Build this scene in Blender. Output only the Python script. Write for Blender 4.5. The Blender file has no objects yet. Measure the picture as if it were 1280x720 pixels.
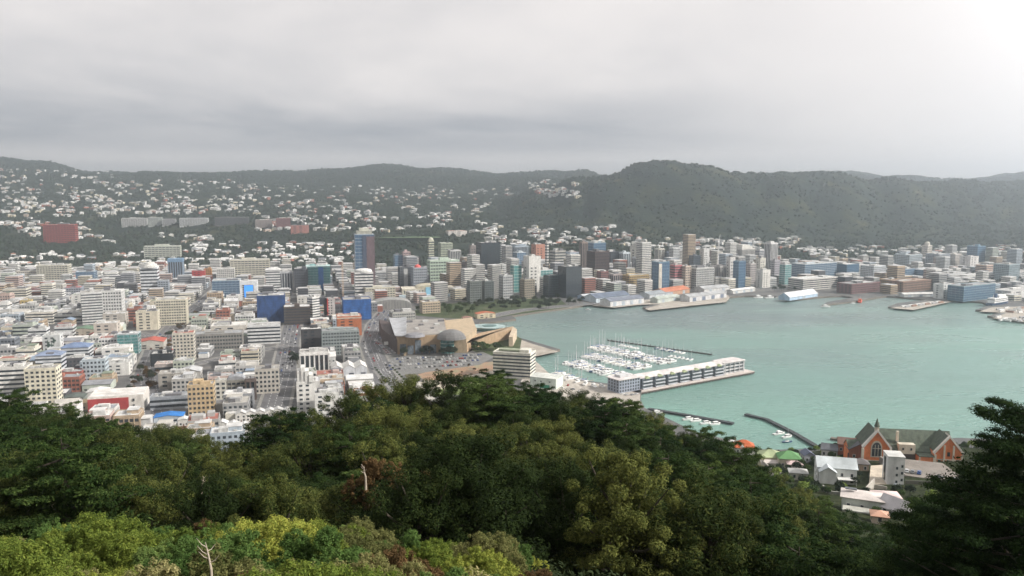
import bpy, math, random
import numpy as np
from mathutils import Vector, noise as mnoise

C = bpy.context.scene.collection
SC = bpy.context.scene
rnd = random.Random(7)
R = math.radians

# ------------------------------------------------------------------ camera
CAMZ = 190.0
PITCH = math.atan(118 / 1000.0)
cam_d = bpy.data.cameras.new('camera')
cam = bpy.data.objects.new('camera', cam_d)
C.objects.link(cam)
cam.location = (0, 0, CAMZ)
cam.rotation_euler = (math.pi / 2 - PITCH, 0, 0)
cam_d.sensor_width = 36
cam_d.lens = 36 * 1000 / 1280
cam_d.clip_start = 0.5
cam_d.clip_end = 40000
SC.camera = cam

# ------------------------------------------------------------------ light
SUN_AZ, SUN_EL = 104, 36          # degrees right of the view axis, elevation
sd = bpy.data.lights.new('sun', 'SUN')
sd.energy = 4.6
sd.angle = R(1.5)
sd.color = (1.0, 0.94, 0.86)
so = bpy.data.objects.new('sun', sd)
C.objects.link(so)
sdir = Vector((math.sin(R(SUN_AZ)) * math.cos(R(SUN_EL)), math.cos(R(SUN_AZ)) * math.cos(R(SUN_EL)), math.sin(R(SUN_EL))))
so.rotation_euler = sdir.to_track_quat('Z', 'Y').to_euler()
so.location = (300, 0, 600)

w = bpy.data.worlds.new('World')
SC.world = w
w.use_nodes = True
nt = w.node_tree
nt.nodes.clear()
def N(t, tree=None, **kw):
    n = (tree or nt).nodes.new(t)
    for k, v in kw.items():
        setattr(n, k, v)
    return n
def L(a, b, tree=None):
    (tree or nt).links.new(a, b)
out = N('ShaderNodeOutputWorld')
bg = N('ShaderNodeBackground')
bg.inputs['Strength'].default_value = 0.10
sky = N('ShaderNodeTexSky', sky_type='NISHITA')
sky.sun_disc = False
sky.sun_elevation = R(SUN_EL)
sky.sun_rotation = R(SUN_AZ)
tc = N('ShaderNodeTexCoord')
sep = N('ShaderNodeSeparateXYZ')
L(tc.outputs['Generated'], sep.inputs[0])
def math_(op, a, b=None, c=None, tree=None):
    n = N('ShaderNodeMath', tree, operation=op)
    for i, v in enumerate((a, b, c)):
        if v is None: continue
        if isinstance(v, (int, float)): n.inputs[i].default_value = v
        else: L(v, n.inputs[i], tree)
    return n.outputs[0]
zc = math_('MAXIMUM', sep.outputs['Z'], 0.0)
den = math_('ADD', zc, 0.10)
cx = math_('DIVIDE', sep.outputs['X'], den)
cy = math_('DIVIDE', sep.outputs['Y'], den)
comb = N('ShaderNodeCombineXYZ')
L(cx, comb.inputs[0]); L(cy, comb.inputs[1])
cn = N('ShaderNodeTexNoise'); cn.inputs['Scale'].default_value = 0.42; cn.inputs['Detail'].default_value = 7; cn.inputs['Roughness'].default_value = 0.58
cn.inputs['Distortion'].default_value = 0.3
L(comb.outputs[0], cn.inputs['Vector'])
cr = N('ShaderNodeMapRange'); cr.interpolation_type = 'SMOOTHSTEP'
L(cn.outputs['Fac'], cr.inputs[0])
cr.inputs[1].default_value = 0.34; cr.inputs[2].default_value = 0.64
# a low dark cloud bank, ending in a bright gap above the hills
def band(v, a, b, c, d):
    m1 = N('ShaderNodeMapRange'); m1.interpolation_type = 'SMOOTHSTEP'
    L(v, m1.inputs[0]); m1.inputs[1].default_value = a; m1.inputs[2].default_value = b
    m2 = N('ShaderNodeMapRange'); m2.interpolation_type = 'SMOOTHSTEP'
    L(v, m2.inputs[0]); m2.inputs[1].default_value = c; m2.inputs[2].default_value = d; m2.inputs[3].default_value = 1; m2.inputs[4].default_value = 0
    return math_('MULTIPLY', m1.outputs[0], m2.outputs[0])
elev = math_('ADD', sep.outputs['Z'], math_('MULTIPLY', math_('SUBTRACT', cn.outputs['Fac'], 0.5), 0.035))
dark = band(elev, 0.040, 0.060, 0.066, 0.14)
# clouds thin out towards the sun's side (right)
rt = N('ShaderNodeMapRange'); rt.interpolation_type = 'SMOOTHSTEP'
L(sep.outputs['X'], rt.inputs[0]); rt.inputs[1].default_value = 0.05; rt.inputs[2].default_value = 0.42
left = math_('SUBTRACT', 1.0, rt.outputs[0])
darkl = math_('MULTIPLY', dark, math_('MULTIPLY_ADD', left, 0.9, 0.1))
cloudl = math_('MULTIPLY', math_('SUBTRACT', 1.0, cr.outputs[0]), math_('MULTIPLY_ADD', left, 0.85, 0.15))
amt = math_('ADD', math_('MULTIPLY', cloudl, 0.44), math_('MULTIPLY', darkl, 0.58))
amt = math_('MINIMUM', amt, 1.0)
mixc = N('ShaderNodeMix', data_type='RGBA')
L(amt, mixc.inputs['Factor'])
mixc.inputs['A'].default_value = (7.2, 6.8, 6.6, 1)
mixc.inputs['B'].default_value = (2.9, 3.05, 3.35, 1)
mixs = N('ShaderNodeMix', data_type='RGBA')
mixs.inputs['Factor'].default_value = 0.97
L(sky.outputs[0], mixs.inputs['A']); L(mixc.outputs['Result'], mixs.inputs['B'])
# added bright sky lobe, unseen on the right, to whiten water and haze
def lobe(az, el, power, gain):
    dn = N('ShaderNodeVectorMath', operation='DOT_PRODUCT')
    L(tc.outputs['Generated'], dn.inputs[0]); dn.inputs[1].default_value = (math.sin(R(az)) * math.cos(R(el)), math.cos(R(az)) * math.cos(R(el)), math.sin(R(el)))
    return math_('MULTIPLY', math_('POWER', math_('MAXIMUM', dn.outputs['Value'], 0.0), power), gain)
lb = lobe(60, 22, 20, 28)
lm = N('ShaderNodeVectorMath', operation='SCALE'); lm.inputs[0].default_value = (1.0, 0.97, 0.95); L(lb, lm.inputs['Scale'])
la = N('ShaderNodeVectorMath', operation='ADD'); L(mixs.outputs['Result'], la.inputs[0]); L(lm.outputs[0], la.inputs[1])
L(la.outputs[0], bg.inputs['Color'])
L(bg.outputs[0], out.inputs[0])

SC.view_settings.view_transform = 'Standard'
SC.view_settings.look = 'None'
SC.view_settings.exposure = 0.38
SC.view_settings.gamma = 1
SC.render.engine = 'CYCLES'
SC.cycles.max_bounces = 5
SC.cycles.volume_bounces = 1

# ------------------------------------------------------------------ projection helpers (photo geometry to ground positions)
cp, sp_ = math.cos(PITCH), math.sin(PITCH)
def ray(px, py):
    v = 360 - py
    return Vector((px - 640, 1000 * cp + v * sp_, -1000 * sp_ + v * cp))
def P(px, py, z=3.0):
    d = ray(px, py)
    t = (z - CAMZ) / d.z
    return Vector((d.x * t, d.y * t, z))
def PY(px, py, Y):
    d = ray(px, py)
    t = Y / d.y
    return Vector((d.x * t, Y, CAMZ + d.z * t))
def proj(x, y, z):
    dz = z - CAMZ
    f = y * cp - dz * sp_
    u = y * sp_ + dz * cp
    return 640 + 1000 * x / f, 360 - 1000 * u / f

# ------------------------------------------------------------------ terrain tables
def interp(tab, v):
    if v <= tab[0][0]: return tab[0][1]
    for (a, za), (b, zb) in zip(tab, tab[1:]):
        if v <= b:
            t = (v - a) / (b - a)
            return za + (zb - za) * t
    return tab[-1][1]
ND = [0, 20, 45, 70, 110, 150, 200, 260, 350, 430, 500, 580, 640]
NEAR = [  # column -> ground height at the distances ND
    (-500, [188, 176, 168, 150, 143, 137, 122, 95, 50, 10, -8, -8, -8]),
    (0,    [188, 176, 168, 150, 143, 137, 120, 92, 48, 10, -8, -8, -8]),
    (150,  [188, 176, 168, 150, 142, 134, 116, 90, 46, 10, -8, -8, -8]),
    (290,  [188, 176, 168, 149, 140, 129, 110, 84, 42, 8, -8, -8, -8]),
    (400,  [188, 176, 168, 150, 143, 137, 120, 92, 48, 10, -8, -8, -8]),
    (520,  [188, 176, 168, 150, 143, 138, 125, 98, 52, 12, -8, -8, -8]),
    (640,  [188, 176, 168, 151, 144, 140, 134, 108, 60, 14, -8, -8, -8]),
    (760,  [188, 176, 167, 151, 143, 138, 129, 102, 58, 20, -8, -8, -8]),
    (830,  [188, 175, 164, 150, 141, 134, 121, 94, 54, 25, 10, -8, -8]),
    (900,  [188, 174, 161, 148, 138, 129, 110, 85, 55, 36, 22, -2, -8]),
    (1000, [188, 173, 157, 143, 132, 121, 103, 84, 59, 37, 22, -2, -8]),
    (1080, [188, 172, 153, 138, 124, 111, 96, 80, 57, 50, 30, -2, -8]),
    (1150, [188, 172, 153, 138, 122, 108, 92, 77, 58, 51, 32, -2, -8]),
    (1250, [188, 173, 154, 140, 124, 109, 92, 76, 58, 50, 26, -3, -8]),
    (1700, [188, 173, 154, 140, 124, 109, 92, 76, 58, 46, 16, -6, -8])]
def near_z(x, y):
    yy = max(y, 12.0)
    c = 640 + 1000 * x / yy
    c = min(max(c, -499), 1699)
    d = max(y, 0)
    if y < 0: return 188.0
    if y < 12: c = 640 + (c - 640) * (y / 12.0)
    for (a, za), (b, zb) in zip(NEAR, NEAR[1:]):
        if c <= b:
            t = (c - a) / (b - a); t = t * t * (3 - 2 * t)
            return interp(list(zip(ND, za)), d) * (1 - t) + interp(list(zip(ND, zb)), d) * t
    return -8
# far columns: (distance, screen row of the ground there); None = sea level plain
FAR = [
    (-300, [(1950, 340), (2300, 312), (2700, 296), (3200, 268), (3900, 236), (4600, 214), (6000, 196)]),
    (0,    [(1950, 340), (2300, 313), (2700, 296), (3200, 268), (3900, 242), (4600, 220), (6000, 196)]),
    (60,   [(1950, 340), (2300, 313), (2700, 296), (3200, 268), (3900, 243), (4600, 221), (6000, 199)]),
    (120,  [(1950, 340), (2300, 314), (2700, 297), (3200, 269), (3900, 243), (4600, 222), (6000, 216)]),
    (200,  [(1950, 340), (2300, 316), (2700, 298), (3200, 270), (3900, 244), (4600, 224), (6000, 214)]),
    (300,  [(1950, 341), (2300, 318), (2700, 296), (3200, 270), (3900, 246), (4600, 230), (6000, 214)]),
    (400,  [(1950, 342), (2300, 320), (2700, 294), (3200, 272), (3900, 250), (4600, 238), (6000, 212)]),
    (480,  [(1950, 342), (2300, 320), (2500, 301), (3200, 275), (3900, 254), (4600, 241), (6000, 203.5)]),
    (545,  [(1950, 342), (2300, 320), (2500, 301), (3200, 274), (3900, 255), (4600, 241), (6000, 208)]),
    (620,  [(1950, 342), (2300, 318), (2600, 298), (3200, 276), (3900, 256), (4600, 243), (6000, 216)]),
    (680,  [(2000, 338), (2300, 315), (2600, 299), (3100, 278), (3600, 244), (4300, 236), (6000, 214)]),
    (725,  [(2000, 338), (2300, 313), (2600, 300), (3100, 276), (3600, 221), (4300, 236), (6000, 214)]),
    (760,  [(2050, 336), (2350, 312), (2650, 301), (3000, 276), (3500, 221), (4300, 236), (6000, 219)]),
    (800,  [(2100, 334), (2400, 311), (2650, 301), (3000, 270), (3500, 207.5), (4300, 236), (6000, 222)]),
    (860,  [(2150, 332), (2450, 311), (2700, 303), (3050, 270), (3500, 208.5), (4300, 240), (6000, 224)]),
    (900,  [(2150, 332), (2450, 312), (2700, 304), (3050, 272), (3520, 211), (4300, 240), (6000, 222)]),
    (960,  [(2200, 330), (2500, 313), (2800, 307), (3150, 275), (3600, 218), (4400, 240), (6000, 216)]),
    (1040, [(2250, 328), (2550, 316), (2900, 311), (3250, 280), (3750, 222), (4600, 240), (6500, 211)]),
    (1120, [(2300, 327), (2600, 319), (3000, 315), (3350, 282), (3900, 223), (4800, 240), (6500, 219)]),
    (1200, [(2300, 327), (2600, 321), (3050, 318), (3450, 284), (4050, 225), (4900, 240), (6500, 220)]),
    (1280, [(2300, 327), (2600, 322), (3100, 320), (3550, 286), (4200, 229), (5000, 240), (6500, 213)]),
    (1600, [(2300, 327), (2600, 322), (3100, 320), (3550, 286), (4200, 232), (5000, 240), (6500, 213)])]
FARZ = []
for c_, lst in FAR:
    t_ = [(lst[0][0] - 150, -8.0)]
    for d_, yy_ in lst:
        if d_ >= 6000: yy_ += 2.5
        t_.append((d_, max(PY(c_, yy_, d_).z, 4.0 + (d_ - lst[0][0]) * 0.028)))
    t_.append((7800, t_[-1][1] - 160)); t_.append((10000, 60))
    FARZ.append((c_, t_))
def smooth(tab, v):
    # Catmull-like smooth interpolation
    if v <= tab[0][0]: return tab[0][1]
    n = len(tab)
    for i in range(n - 1):
        a, za = tab[i]; b, zb = tab[i + 1]
        if v <= b:
            t = (v - a) / (b - a)
            m0 = (zb - tab[i - 1][1]) / (b - tab[i - 1][0]) if i > 0 else 0
            m1 = (tab[i + 2][1] - za) / (tab[i + 2][0] - a) if i + 2 < n else 0
            if i > 0 and (za - tab[i - 1][1]) * (zb - za) < 0: m0 = 0
            if i + 2 < n and (zb - za) * (tab[i + 2][1] - zb) < 0: m1 = 0
            h = b - a
            t2, t3 = t * t, t * t * t
            return (2 * t3 - 3 * t2 + 1) * za + (t3 - 2 * t2 + t) * h * m0 + (-2 * t3 + 3 * t2) * zb + (t3 - t2) * h * m1
    return tab[-1][1]
def far_z(x, y, detail=True):
    if y < 1500: return -8.0
    c = min(max(640 + 1000 * x / y, -299), 1599)
    z = -8.0
    for (a, za), (b, zb) in zip(FARZ, FARZ[1:]):
        if c <= b:
            t = (c - a) / (b - a); t = t * t * (3 - 2 * t)
            z = smooth(za, y) * (1 - t) + smooth(zb, y) * t
            break
    if detail and z > 5:
        k = min(1.0, (z - 5) / 60.0)
        rid = mnoise.fractal(Vector((x / 420.0, y / 600.0, 3.1)), 0.9, 2.1, 4)
        z += k * rid * (26 if x < 0 else 26 + min(16.0, x * .03)) 
        z += min(1.0, (z - 5) / 20.0) * 3.2 * mnoise.noise(Vector((x / 14.0, y / 26.0, 8.8))) * k
    return z
def ground_z(x, y):
    return max(3.0, near_z(x, y) if y < 660 else -8, far_z(x, y))
def hit(px, py, y0=1400, y1=7000, step=12):
    """point where the photo ray meets the far land"""
    d = ray(px, py); Y = y0
    while Y < y1:
        t = Y / d.y
        z = CAMZ + d.z * t
        gz = ground_z(d.x * t, Y)
        if z <= gz: return Vector((d.x * t, Y, gz))
        Y += step
    return None

# ------------------------------------------------------------------ materials
_m = {}
def M(col, rough=0.75, var=0.14, scale=0.25, metal=0.0, spec=0.3, key=None, bump=0.0, bscale=4.0):
    k = key or ('%.3f_%.3f_%.3f_%.2f_%.2f_%.2f_%.2f' % (*col[:3], rough, var, scale, metal))
    if k in _m: return _m[k]
    m = bpy.data.materials.new('mat_' + k); m.use_nodes = True
    t = m.node_tree; b = t.nodes['Principled BSDF']
    b.inputs['Roughness'].default_value = rough
    b.inputs['Metallic'].default_value = metal
    b.inputs['Specular IOR Level'].default_value = spec
    tcn = t.nodes.new('ShaderNodeTexCoord')
    n1 = t.nodes.new('ShaderNodeTexNoise'); n1.inputs['Scale'].default_value = scale; n1.inputs['Detail'].default_value = 6; n1.inputs['Roughness'].default_value = 0.65
    mp = t.nodes.new('ShaderNodeMapping'); mp.inputs['Scale'].default_value = (1, 1, 0.45)
    oi = t.nodes.new('ShaderNodeObjectInfo')
    ad = t.nodes.new('ShaderNodeVectorMath'); ad.operation = 'ADD'
    sc = t.nodes.new('ShaderNodeMath'); sc.operation = 'MULTIPLY'; sc.inputs[1].default_value = 90
    t.links.new(oi.outputs['Random'], sc.inputs[0])
    t.links.new(tcn.outputs['Object'], ad.inputs[0]); t.links.new(sc.outputs[0], ad.inputs[1])
    t.links.new(ad.outputs[0], mp.inputs[0]); t.links.new(mp.outputs[0], n1.inputs['Vector'])
    mx = t.nodes.new('ShaderNodeMix'); mx.data_type = 'RGBA'
    c = col[:3]
    mx.inputs['A'].default_value = (*[max(0, v * (1 - 2.2 * var)) for v in c], 1)
    mx.inputs['B'].default_value = (*[min(1, v * (1 + 1.2 * var)) for v in c], 1)
    mr = t.nodes.new('ShaderNodeMapRange'); mr.inputs[1].default_value = 0.3; mr.inputs[2].default_value = 0.65
    t.links.new(n1.outputs['Fac'], mr.inputs[0]); t.links.new(mr.outputs[0], mx.inputs['Factor'])
    t.links.new(mx.outputs['Result'], b.inputs['Base Color'])
    if bump:
        n2 = t.nodes.new('ShaderNodeTexNoise'); n2.inputs['Scale'].default_value = bscale; n2.inputs['Detail'].default_value = 4
        t.links.new(tcn.outputs['Object'], n2.inputs['Vector'])
        bp = t.nodes.new('ShaderNodeBump'); bp.inputs['Strength'].default_value = bump; bp.inputs['Distance'].default_value = 0.5
        t.links.new(n2.outputs['Fac'], bp.inputs['Height']); t.links.new(bp.outputs[0], b.inputs['Normal'])
    _m[k] = m
    return m
def foliage(key, c1, c2, c3, trans=0.25):
    if key in _m: return _m[key]
    m = bpy.data.materials.new('mat_' + key); m.use_nodes = True
    t = m.node_tree; b = t.nodes['Principled BSDF']
    b.inputs['Roughness'].default_value = 0.85; b.inputs['Specular IOR Level'].default_value = 0.04
    g = t.nodes.new('ShaderNodeNewGeometry')
    oi = t.nodes.new('ShaderNodeObjectInfo')
    tcn = t.nodes.new('ShaderNodeTexCoord')
    nz = t.nodes.new('ShaderNodeTexNoise'); nz.inputs['Scale'].default_value = 0.55; nz.inputs['Detail'].default_value = 3
    t.links.new(tcn.outputs['Object'], nz.inputs['Vector'])
    a1 = t.nodes.new('ShaderNodeMath'); a1.operation = 'MULTIPLY_ADD'; a1.inputs[1].default_value = 0.35
    t.links.new(g.outputs['Random Per Island'], a1.inputs[0])
    a2 = t.nodes.new('ShaderNodeMath'); a2.operation = 'MULTIPLY_ADD'; a2.inputs[1].default_value = 0.45
    t.links.new(oi.outputs['Random'], a2.inputs[0])
    a3 = t.nodes.new('ShaderNodeMath'); a3.operation = 'MULTIPLY'; a3.inputs[1].default_value = 0.42
    t.links.new(nz.outputs['Fac'], a3.inputs[0]); t.links.new(a3.outputs[0], a2.inputs[2]); t.links.new(a2.outputs[0], a1.inputs[2])
    cr_ = t.nodes.new('ShaderNodeValToRGB')
    e = cr_.color_ramp.elements
    e[0].position = 0.2; e[0].color = (*c1, 1); e[1].position = 1.0; e[1].color = (*c3, 1)
    k = e.new(0.6); k.color = (*c2, 1)
    t.links.new(a1.outputs[0], cr_.inputs[0]); t.links.new(cr_.outputs[0], b.inputs['Base Color'])
    if trans:
        tr = t.nodes.new('ShaderNodeBsdfTranslucent'); ms = t.nodes.new('ShaderNodeMixShader'); ms.inputs[0].default_value = trans
        t.links.new(cr_.outputs[0], tr.inputs[0]); t.links.new(b.outputs[0], ms.inputs[1]); t.links.new(tr.outputs[0], ms.inputs[2])
        t.links.new(ms.outputs[0], t.nodes['Material Output'].inputs[0])
    _m[key] = m
    return m
def glassm(key, col, rough=0.12, spec=0.7):
    return M(col, rough, 0.42, 1.1, 0.0, spec, key='glass_' + key)
GLASS = glassm('dark', (0.035, 0.045, 0.055))
GLASSB = glassm('blue', (0.06, 0.12, 0.20))
GLASST = glassm('teal', (0.07, 0.22, 0.22))
WHITE = (0.72, 0.71, 0.68); CREAM = (0.62, 0.57, 0.46); PALE = (0.55, 0.55, 0.53); GREY = (0.30, 0.31, 0.32)
DARK = (0.06, 0.065, 0.075); BRICK = (0.34, 0.10, 0.065); TAN = (0.50, 0.36, 0.22); BROWN = (0.13, 0.08, 0.07)
BLUEG = (0.30, 0.38, 0.46); PBLUE = (0.50, 0.58, 0.64); PINK = (0.52, 0.38, 0.34); PGREEN = (0.45, 0.52, 0.44)
ROOFG = (0.33, 0.34, 0.35); ROOFW = (0.62, 0.62, 0.61); CONC = (0.42, 0.41, 0.39)

# ------------------------------------------------------------------ mesh helpers
def fast(name, V, F, mat, parent=None, loc=None, smooth_=False):
    me = bpy.data.meshes.new(name)
    V = np.asarray(V, dtype=np.float32); F = np.asarray(F, dtype=np.int32)
    me.vertices.add(len(V)); me.vertices.foreach_set('co', V.ravel())
    k = F.shape[1]
    me.loops.add(F.size); me.loops.foreach_set('vertex_index', F.ravel())
    me.polygons.add(len(F)); me.polygons.foreach_set('loop_start', np.arange(0, F.size, k, dtype=np.int32))
    me.update(calc_edges=True)
    if smooth_: me.polygons.foreach_set('use_smooth', np.ones(len(F), dtype=bool))
    me.materials.append(mat)
    return link(name, me, parent, loc)
def link(name, me, parent=None, loc=None, rz=0):
    o = bpy.data.objects.new(name, me); C.objects.link(o)
    if parent is not None: o.parent = parent
    if loc is not None: o.location = loc
    if rz: o.rotation_euler = (0, 0, rz)
    return o
def tag(o, label=None, cat=None, group=None, kind=None):
    if label: o['label'] = label
    if cat: o['category'] = cat
    if group: o['group'] = group
    if kind: o['kind'] = kind
    return o
def thing(name, loc, rz=0, label=None, cat=None, group=None):
    o = bpy.data.objects.new(name, None); C.objects.link(o)
    o.empty_display_size = 1
    o.location = loc; o.rotation_euler = (0, 0, rz)
    return tag(o, label, cat, group)
class MB:
    def __init__(s): s.v = []; s.f = []; s.mi = []; s.m = 0
    def add(s, vs, fs):
        n = len(s.v); s.v += [tuple(q) for q in vs]; s.f += [tuple(i + n for i in f) for f in fs]; s.mi += [s.m] * len(fs); return s
    def box(s, x, y, z0, sx, sy, h, a=0.0, tx=1.0, ty=1.0):
        """box by centre, bottom, sizes; top can taper"""
        c, q = math.cos(a), math.sin(a); vs = []
        for zz, kx, ky in ((z0, 1, 1), (z0 + h, tx, ty)):
            for ux, uy in ((-.5, -.5), (.5, -.5), (.5, .5), (-.5, .5)):
                lx, ly = ux * sx * kx, uy * sy * ky
                vs.append((x + lx * c - ly * q, y + lx * q + ly * c, zz))
        return s.add(vs, [(3, 2, 1, 0), (4, 5, 6, 7), (0, 1, 5, 4), (1, 2, 6, 5), (2, 3, 7, 6), (3, 0, 4, 7)])
    def prism(s, pts, z0, z1, ks=1.0):
        n = len(pts)
        cx_ = sum(p[0] for p in pts) / n; cy_ = sum(p[1] for p in pts) / n
        vs = [(p[0], p[1], z0) for p in pts] + [(cx_ + (p[0] - cx_) * ks, cy_ + (p[1] - cy_) * ks, z1) for p in pts]
        fs = [tuple(range(n - 1, -1, -1)), tuple(range(n, 2 * n))] + [(i, (i + 1) % n, n + (i + 1) % n, n + i) for i in range(n)]
        return s.add(vs, fs)
    def extr(s, prof, y0, y1):
        """profile in x,z extruded along y"""
        n = len(prof)
        vs = [(p[0], y0, p[1]) for p in prof] + [(p[0], y1, p[1]) for p in prof]
        return s.add(vs, [tuple(range(n)), tuple(range(2 * n - 1, n - 1, -1))] + [(i, n + i, n + (i + 1) % n, (i + 1) % n) for i in range(n)])
    def exty(s, prof, x0, x1):
        """profile in y,z extruded along x"""
        n = len(prof)
        vs = [(x0, p[0], p[1]) for p in prof] + [(x1, p[0], p[1]) for p in prof]
        return s.add(vs, [tuple(range(n - 1, -1, -1)), tuple(range(n, 2 * n))] + [(i, (i + 1) % n, n + (i + 1) % n, n + i) for i in range(n)])
    def hip(s, x, y, z0, sx, sy, h, ov=0.5, ridge=None):
        a, b = sx / 2 + ov, sy / 2 + ov
        t = 0.25
        if ridge is None: ridge = max(0.0, abs(a - b))
        rx, ry = (ridge, 0) if a >= b else (0, ridge)
        vs = [(x - a, y - b, z0), (x + a, y - b, z0), (x + a, y + b, z0), (x - a, y + b, z0),
              (x - a, y - b, z0 + t), (x + a, y - b, z0 + t), (x + a, y + b, z0 + t), (x - a, y + b, z0 + t),
              (x - rx, y - ry, z0 + h), (x + rx, y + ry, z0 + h)]
        if a >= b: tops = [(4, 5, 9, 8), (5, 6, 9), (6, 7, 8, 9), (7, 4, 8)]
        else: tops = [(4, 5, 8), (5, 6, 9, 8), (6, 7, 9), (7, 4, 8, 9)]
        return s.add(vs, [(3, 2, 1, 0), (0, 1, 5, 4), (1, 2, 6, 5), (2, 3, 7, 6), (3, 0, 4, 7)] + tops)
    def gable(s, x, y, z0, sx, sy, h, ov=0.4, axis='x', t=0.25):
        """two sloping slabs; ridge along axis"""
        if axis == 'x':
            b = sy / 2 + ov
            pr = [(y - b, z0 - ov * h / (sy / 2)), (y, z0 + h), (y + b, z0 - ov * h / (sy / 2)), (y + b, z0 + t - ov * h / (sy / 2)), (y, z0 + h + t), (y - b, z0 + t - ov * h / (sy / 2))]
            return s.exty(pr, x - sx / 2 - ov, x + sx / 2 + ov)
        b = sx / 2 + ov
        pr = [(x - b, z0 - ov * h / (sx / 2)), (x, z0 + h), (x + b, z0 - ov * h / (sx / 2)), (x + b, z0 + t - ov * h / (sx / 2)), (x, z0 + h + t), (x - b, z0 + t - ov * h / (sx / 2))]
        return s.extr(pr, y - sy / 2 - ov, y + sy / 2 + ov)
    def gwall(s, x, y, z0, sx, sy, h, gh, axis='x'):
        """gabled wall block, ridge along axis"""
        if axis == 'x':
            return s.exty([(y - sy / 2, z0), (y + sy / 2, z0), (y + sy / 2, z0 + h), (y, z0 + h + gh), (y - sy / 2, z0 + h)], x - sx / 2, x + sx / 2)
        return s.extr([(x - sx / 2, z0), (x + sx / 2, z0), (x + sx / 2, z0 + h), (x, z0 + h + gh), (x - sx / 2, z0 + h)], y - sy / 2, y + sy / 2)
    def cyl(s, x, y, z0, r, h, n=12, r2=None, sy=1.0):
        r2 = r if r2 is None else r2
        vs = [(x + r * math.cos(2 * math.pi * i / n), y + sy * r * math.sin(2 * math.pi * i / n), z0) for i in range(n)]
        vs += [(x + r2 * math.cos(2 * math.pi * i / n), y + sy * r2 * math.sin(2 * math.pi * i / n), z0 + h) for i in range(n)]
        return s.add(vs, [tuple(range(n - 1, -1, -1)), tuple(range(n, 2 * n))] + [(i, (i + 1) % n, n + (i + 1) % n, n + i) for i in range(n)])
    def tube(s, pts, rad, n=6):
        pts = [Vector(p) for p in pts]; base = len(s.v)
        for i, p in enumerate(pts):
            d = (pts[min(i + 1, len(pts) - 1)] - pts[max(i - 1, 0)]).normalized()
            a = d.cross(Vector((0.3, 0.2, 1))).normalized() if abs(d.z) < .95 else d.cross(Vector((1, 0, 0))).normalized()
            b = d.cross(a)
            for k in range(n):
                th = 2 * math.pi * k / n
                s.v.append(tuple(p + (a * math.cos(th) + b * math.sin(th)) * rad[i]))
        for i in range(len(pts) - 1):
            for k in range(n):
                s.f.append((base + i * n + k, base + i * n + (k + 1) % n, base + (i + 1) * n + (k + 1) % n, base + (i + 1) * n + k)); s.mi.append(s.m)
        s.f.append(tuple(base + (len(pts) - 1) * n + k for k in range(n))); s.mi.append(s.m)
        return s
    def dome(s, x, y, z0, r, h, n=16, m=5, sy=1.0):
        base = len(s.v)
        for j in range(m):
            a = j / m * math.pi / 2
            for i in range(n):
                th = 2 * math.pi * i / n
                s.v.append((x + r * math.cos(a) * math.cos(th), y + sy * r * math.cos(a) * math.sin(th), z0 + h * math.sin(a)))
        s.v.append((x, y, z0 + h)); top = len(s.v) - 1
        for j in range(m - 1):
            for i in range(n):
                s.f.append((base + j * n + i, base + j * n + (i + 1) % n, base + (j + 1) * n + (i + 1) % n, base + (j + 1) * n + i)); s.mi.append(s.m)
        for i in range(n):
            s.f.append((base + (m - 1) * n + i, base + (m - 1) * n + (i + 1) % n, top)); s.mi.append(s.m)
        return s
    def mesh(s, name, mats):
        me = bpy.data.meshes.new(name)
        me.from_pydata(s.v, [], s.f)
        if not isinstance(mats, (list, tuple)): mats = [mats]
        for q in mats: me.materials.append(q)
        if len(mats) > 1: me.polygons.foreach_set('material_index', s.mi)
        me.update()
        return me
    def build(s, name, mats, parent=None, loc=None, rz=0):
        return link(name, s.mesh(name, mats), parent, loc, rz)

def copy_tree(o, parent=None):
    c = o.copy(); C.objects.link(c)
    if parent is not None: c.parent = parent
    for ch in o.children: copy_tree(ch, c)
    return c
# ------------------------------------------------------------------ setting: hills, near slope, water, city ground
def tree_node_mat(key, build):
    if key in _m: return _m[key]
    m = bpy.data.materials.new('mat_' + key); m.use_nodes = True
    build(m.node_tree, m.node_tree.nodes['Principled BSDF']); _m[key] = m
    return m
def noise_col(t, vec, scale, stops, detail=6, rough=0.6):
    n = t.nodes.new('ShaderNodeTexNoise'); n.inputs['Scale'].default_value = scale; n.inputs['Detail'].default_value = detail; n.inputs['Roughness'].default_value = rough
    t.links.new(vec, n.inputs['Vector'])
    r = t.nodes.new('ShaderNodeValToRGB'); e = r.color_ramp.elements
    e[0].position, e[0].color = stops[0][0], (*stops[0][1], 1)
    e[1].position, e[1].color = stops[-1][0], (*stops[-1][1], 1)
    for p_, c_ in stops[1:-1]:
        k = e.new(p_); k.color = (*c_, 1)
    t.links.new(n.outputs['Fac'], r.inputs[0])
    return r.outputs[0], n.outputs['Fac']
def mix_(t, f, a, b, typ='MIX'):
    x = t.nodes.new('ShaderNodeMix'); x.data_type = 'RGBA'; x.blend_type = typ
    for k, v in (('Factor', f), ('A', a), ('B', b)):
        if isinstance(v, (int, float)): x.inputs[k].default_value = v
        elif isinstance(v, tuple): x.inputs[k].default_value = (*v, 1)
        else: t.links.new(v, x.inputs[k])
    return x.outputs['Result']
def bump_(t, b, vec, scale, strength, dist, detail=4):
    n = t.nodes.new('ShaderNodeTexNoise'); n.inputs['Scale'].default_value = scale; n.inputs['Detail'].default_value = detail
    t.links.new(vec, n.inputs['Vector'])
    bp = t.nodes.new('ShaderNodeBump'); bp.inputs['Strength'].default_value = strength; bp.inputs['Distance'].default_value = dist
    t.links.new(n.outputs['Fac'], bp.inputs['Height']); t.links.new(bp.outputs[0], b.inputs['Normal'])
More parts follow.
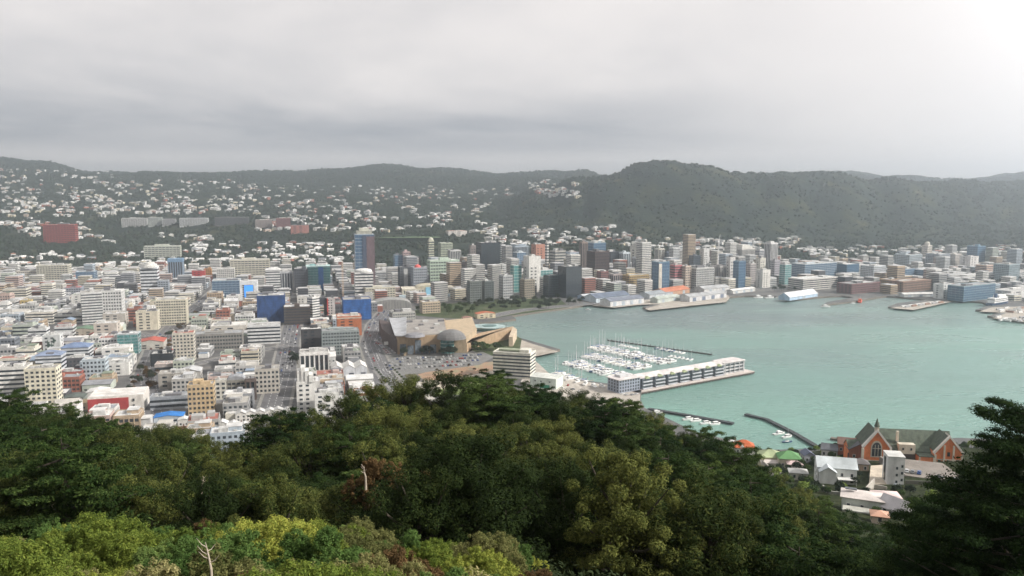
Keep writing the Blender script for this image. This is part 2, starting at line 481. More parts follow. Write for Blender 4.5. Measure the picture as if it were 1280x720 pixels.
def hillmat(t, b):
    tcn = t.nodes.new('ShaderNodeTexCoord'); v = tcn.outputs['Object']
    c1, _ = noise_col(t, v, 0.008, [(0.35, (0.014, 0.024, 0.022)), (0.52, (0.020, 0.030, 0.022)), (0.64, (0.045, 0.050, 0.026)), (0.72, (0.085, 0.075, 0.042))], 8, 0.62)
    c2, _ = noise_col(t, v, 0.09, [(0.3, (0.45, 0.45, 0.45)), (0.7, (1.5, 1.5, 1.5))], 3, 0.6)
    col = mix_(t, 1.0, c1, c2, 'MULTIPLY')
    t.links.new(col, b.inputs['Base Color']); b.inputs['Roughness'].default_value = 0.9; b.inputs['Specular IOR Level'].default_value = 0.05
    bump_(t, b, v, 0.08, 0.8, 6.0, 5)
def soilmat(t, b):
    v = t.nodes.new('ShaderNodeTexCoord').outputs['Object']
    c1, _ = noise_col(t, v, 0.35, [(0.35, (0.018, 0.022, 0.012)), (0.55, (0.030, 0.040, 0.018)), (0.7, (0.055, 0.050, 0.028))])
    t.links.new(c1, b.inputs['Base Color']); b.inputs['Roughness'].default_value = 0.95; b.inputs['Specular IOR Level'].default_value = 0.05
    bump_(t, b, v, 1.2, 0.8, 0.6)
def watermat(t, b):
    v = t.nodes.new('ShaderNodeTexCoord').outputs['Object']
    mp = t.nodes.new('ShaderNodeMapping'); mp.inputs['Rotation'].default_value = (0, 0, R(-25)); mp.inputs['Scale'].default_value = (0.6, 1.6, 1)
    t.links.new(v, mp.inputs[0])
    c1, _ = noise_col(t, mp.outputs[0], 0.0032, [(0.33, (0.045, 0.085, 0.095)), (0.48, (0.060, 0.125, 0.115)), (0.62, (0.095, 0.215, 0.175))], 5, 0.5)
    # open harbour greyer than the shallows; glare is painted in as a paler tone
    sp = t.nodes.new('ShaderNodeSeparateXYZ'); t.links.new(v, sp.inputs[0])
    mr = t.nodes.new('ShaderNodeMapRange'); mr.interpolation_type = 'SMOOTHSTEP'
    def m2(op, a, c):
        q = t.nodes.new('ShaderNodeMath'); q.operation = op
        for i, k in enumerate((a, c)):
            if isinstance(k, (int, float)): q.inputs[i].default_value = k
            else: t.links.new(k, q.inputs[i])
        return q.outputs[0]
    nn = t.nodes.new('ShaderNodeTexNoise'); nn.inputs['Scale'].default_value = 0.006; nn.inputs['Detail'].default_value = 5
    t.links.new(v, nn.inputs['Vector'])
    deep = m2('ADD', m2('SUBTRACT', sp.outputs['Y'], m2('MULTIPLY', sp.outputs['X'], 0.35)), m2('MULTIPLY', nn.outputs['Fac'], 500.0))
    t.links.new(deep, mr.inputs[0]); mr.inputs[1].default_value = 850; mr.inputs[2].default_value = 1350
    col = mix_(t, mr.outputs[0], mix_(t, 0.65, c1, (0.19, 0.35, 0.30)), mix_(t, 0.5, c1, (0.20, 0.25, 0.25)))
    t.links.new(col, b.inputs['Base Color'])
    b.inputs['Roughness'].default_value = 0.30; b.inputs['Specular IOR Level'].default_value = 0.9; b.inputs['IOR'].default_value = 1.33
    wn = t.nodes.new('ShaderNodeTexNoise'); wn.inputs['Scale'].default_value = 0.009; wn.inputs['Detail'].default_value = 6; wn.inputs['Roughness'].default_value = 0.6; wn.inputs['Distortion'].default_value = 0.6
    t.links.new(mp.outputs[0], wn.inputs['Vector'])
    wr = t.nodes.new('ShaderNodeMapRange'); wr.inputs[1].default_value = 0.38; wr.inputs[2].default_value = 0.62; wr.inputs[3].default_value = 0.22; wr.inputs[4].default_value = 0.40
    t.links.new(wn.outputs['Fac'], wr.inputs[0]); t.links.new(wr.outputs[0], b.inputs['Roughness'])
    ws = t.nodes.new('ShaderNodeMapRange'); ws.inputs[1].default_value = 0.38; ws.inputs[2].default_value = 0.62; ws.inputs[3].default_value = 0.6; ws.inputs[4].default_value = 1.0
    t.links.new(wn.outputs['Fac'], ws.inputs[0])
    mp2 = t.nodes.new('ShaderNodeMapping'); mp2.inputs['Rotation'].default_value = (0, 0, R(32)); mp2.inputs['Scale'].default_value = (0.45, 1.5, 1)
    t.links.new(v, mp2.inputs[0])
    n = t.nodes.new('ShaderNodeTexNoise'); n.inputs['Scale'].default_value = 0.16; n.inputs['Detail'].default_value = 7; n.inputs['Roughness'].default_value = 0.68
    t.links.new(mp2.outputs[0], n.inputs['Vector'])
    bp = t.nodes.new('ShaderNodeBump'); bp.inputs['Strength'].default_value = 1.0; bp.inputs['Distance'].default_value = 3.2
    t.links.new(ws.outputs[0], bp.inputs['Strength'])
    t.links.new(n.outputs['Fac'], bp.inputs['Height']); t.links.new(bp.outputs[0], b.inputs['Normal'])
def citymat(t, b):
    v = t.nodes.new('ShaderNodeTexCoord').outputs['Object']
    c1, _ = noise_col(t, v, 0.03, [(0.3, (0.045, 0.045, 0.05)), (0.5, (0.085, 0.085, 0.085)), (0.62, (0.15, 0.14, 0.13)), (0.72, (0.04, 0.055, 0.035))], 8, 0.7)
    t.links.new(c1, b.inputs['Base Color']); b.inputs['Roughness'].default_value = 0.85
def asphaltmat(t, b):
    v = t.nodes.new('ShaderNodeTexCoord').outputs['Object']
    c1, _ = noise_col(t, v, 0.12, [(0.3, (0.07, 0.07, 0.075)), (0.55, (0.11, 0.11, 0.115)), (0.7, (0.15, 0.145, 0.14))], 8, 0.7)
    t.links.new(c1, b.inputs['Base Color']); b.inputs['Roughness'].default_value = 0.8
def grassmat(t, b):
    v = t.nodes.new('ShaderNodeTexCoord').outputs['Object']
    c1, _ = noise_col(t, v, 0.06, [(0.3, (0.030, 0.045, 0.025)), (0.5, (0.055, 0.075, 0.038)), (0.62, (0.085, 0.095, 0.055)), (0.7, (0.14, 0.13, 0.10))], 8, 0.7)
    t.links.new(c1, b.inputs['Base Color']); b.inputs['Roughness'].default_value = 0.95; b.inputs['Specular IOR Level'].default_value = 0.05
def wharfmat(t, b):
    v = t.nodes.new('ShaderNodeTexCoord').outputs['Object']
    c1, _ = noise_col(t, v, 0.08, [(0.3, (0.20, 0.17, 0.13)), (0.5, (0.33, 0.30, 0.26)), (0.7, (0.42, 0.39, 0.35))], 8, 0.7)
    t.links.new(c1, b.inputs['Base Color']); b.inputs['Roughness'].default_value = 0.85
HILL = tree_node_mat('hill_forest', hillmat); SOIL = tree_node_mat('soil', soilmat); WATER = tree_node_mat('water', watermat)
CITY = tree_node_mat('city_ground', citymat); ASPH = tree_node_mat('asphalt', asphaltmat); GRASS = tree_node_mat('grass', grassmat); WHARF = tree_node_mat('wharf', wharfmat)

# far hills: one sheet
us = np.concatenate([np.linspace(-1.1, -0.70, 20)[:-1], np.linspace(-0.70, 0.70, 760), np.linspace(0.70, 1.1, 20)[1:]])
ys = np.concatenate([np.linspace(1750, 4700, 300), np.linspace(4700, 7000, 130)[1:], np.linspace(7000, 10000, 16)[1:]])
V = np.zeros((len(ys), len(us), 3), dtype=np.float32)
for i, y in enumerate(ys):
    for j, u in enumerate(us):
        V[i, j] = (u * y, y, far_z(u * y, y))
nj = len(us)
idx = np.arange(len(ys) * nj).reshape(len(ys), nj)
F = np.stack([idx[:-1, :-1], idx[:-1, 1:], idx[1:, 1:], idx[1:, :-1]], axis=-1).reshape(-1, 4)
tag(fast('hills', V.reshape(-1, 3), F, HILL, smooth_=True), 'forested hills rising behind the city to the skyline', 'hills', kind='structure')
# near slope
xs = np.arange(-520, 620, 5.0); yn = np.concatenate([[-80, -40, -10], np.arange(0, 650, 5.0)])
V = np.zeros((len(yn), len(xs), 3), dtype=np.float32)
for i, y in enumerate(yn):
    for j, x in enumerate(xs):
        z = near_z(x, y)
        if y > 14 and z > 0: z += 1.2 * mnoise.noise(Vector((x / 17, y / 17, 0)))
        V[i, j] = (x, y, z)
nj = len(xs); idx = np.arange(len(yn) * nj).reshape(len(yn), nj)
F = np.stack([idx[:-1, :-1], idx[:-1, 1:], idx[1:, 1:], idx[1:, :-1]], axis=-1).reshape(-1, 4)
tag(fast('hillside', V.reshape(-1, 3), F, SOIL, smooth_=True), 'steep wooded slope falling away from the lookout', 'hillside', kind='structure')
# seabed far sheet + water
mb = MB(); mb.add([(-16000, -3000, -9), (16000, -3000, -9), (16000, 16000, -9), (-16000, 16000, -9)], [(0, 1, 2, 3)])
tag(mb.build('ground', SOIL), 'low ground under the whole scene', 'ground', kind='structure')
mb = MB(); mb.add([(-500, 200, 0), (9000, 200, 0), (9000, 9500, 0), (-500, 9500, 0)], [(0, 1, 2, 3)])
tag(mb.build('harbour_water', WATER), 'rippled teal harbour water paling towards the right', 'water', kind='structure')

# city ground slab with the real shoreline as its edge
shore_px = [(1560, 412), (1280, 405), (1250, 400), (1234, 397), (1244, 394.5), (1262, 391), (1246, 391), (1219, 389.5), (1236, 384), (1228, 379.5),
            (1192, 377), (1142, 388), (1110, 385.5), (1122, 381), (1160, 376.5), (1120, 372.5), (1108, 371.8), (1082, 375.8), (1072, 378),
            (1028, 383), (1034, 379.5), (1068, 373.5), (1052, 371.5), (1030, 372.5), (982, 377.5), (990, 373), (960, 371.5), (930, 371.5), (912, 373), (908, 378), (812, 388.5), (803, 386),
            (826, 380.5), (790, 383), (768, 385), (744, 383), (738, 380), (728, 384), (700, 388), (668, 392.5), (640, 397), (645, 401), (618, 404.5), (600, 405.5),
            (596, 412), (640, 414), (646, 424), (668, 430), (700, 439.5), (672, 446), (660, 452), (668, 466), (690, 474), (730, 479), (768, 484), (790, 486),
            (802, 492), (800, 502), (806, 514), (840, 530), (868, 544), (905, 553), (935, 566), (975, 567), (1008, 566), (1030, 566), (1044, 574), (1060, 560), (1078, 556), (1130, 554), (1200, 552), (1300, 556), (1450, 560)]
shore = [P(px, py, 0) for px, py in shore_px]
poly = [(4200, 3400), (4200, 1400)] + [(p.x, p.y) for p in shore] + [(900, 500), (-1300, 250), (-3400, 1500), (-3400, 3400)]
mb = MB(); n = len(poly)
mb.add([(p[0], p[1], 3.0) for p in poly], [tuple(range(n - 1, -1, -1))])
mb.m = 1
vs = []
for p in poly: vs += [(p[0], p[1], 3.0), (p[0], p[1], -9.0)]
mb.add(vs, [(2 * i, 2 * ((i + 1) % n), 2 * ((i + 1) % n) + 1, 2 * i + 1) for i in range(n)])
me = mb.mesh('city_ground', [CITY, M((0.16, 0.14, 0.12), key='seawall')])
from mathutils.geometry import tessellate_polygon
me.update()
tag(link('city_ground', me), 'flat grey city ground ending in a seawall at the harbour', 'ground', kind='structure')

def patch(name, pts_px, mat, label, cat, z=3.0, px=True):
    pts = [P(a, b, z) for a, b in pts_px] if px else [Vector((a, b, z)) for a, b in pts_px]
    mb = MB(); k = len(pts)
    ar = sum(pts[i].x * pts[(i + 1) % k].y - pts[(i + 1) % k].x * pts[i].y for i in range(k))
    f = tuple(range(k)) if ar > 0 else tuple(range(k - 1, -1, -1))
    mb.add([(p.x, p.y, z) for p in pts], [f])
    return tag(mb.build(name, mat), label, cat, kind='structure')
GRID = R(15)
STN = []
SEG = []     # streets in world space: (a, b, halfwidth)
LINE = M((0.72, 0.72, 0.70), 0.6, key='road_paint')
def street(name, pts_px, wid, label, lines=True, z=3.02):
    z += 0.008 * len(STN); STN.append(1)
    pts = [P(a, b, z) for a, b in pts_px]
    mb = MB(); ml = MB(); mp = MB()
    for a, b in zip(pts, pts[1:]):
        d = (b - a); ln = d.length; d.normalize(); nrm = Vector((-d.y, d.x, 0))
        h = nrm * wid / 2
        mb.add([a - h, b - h, b + h, a + h], [(3, 2, 1, 0)])
        for s in (-1, 1):          # kerbed pavements
            o = nrm * s * (wid / 2 + 1.6); mid = (a + b) / 2 + o
            mp.box(mid.x, mid.y, z - .03, ln, 3.0, 0.15, math.atan2(d.y, d.x))
        k = 0.0
        while k < ln and lines:
            for off in (0, -wid * .25, wid * .25):
                q = a + d * k + nrm * off; e = q + d * 3.5; g = nrm * 0.18
                ml.add([tuple(q - g + Vector((0, 0, .012))), tuple(e - g + Vector((0, 0, .012))), tuple(e + g + Vector((0, 0, .012))), tuple(q + g + Vector((0, 0, .012)))], [(3, 2, 1, 0)])
            k += 9
        SEG.append(((a.x, a.y), (b.x, b.y), wid / 2 + 3.5))
    tag(mb.build(name, ASPH), label, 'road', kind='structure')
    tag(mp.build('pavement', M((0.22, 0.215, 0.20), key='pavement')), 'pale pavements beside ' + label, 'pavement', kind='structure')
    if lines: tag(ml.build('road_markings', LINE), 'white lane dashes on ' + label, 'road markings', kind='structure')
street('road', [(192, 520), (184, 470), (198, 430), (226, 400), (262, 372), (283, 352), (292, 338)], 26, 'the wide tree-lined avenue on the left')
street('road', [(332, 545), (354, 470), (362, 425), (366, 405), (386, 384)], 24, 'the busy street running inland from the gabled sheds')
street('road', [(528, 560), (478, 468), (462, 430), (470, 405), (484, 388), (500, 377)], 24, 'the quayside road beside the sandstone museum')
street('road', [(533, 520), (478, 462)], 16, 'the narrow palm-lined drive')
street('road', [(0, 436), (60, 418), (120, 408), (190, 420)], 14, 'a side street on the far left')
street('road', [(232, 458), (310, 440), (360, 432)], 12, 'a cross street in the middle blocks')
street('road', [(600, 398), (650, 388), (720, 381), (780, 376), (900, 364), (1000, 361)], 20, 'the waterfront road under the towers')
patch('park_lawn', [(498, 392), (560, 380), (640, 372), (700, 374), (712, 384), (668, 390), (640, 394), (610, 399), (560, 398)], GRASS, 'green lagoon park with lawns beside the harbour', 'park', 3.012)
patch('park_lawn', [(586, 420), (640, 416), (652, 424), (660, 437), (610, 446), (590, 438)], GRASS, 'grassy bank wrapping the end of the museum', 'park', 3.012)
patch('car_park', [(478, 455), (486, 446), (560, 441), (604, 440), (618, 446), (600, 456), (498, 470)], M((0.16, 0.16, 0.155), key='carpark'), 'long car park in front of the museum', 'car park', 3.016)
patch('car_park', [(463, 424), (482, 418), (504, 440), (500, 446), (478, 447)], M((0.16, 0.16, 0.155), key='carpark'), 'small car park west of the museum', 'car park', 3.016)
patch('bare_ground', [(522, 468), (560, 458), (616, 452), (622, 462), (560, 474), (530, 476)], tree_node_mat('dirt', lambda t, b: (t.links.new(noise_col(t, t.nodes.new('ShaderNodeTexCoord').outputs['Object'], 0.06, [(0.35, (0.16, 0.13, 0.08)), (0.5, (0.30, 0.17, 0.10)), (0.65, (0.20, 0.19, 0.11))])[0], b.inputs['Base Color']))), 'reddish bare ground beyond the car park', 'bare ground', 3.014)
patch('path', [(524, 478), (560, 474), (622, 463), (616, 473), (560, 485), (535, 488)], M((0.40, 0.36, 0.29), key='sandpath'), 'pale gravel path below the car park', 'path', 3.02)
patch('lawn', [(540, 484), (600, 474), (618, 474), (600, 492), (545, 495)], M((0.15, 0.20, 0.06), var=.3, key='lawn'), 'bright yellow-green lawn just beyond the trees', 'lawn', 3.018)
patch('yard', [(498, 475), (530, 478), (545, 500), (505, 505)], M((0.42, 0.40, 0.36), key='yard'), 'paved plaza among clipped beds', 'plaza', 3.016)
for k_, pt in enumerate([[(486, 470), (500, 468), (506, 478), (494, 482)], [(506, 468), (520, 467), (526, 476), (511, 478)]]):
    patch('planting_bed', pt, M((0.11, 0.10, 0.05), var=.25, scale=.3, key='bed'), ['brown and green bed beside the palm drive', 'brown and green bed nearer the bare ground'][k_], 'planting bed', 3.03)
patch('wharf_apron', [(664, 446), (690, 470), (768, 483), (800, 492), (800, 512), (690, 505), (650, 480)], M((0.38, 0.35, 0.31), key='apron'), 'pale boatyard apron behind the marina', 'quay', 3.012)
patch('wharf_apron', [(652, 425), (668, 430.6), (698, 439.3), (672, 445), (660, 445), (650, 436)], WHARF, 'timber point jutting into the harbour past the museum', 'wharf', 3.03)
patch('wharf_apron', [(740, 382), (768, 384.6), (800, 381), (826, 380), (806, 386), (812, 388), (907, 377.6), (912, 372.6), (910, 369), (760, 376)], WHARF, 'old wharf apron around the harbour sheds', 'wharf', 3.012)
patch('wharf_apron', [(1113, 385), (1142, 387.5), (1190, 377), (1160, 376.8)], WHARF, 'long empty wharf finger at the right', 'wharf', 3.012)
patch('wharf_apron', [(1240, 397.5), (1300, 404.5), (1400, 404), (1400, 380), (1240, 384), (1224, 389.4), (1258, 391), (1250, 394.6)], WHARF, 'broad container wharf at the right edge', 'wharf', 3.012)
patch('sports_field', [(450, 303.5), (480, 299.5), (548, 299.5), (556, 303)], GRASS, 'unused', 'field') if False else None
_h = [hit(px, py) for px, py in [(462, 302), (482, 298), (520, 297), (548, 299), (552, 302.5)]]
mb = MB(); top = max(p.z for p in _h) + 1.5
mb.m = 1; mb.prism([(p.x, p.y) for p in _h], min(p.z for p in _h) - 12, top)
mb.mi[1] = 0
tag(mb.build('sports_field', [M((0.09, 0.14, 0.065), key='field'), HILL]), 'green sports field terraced into the hill behind the towers', 'field', kind='structure')

# haze
mh = bpy.data.materials.new('mat_haze'); mh.use_nodes = True
t = mh.node_tree; t.nodes.clear()
om = t.nodes.new('ShaderNodeOutputMaterial'); pv = t.nodes.new('ShaderNodeVolumePrincipled')
pv.inputs['Color'].default_value = (0.84, 0.92, 1.0, 1); pv.inputs['Density'].default_value = 0.00014
pv.inputs['Anisotropy'].default_value = 0.86
t.links.new(pv.outputs[0], om.inputs['Volume'])
mb = MB(); mb.box(0, 4900, -10, 30000, 11400, 560)
hz = tag(mb.build('haze', mh), 'thin bluish haze over the harbour and hills', 'haze', kind='stuff')
# ------------------------------------------------------------------ buildings
FOOT = []      # occupied footprints (x, y, radius)
def wallm(col, rough=0.7):
    col = tuple(c * .84 for c in col)
    return M(col, rough, 0.13, 0.22, 0.0, 0.25)
def roofm(col):
    col = tuple(c * .84 for c in col)
    return M(col, 0.75, 0.16, 0.10, 0.0, 0.2, key='roof_%.3f_%.3f_%.3f' % col[:3])
PLANT = M((0.45, 0.45, 0.44), 0.6, 0.2, 0.4, key='rooftop_plant'); PLANTD = M((0.14, 0.14, 0.15), 0.6, 0.2, 0.4, key='rooftop_plant_dark')
REDM = M((0.50, 0.05, 0.04), key='signal_red')
def boxpart(name, mat, parent, *a, **k):
    return MB().box(*a, **k).build(name, mat, parent)
def make_building(name, x, y, z0, w, d, h, rz, col, style, label, cat='building', group=None, roofc=None, glass=None, detail=2, cam_side=None, plant=None, fh=3.7):
    """detail 2: punched windows as parts, 1: storey bands only"""
    t = thing(name, (x, y, z0), rz, label, cat, group)
    rr = random.Random(int(x * 13 + y * 7))
    glass = glass or GLASS
    wm = wallm(col)
    roofc = roofc or rr.choice([ROOFG, ROOFW, (0.45, 0.45, 0.44), (0.5, 0.5, 0.49), (0.36, 0.35, 0.33)])
    base = -6 if z0 > 8 else 0
    body_m = glass if style in ('curtain', 'fins') else wm
    body = MB().box(0, 0, base, w, d, h - base)
    body.build('wall', body_m, t)
    # parapet and roof
    pw = 0.35
    pr = MB()
    for (a, b, sx, sy) in ((0, -d / 2 + pw / 2 - .08, w + .16, pw), (0, d / 2 - pw / 2 + .08, w + .16, pw), (-w / 2 + pw / 2 - .08, 0, pw, d - 2 * pw + .16), (w / 2 - pw / 2 + .08, 0, pw, d - 2 * pw + .16)):
        pr.box(a, b, h - 0.9, sx, sy, 1.7)
    pr.build('parapet', wm if style != 'curtain' else wallm(tuple(min(1, c * 1.0) for c in col)), t)
    boxpart('roof', roofm(roofc), t, 0, 0, h + .003, w - 2 * pw, d - 2 * pw, .12)
    # side facing the camera
    lx = math.cos(rz) * (-x) + math.sin(rz) * (-y)
    sgn = 1 if lx > 0 else -1
    nf = max(1, int((h - 1.5) / fh))
    if detail < 2 and nf > 9: fh = (h - 1.5) / max(9, int(nf * .62)); nf = max(9, int(nf * .62))
    fh = (h - 1.6) / nf
    if style in ('ribbon', 'grid'):
        me = MB().box(0, 0, -fh * .24, w + .10, d + .10, fh * .46).mesh('window_band', glass)
        for k in range(nf):
            link('window_band', me, t, (0, 0, 0.6 + fh * (k + .52)))
    if style == 'grid':
        fr = MB(); sp = 3.2 if detail > 1 else max(3.6, w / 11); npx = max(2, int(w / sp)); npy = max(2, int(d / sp))
        for i in range(npx + 1):
            for s in (-1, 1): fr.box(-w / 2 + w * i / npx, s * (d / 2 + .2), 0.3, .9 if detail > 1 else 1.2, .42, h - 1.3)
        for i in range(npy + 1):
            for s in (-1, 1): fr.box(s * (w / 2 + .2), -d / 2 + d * i / npy, 0.3, .42, .9 if detail > 1 else 1.2, h - 1.3)
        fr.build('facade_frame', wm, t)
    if style in ('curtain',):
        me = MB().box(0, 0, -.25, w + .12, d + .12, .5 if detail > 1 else .8).mesh('spandrel', wallm(col))
        for k in range(nf): link('spandrel', me, t, (0, 0, .5 + fh * (k + .05)))
        fr = MB(); npx = max(2, int(w / 6)); npy = max(2, int(d / 6))
        for i in range(npx + 1):
            for s in (-1, 1): fr.box(-w / 2 + w * i / npx, s * (d / 2 + .13), 0.3, .35, .16, h - 1.3)
        for i in range(npy + 1):
            for s in (-1, 1): fr.box(s * (w / 2 + .13), -d / 2 + d * i / npy, 0.3, .16, .35, h - 1.3)
        fr.build('mullions', wallm(col), t)
    if style == 'fins':
        fr = MB(); sp = 4.2; npx = max(2, int(w / sp)); npy = max(2, int(d / sp))
        for i in range(npx + 1):
            for s in (-1, 1): fr.box(-w / 2 + w * i / npx, s * (d / 2 + .35), 0, 1.5, .8, h - .9)
        for i in range(npy + 1):
            for s in (-1, 1): fr.box(s * (w / 2 + .35), -d / 2 + d * i / npy, 0, .8, 1.5, h - .9)
        fr.build('facade_fins', wm, t)
        boxpart('cornice', wm, t, 0, 0, h - 2.6, w + 2.0, d + 2.0, 1.6)
        boxpart('base_storey', wm, t, 0, 0, 0, w + 1.2, d + 1.2, 2.4)
    if style == 'punch':
        nxw = max(2, int(w / 3.4)); nyw = max(2, int(d / 3.4))
        while (nxw + nyw) * nf > 96:
            if nxw + nyw > 8: nxw = max(2, nxw - 1); nyw = max(2, nyw - 1)
            else: nf -= 1
            if nf < 2: break
        fh = (h - 1.6) / max(1, nf)
        wf = MB().box(0, 0, 0, min(w / nxw * .55, 3), .16, fh * .5).mesh('window', glass)
        wsd = MB().box(0, 0, 0, .16, min(d / nyw * .55, 3), fh * .5).mesh('window', glass)
        for k in range(nf):
            zz = .5 + fh * (k + .3)
            for i in range(nxw): link('window', wf, t, (-w / 2 + w * (i + .5) / nxw, -d / 2, zz))
            for i in range(nyw): link('window', wsd, t, (sgn * w / 2, -d / 2 + d * (i + .5) / nyw, zz))
    if style == 'blank':
        me = MB().box(0, 0, 0, w * .16, .14, fh * .42).mesh('window', glass)
        for k in range(min(nf, 8)):
            for i in (-.28, .05): link('window', me, t, (w * i, -d / 2, .6 + fh * (k + .35)))
        me = MB().box(0, 0, 0, .14, d * .2, fh * .42).mesh('window', glass)
        for k in range(min(nf, 8)): link('window', me, t, (sgn * w / 2, d * .1, .6 + fh * (k + .35)))
    if h > 9 or plant:
        npl = plant if plant is not None else rr.choice([1, 1, 2, 2, 3])
        for k in range(npl):
            pxs = rr.uniform(.16, .42) * w; pys = rr.uniform(.2, .5) * d; ph = rr.uniform(1.5, 3.6) * (1.4 if h > 40 else 1)
            MB().box(rr.uniform(-.25, .25) * w, rr.uniform(-.2, .25) * d, h + .12 + 0.004 * k, pxs, pys, ph).build('rooftop_plant', rr.choice([PLANT, wm, PLANTD, PLANT]), t)
    if detail > 1 and w > 8:
        um = MB().box(0, 0, 0, rr.uniform(1, 2.6), rr.uniform(1, 2), 1.1).mesh('rooftop_unit', PLANT)
        for k in range(rr.randint(2, 5)):
            link('rooftop_unit', um, t, (rr.uniform(-.4, .4) * w, rr.uniform(-.38, .38) * d, h + .125 + .003 * k))
    FOOT.append((x, y, math.hypot(w, d) / 2 * .9))
    return t
HERO = {}
def hero(l, r, yb, yt, col, style, label, name='office_building', k=.8, yaw=None, cat='building', far=False, detail=None, key=None, **kw):
    """building measured on the photo: left/right columns, foot row, top row of its front"""
    px = (l + r) / 2
    p = hit(px, yb) if far else P(px, yb, 3)
    if p is None: p = P(px, yb, 3)
    z0 = p.z; Yb = p.y; xb = p.x
    az = math.atan2(xb, Yb)
    if yaw is None: yaw = 15 if px < 470 else 22 if px < 620 else 30
    rz = R(yaw)
    rel = rz + az               # yaw seen from the camera
    depth = Yb * cp - (z0 - CAMZ) * sp_
    wm_ = (r - l) * depth / 1000
    w_ = wm_ / (abs(math.cos(rel)) + k * abs(math.sin(rel)))
    d_ = w_ * k
    top = PY(px, yt, Yb).z
    h = max(3.5, top - z0)
    back = (w_ * abs(math.sin(rel)) + d_ * abs(math.cos(rel))) / 2
    x = xb + math.sin(az) * back; y = Yb + math.cos(az) * back
    if far: z0 = min(z0, ground_z(x, y)); h = top - z0
    if detail is None: detail = 2 if Yb < 1150 else 1
    if style == 'punch' and detail == 1: style = 'grid'
    t = make_building(name, x, y, z0, w_, d_, h, rz, col, style, label, cat, detail=detail, **kw)
    t['_w'] = w_
    if key: HERO[key] = (t, w_, d_, h)
    return t, w_, d_, h

# --- left city, nearest first
hero(4, 42, 512, 460, WHITE, 'ribbon', 'white apartment block with dark ribbon balconies at the far left above the trees', 'apartment_building', k=.7)
hero(37, 78, 518, 462, (0.66, 0.62, 0.50), 'punch', 'tall cream block with small square windows, behind the far-left trees', 'apartment_building', k=.7)
hero(0, 24, 448, 424, (0.20, 0.22, 0.25), 'grid', 'charcoal and blue-grey office block cut by the left edge', k=.9)
hero(104, 128, 405, 366, (0.62, 0.62, 0.61), 'ribbon', 'slim pale tower with a dark curved side, left of the twin white tower', 'tower', k=1.0, yaw=30)
hero(128, 156, 401, 364, (0.70, 0.70, 0.69), 'grid', 'white residential tower right beside the slim pale tower', 'tower', k=.8)
hero(131, 160, 411, 393, (0.50, 0.47, 0.43), 'blank', 'grey-beige low block in front of the white twin tower')
hero(172, 200, 413, 390, CREAM, 'blank', 'cream block with stacked white cubes on its roof', k=.7)
hero(198, 235, 407, 375, (0.68, 0.64, 0.53), 'grid', 'large cream hotel with many windows left of the avenue', 'hotel', k=.6)
hero(149, 176, 443, 418, (0.45, 0.5, 0.52), 'curtain', 'teal glass office with a white flat roof beside the avenue', glass=GLASST, roofc=(0.7, 0.7, 0.7))
hero(120, 150, 428, 405, (0.52, 0.47, 0.42), 'blank', 'windowless beige theatre block behind the teal glass office')
hero(130, 166, 453, 436, (0.72, 0.70, 0.66), 'blank', 'low white modern building with one long upper window by the avenue')
hero(106, 136, 478, 450, (0.46, 0.53, 0.58), 'punch', 'pale blue building with a grid of dark square windows', 'apartment_building')
hero(80, 116, 455, 436, (0.60, 0.62, 0.64), 'ribbon', 'white office under a blue hipped roof, nearer the avenue', roofc=(0.18, 0.24, 0.36), key='blue1')
hero(48, 82, 468, 446, (0.55, 0.57, 0.60), 'ribbon', 'pale office under a faded blue hipped roof, nearer the left edge', roofc=(0.18, 0.24, 0.36), key='blue2')
hero(78, 106, 482, 466, (0.34, 0.10, 0.08), 'blank', 'low dark red brick building in front of the blue-roofed office')
hero(133, 165, 470, 455, WHITE, 'blank', 'low white shop building with a slanting parapet by the avenue')
hero(218, 245, 452, 417, (0.62, 0.58, 0.50), 'punch', 'narrow cream block with a reddish roof right of the avenue', roofc=(0.40, 0.14, 0.11))
hero(245, 304, 438, 418, (0.30, 0.29, 0.27), 'grid', 'wide grey-brown office with a fine window grid', k=.45)
hero(218, 243, 468, 452, (0.48, 0.52, 0.44), 'punch', 'pale green low block right of the black shop')
hero(190, 219, 458, 443, (0.03, 0.035, 0.04), 'ribbon', 'low black building on the corner right of the avenue')
hero(232, 262, 402, 395, PGREEN, 'ribbon', 'low mint green terrace building beyond the grey-brown office')
hero(311, 351, 430, 407, (0.66, 0.67, 0.67), 'ribbon', 'white office with broad dark windows by the inland street', k=.6)
hero(265, 310, 422, 408, (0.58, 0.55, 0.50), 'blank', 'white-roofed cinema-like hall behind the wide grid office', roofc=(.66, .65, .62))
hero(237, 270, 520, 482, (0.58, 0.44, 0.27), 'punch', 'sunlit tan apartment block with orange window recesses', 'apartment_building', k=.7, key='tan')
hero(270, 284, 500, 476, (0.60, 0.58, 0.52), 'punch', 'small cream brick block just right of the tan apartments')
hero(285, 308, 498, 476, (0.28, 0.27, 0.24), 'grid', 'old grey-brown block with arched roof, two right of the tan apartments', key='arched')
hero(308, 320, 500, 474, (0.15, 0.12, 0.11), 'fins', 'narrow dark brown facade beside the inland street')
hero(320, 350, 492, 462, (0.52, 0.49, 0.44), 'punch', 'beige and white mid-rise on the inland street corner')
hero(200, 237, 486, 468, (0.36, 0.34, 0.31), 'blank', 'ribbed grey fan-shaped hall left of the tan apartments', roofc=(.40, .38, .35), k=.7)
hero(190, 237, 512, 497, (0.36, 0.39, 0.43), 'ribbon', 'low blue-grey block below the ribbed grey hall', k=.5)
hero(195, 225, 466, 456, (0.45, 0.40, 0.38), 'ribbon', 'low grey shop with a pinkish roof right of the avenue', roofc=(.5, .42, .38))
hero(376, 411, 472, 441, (0.74, 0.73, 0.71), 'fins', 'white office with tall white fins and a cornice', k=.7, key='fins')
